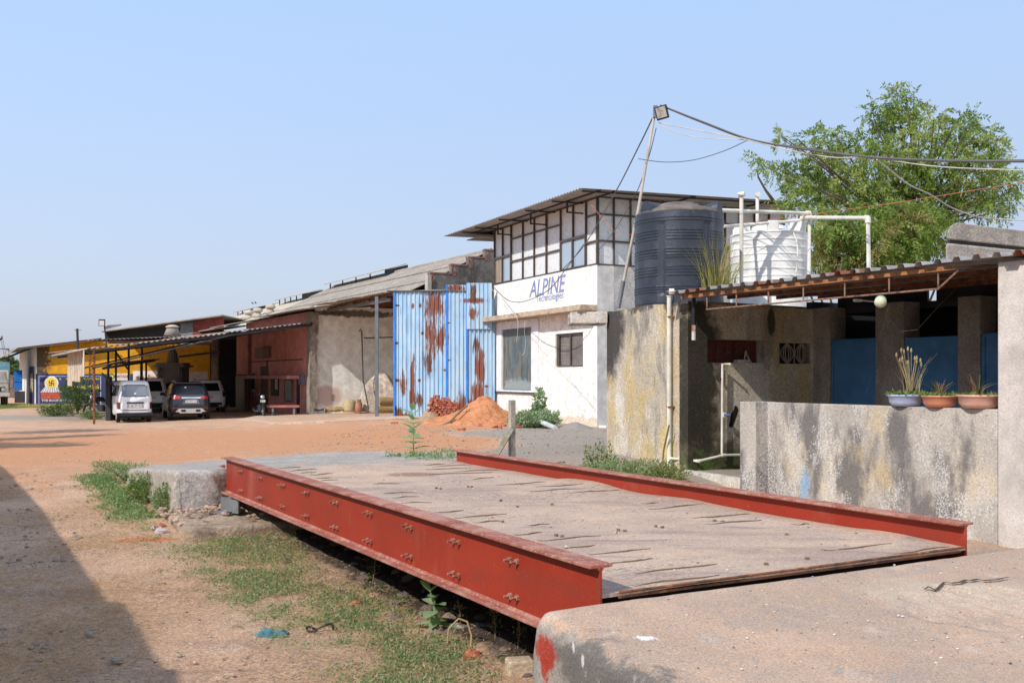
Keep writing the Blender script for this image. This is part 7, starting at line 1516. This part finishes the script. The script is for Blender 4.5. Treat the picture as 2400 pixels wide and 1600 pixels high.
# birds on the roof ridge
for i, (px, py, D) in enumerate(((931, 637, 56), (592, 712, 72), (599, 711, 72))):
    c = P(px, py, D); s_ = D/56*.55; mb = MB(); mb.tube([c+V((.12, 0, .0))*s_, c+V((0, 0, .06))*s_, c+V((-.06, 0, .15))*s_, c+V((-.08, 0, .2))*s_], [.02*s_, .07*s_, .05*s_, .03*s_], 8); tag(mb.build('bird', m_dark, smooth=True), ('single dark bird perched on the long asbestos roof ridge', 'left bird of two perched on the distant roof', 'right bird of two perched on the distant roof')[i], 'bird')
# ---------------- lamp mast and cables ----------------
mst = T('lamp_mast', 'slanting thin steel mast with a square floodlight above the water tanks', 'lamp', tuple(P(1449, 716, 17.3)))
mb = MB(); b0 = P(1449, 722, 17.3); tp_ = P(1534, 266, 17.2); mb.tube([b0, b0.lerp(tp_, .5)+V((.03, 0, 0)), tp_+V((.02, 0, .1))], [.028, .026, .022], 8); mb.build('mast', M('mast_paint', (.42, .37, .32), .7), mst)
MB().tube([b0, b0.lerp(tp_, .14)], .04, 8).build('mast_sleeve', m_grey, mst)
fc = P(1551, 264, 17.1); tl = Matrix.Rotation(R(-12), 3, 'Y') @ Matrix.Rotation(R(18), 3, 'X')
MB().cb(fc, (.215, .06, .23), -18, tl).build('floodlight_case', m_dark, mst, bevel=.008); MB().cb(fc+V((-.014, -.038, -.008)), (.165, .01, .18), -18, tl).build('floodlight_glass', M('flood_glass', (.42, .40, .37), .2, [('n', (.2, .19, .17), (14, 14, 14), .5, .6, .6)], spec=.8), mst)
MB().cb(P(1536, 262, 17.15), (.07, .07, .2), 0).build('mast_head', m_grey, mst)
def cable(label, pts, r, mat, name='cable', sag=0): 
    o = MB().tube(pts, r, 5).build(name, mat); return tag(o, label, 'cable')
def q8(x, y, D): return P(*z8(x, y), D)
def smoothp(ps, k=6):
    out = []
    for i in range(len(ps)-1):
        p0 = ps[max(0, i-1)]; p1 = ps[i]; p2 = ps[i+1]; p3 = ps[min(len(ps)-1, i+2)]
        for j in range(k): t = j/k; out.append(.5*((2*p1)+(p2-p0)*t+(2*p0-5*p1+4*p2-p3)*t*t+(3*p1-p0-3*p2+p3)*t**3))
    return out+[ps[-1]]
cable('thickest grey cable running from the mast top to the right edge', smoothp([q8(125, 228, 17.2), q8(400, 335, 16.5), q8(670, 435, 16), q8(1000, 495, 15.2), q8(1400, 545, 14.5), q8(1900, 568, 13.5), q8(2500, 572, 12.5)]), .016, m_wire)
cable('second dark cable bundled just above the thick one', smoothp([q8(130, 232, 17.2), q8(400, 342, 16.6), q8(680, 442, 16.1), q8(1000, 486, 15.3), q8(1400, 540, 14.6), q8(1900, 562, 13.6), q8(2500, 562, 12.6)]), .009, m_wire)
cable('pale cable dipping below the bundle over the tree', smoothp([q8(115, 335, 17.2), q8(350, 380, 16.6), q8(620, 430, 16.1), q8(900, 500, 15.4), q8(1180, 546, 15), q8(1420, 550, 14.5), q8(1850, 605, 13.6), q8(2500, 628, 12.5)]), .008, m_wirel)
cable('thin pale cable just below the mast head joining the bundle', smoothp([q8(110, 345, 17.2), q8(250, 405, 16.8), q8(450, 432, 16.4), q8(640, 438, 16.1)]), .006, m_wirel)
cable('slack cable drooping left of the bundle back to the mast', smoothp([q8(-10, 555, 17.2), q8(150, 575, 17), q8(330, 562, 16.6), q8(520, 505, 16.3), q8(660, 440, 16)]), .007, m_wire)
cable('wavy pale cable hanging from the bundle down to the masonry tank', smoothp([q8(1450, 560, 14.5), q8(1540, 630, 14.8), q8(1650, 715, 15), q8(1780, 775, 15.4), q8(1900, 850, 16), q8(2050, 905, 16.6), q8(2200, 925, 17), q8(2500, 935, 17)]), .011, m_wirel)
cable('orange cable rising from the white tank to the right edge', [q8(620, 950, 17.6), q8(1040, 897, 17.5), q8(1600, 820, 17.5), q8(2500, 675, 17.5)], .0065, m_orange)
cable('long dark guy rope from the mast head down left across the office front', smoothp([P(1530, 276, 17.25), P(1494, 350, 18), P(1440, 455, 21), P(1368, 577, 28), P(1315, 635, 31)]), .013, m_wire)
cable('dark cable looping over the office sign to the blue sheets', smoothp([P(1368, 572, 30.6), P(1325, 632, 30.8), P(1285, 680, 31.5), P(1230, 706, 33), P(1190, 703, 35), P(1156, 672, 38.3)]), .015, m_wire)
cable('thin cable running beside the mast, left of the tanks', smoothp([P(1538, 300, 17.2), P(1520, 370, 17.4), P(1490, 455, 19), P(1440, 540, 24), P(1400, 590, 30)]), .008, m_wire)
cable('thin red cable slanting past the office corner glass', smoothp([P(1385, 480, 30.5), P(1420, 520, 30), P(1450, 551, 29), P(1490, 548, 26)]), .007, m_orange)
cable('pale wire loop hanging over the tall office window', smoothp([P(1152, 676, 38.3), P(1180, 712, 36), P(1212, 746, 34.6), P(1211, 800, 34.5)]), .008, m_wirel)
cable('long straight wire slanting down across the lower office wall', [P(1247, 799, 34.6), P(1330, 883, 33), P(1402, 965, 31)], .007, m_wirel)
cable('wavy pale wire hanging before the middle of the tall window', smoothp([P(1231, 752, 35), P(1229, 775, 35), P(1232, 800, 35), P(1229, 825, 35), P(1224, 832, 35)]), .007, m_wirel)
# ---------------- shed beyond the left edge whose roof shades the road ----------------
HS = 3.4; kx_ = HS/math.tan(R(SUN_EL)); ofs = V((math.sin(R(SUN_AZ)), math.cos(R(SUN_AZ)), 0))*kx_
edge = [(393, 1600), (384, 1568), (354, 1567), (281, 1422), (240, 1418), (188, 1335), (130, 1240), (66, 1153), (30, 1118), (0, 1100)]
ep = [G(px, py, 0)-ofs+Z*HS for px, py in edge]; ep[-1] = ep[-2]+(ep[-1]-ep[-2])*1.3
p_first = G(560, 1800, 0)-ofs+Z*HS
outline = [V((p_first.x+.3, p_first.y-3, HS)), p_first]+ep
ls = T('roadside_shed', 'long sheet roofed shed beyond the left edge, throwing the stepped shadow on the road', 'shed', (-12, 8, 0))
far = outline[-1]; MB().prism(outline+[V((far.x-5, far.y, HS)), V((outline[0].x-9, outline[0].y, HS))], Z*.06).build('roof', m_asb, ls)
for i in range(2, len(outline)-1, 2):
    a = outline[i]; MB().ob((a.x-.9, a.y, -.1), (.15, 0, 0), (0, .15, 0), (0, 0, HS+.1)).build('post', m_dark, ls)
a = outline[0]; b_ = outline[-1]; n_ = (b_-a); n_.z = 0; MB().ob((a.x-2.2, a.y, -.1), n_, V((-.2, 0, 0)), Z*3.4).build('wall', m_gab, ls)
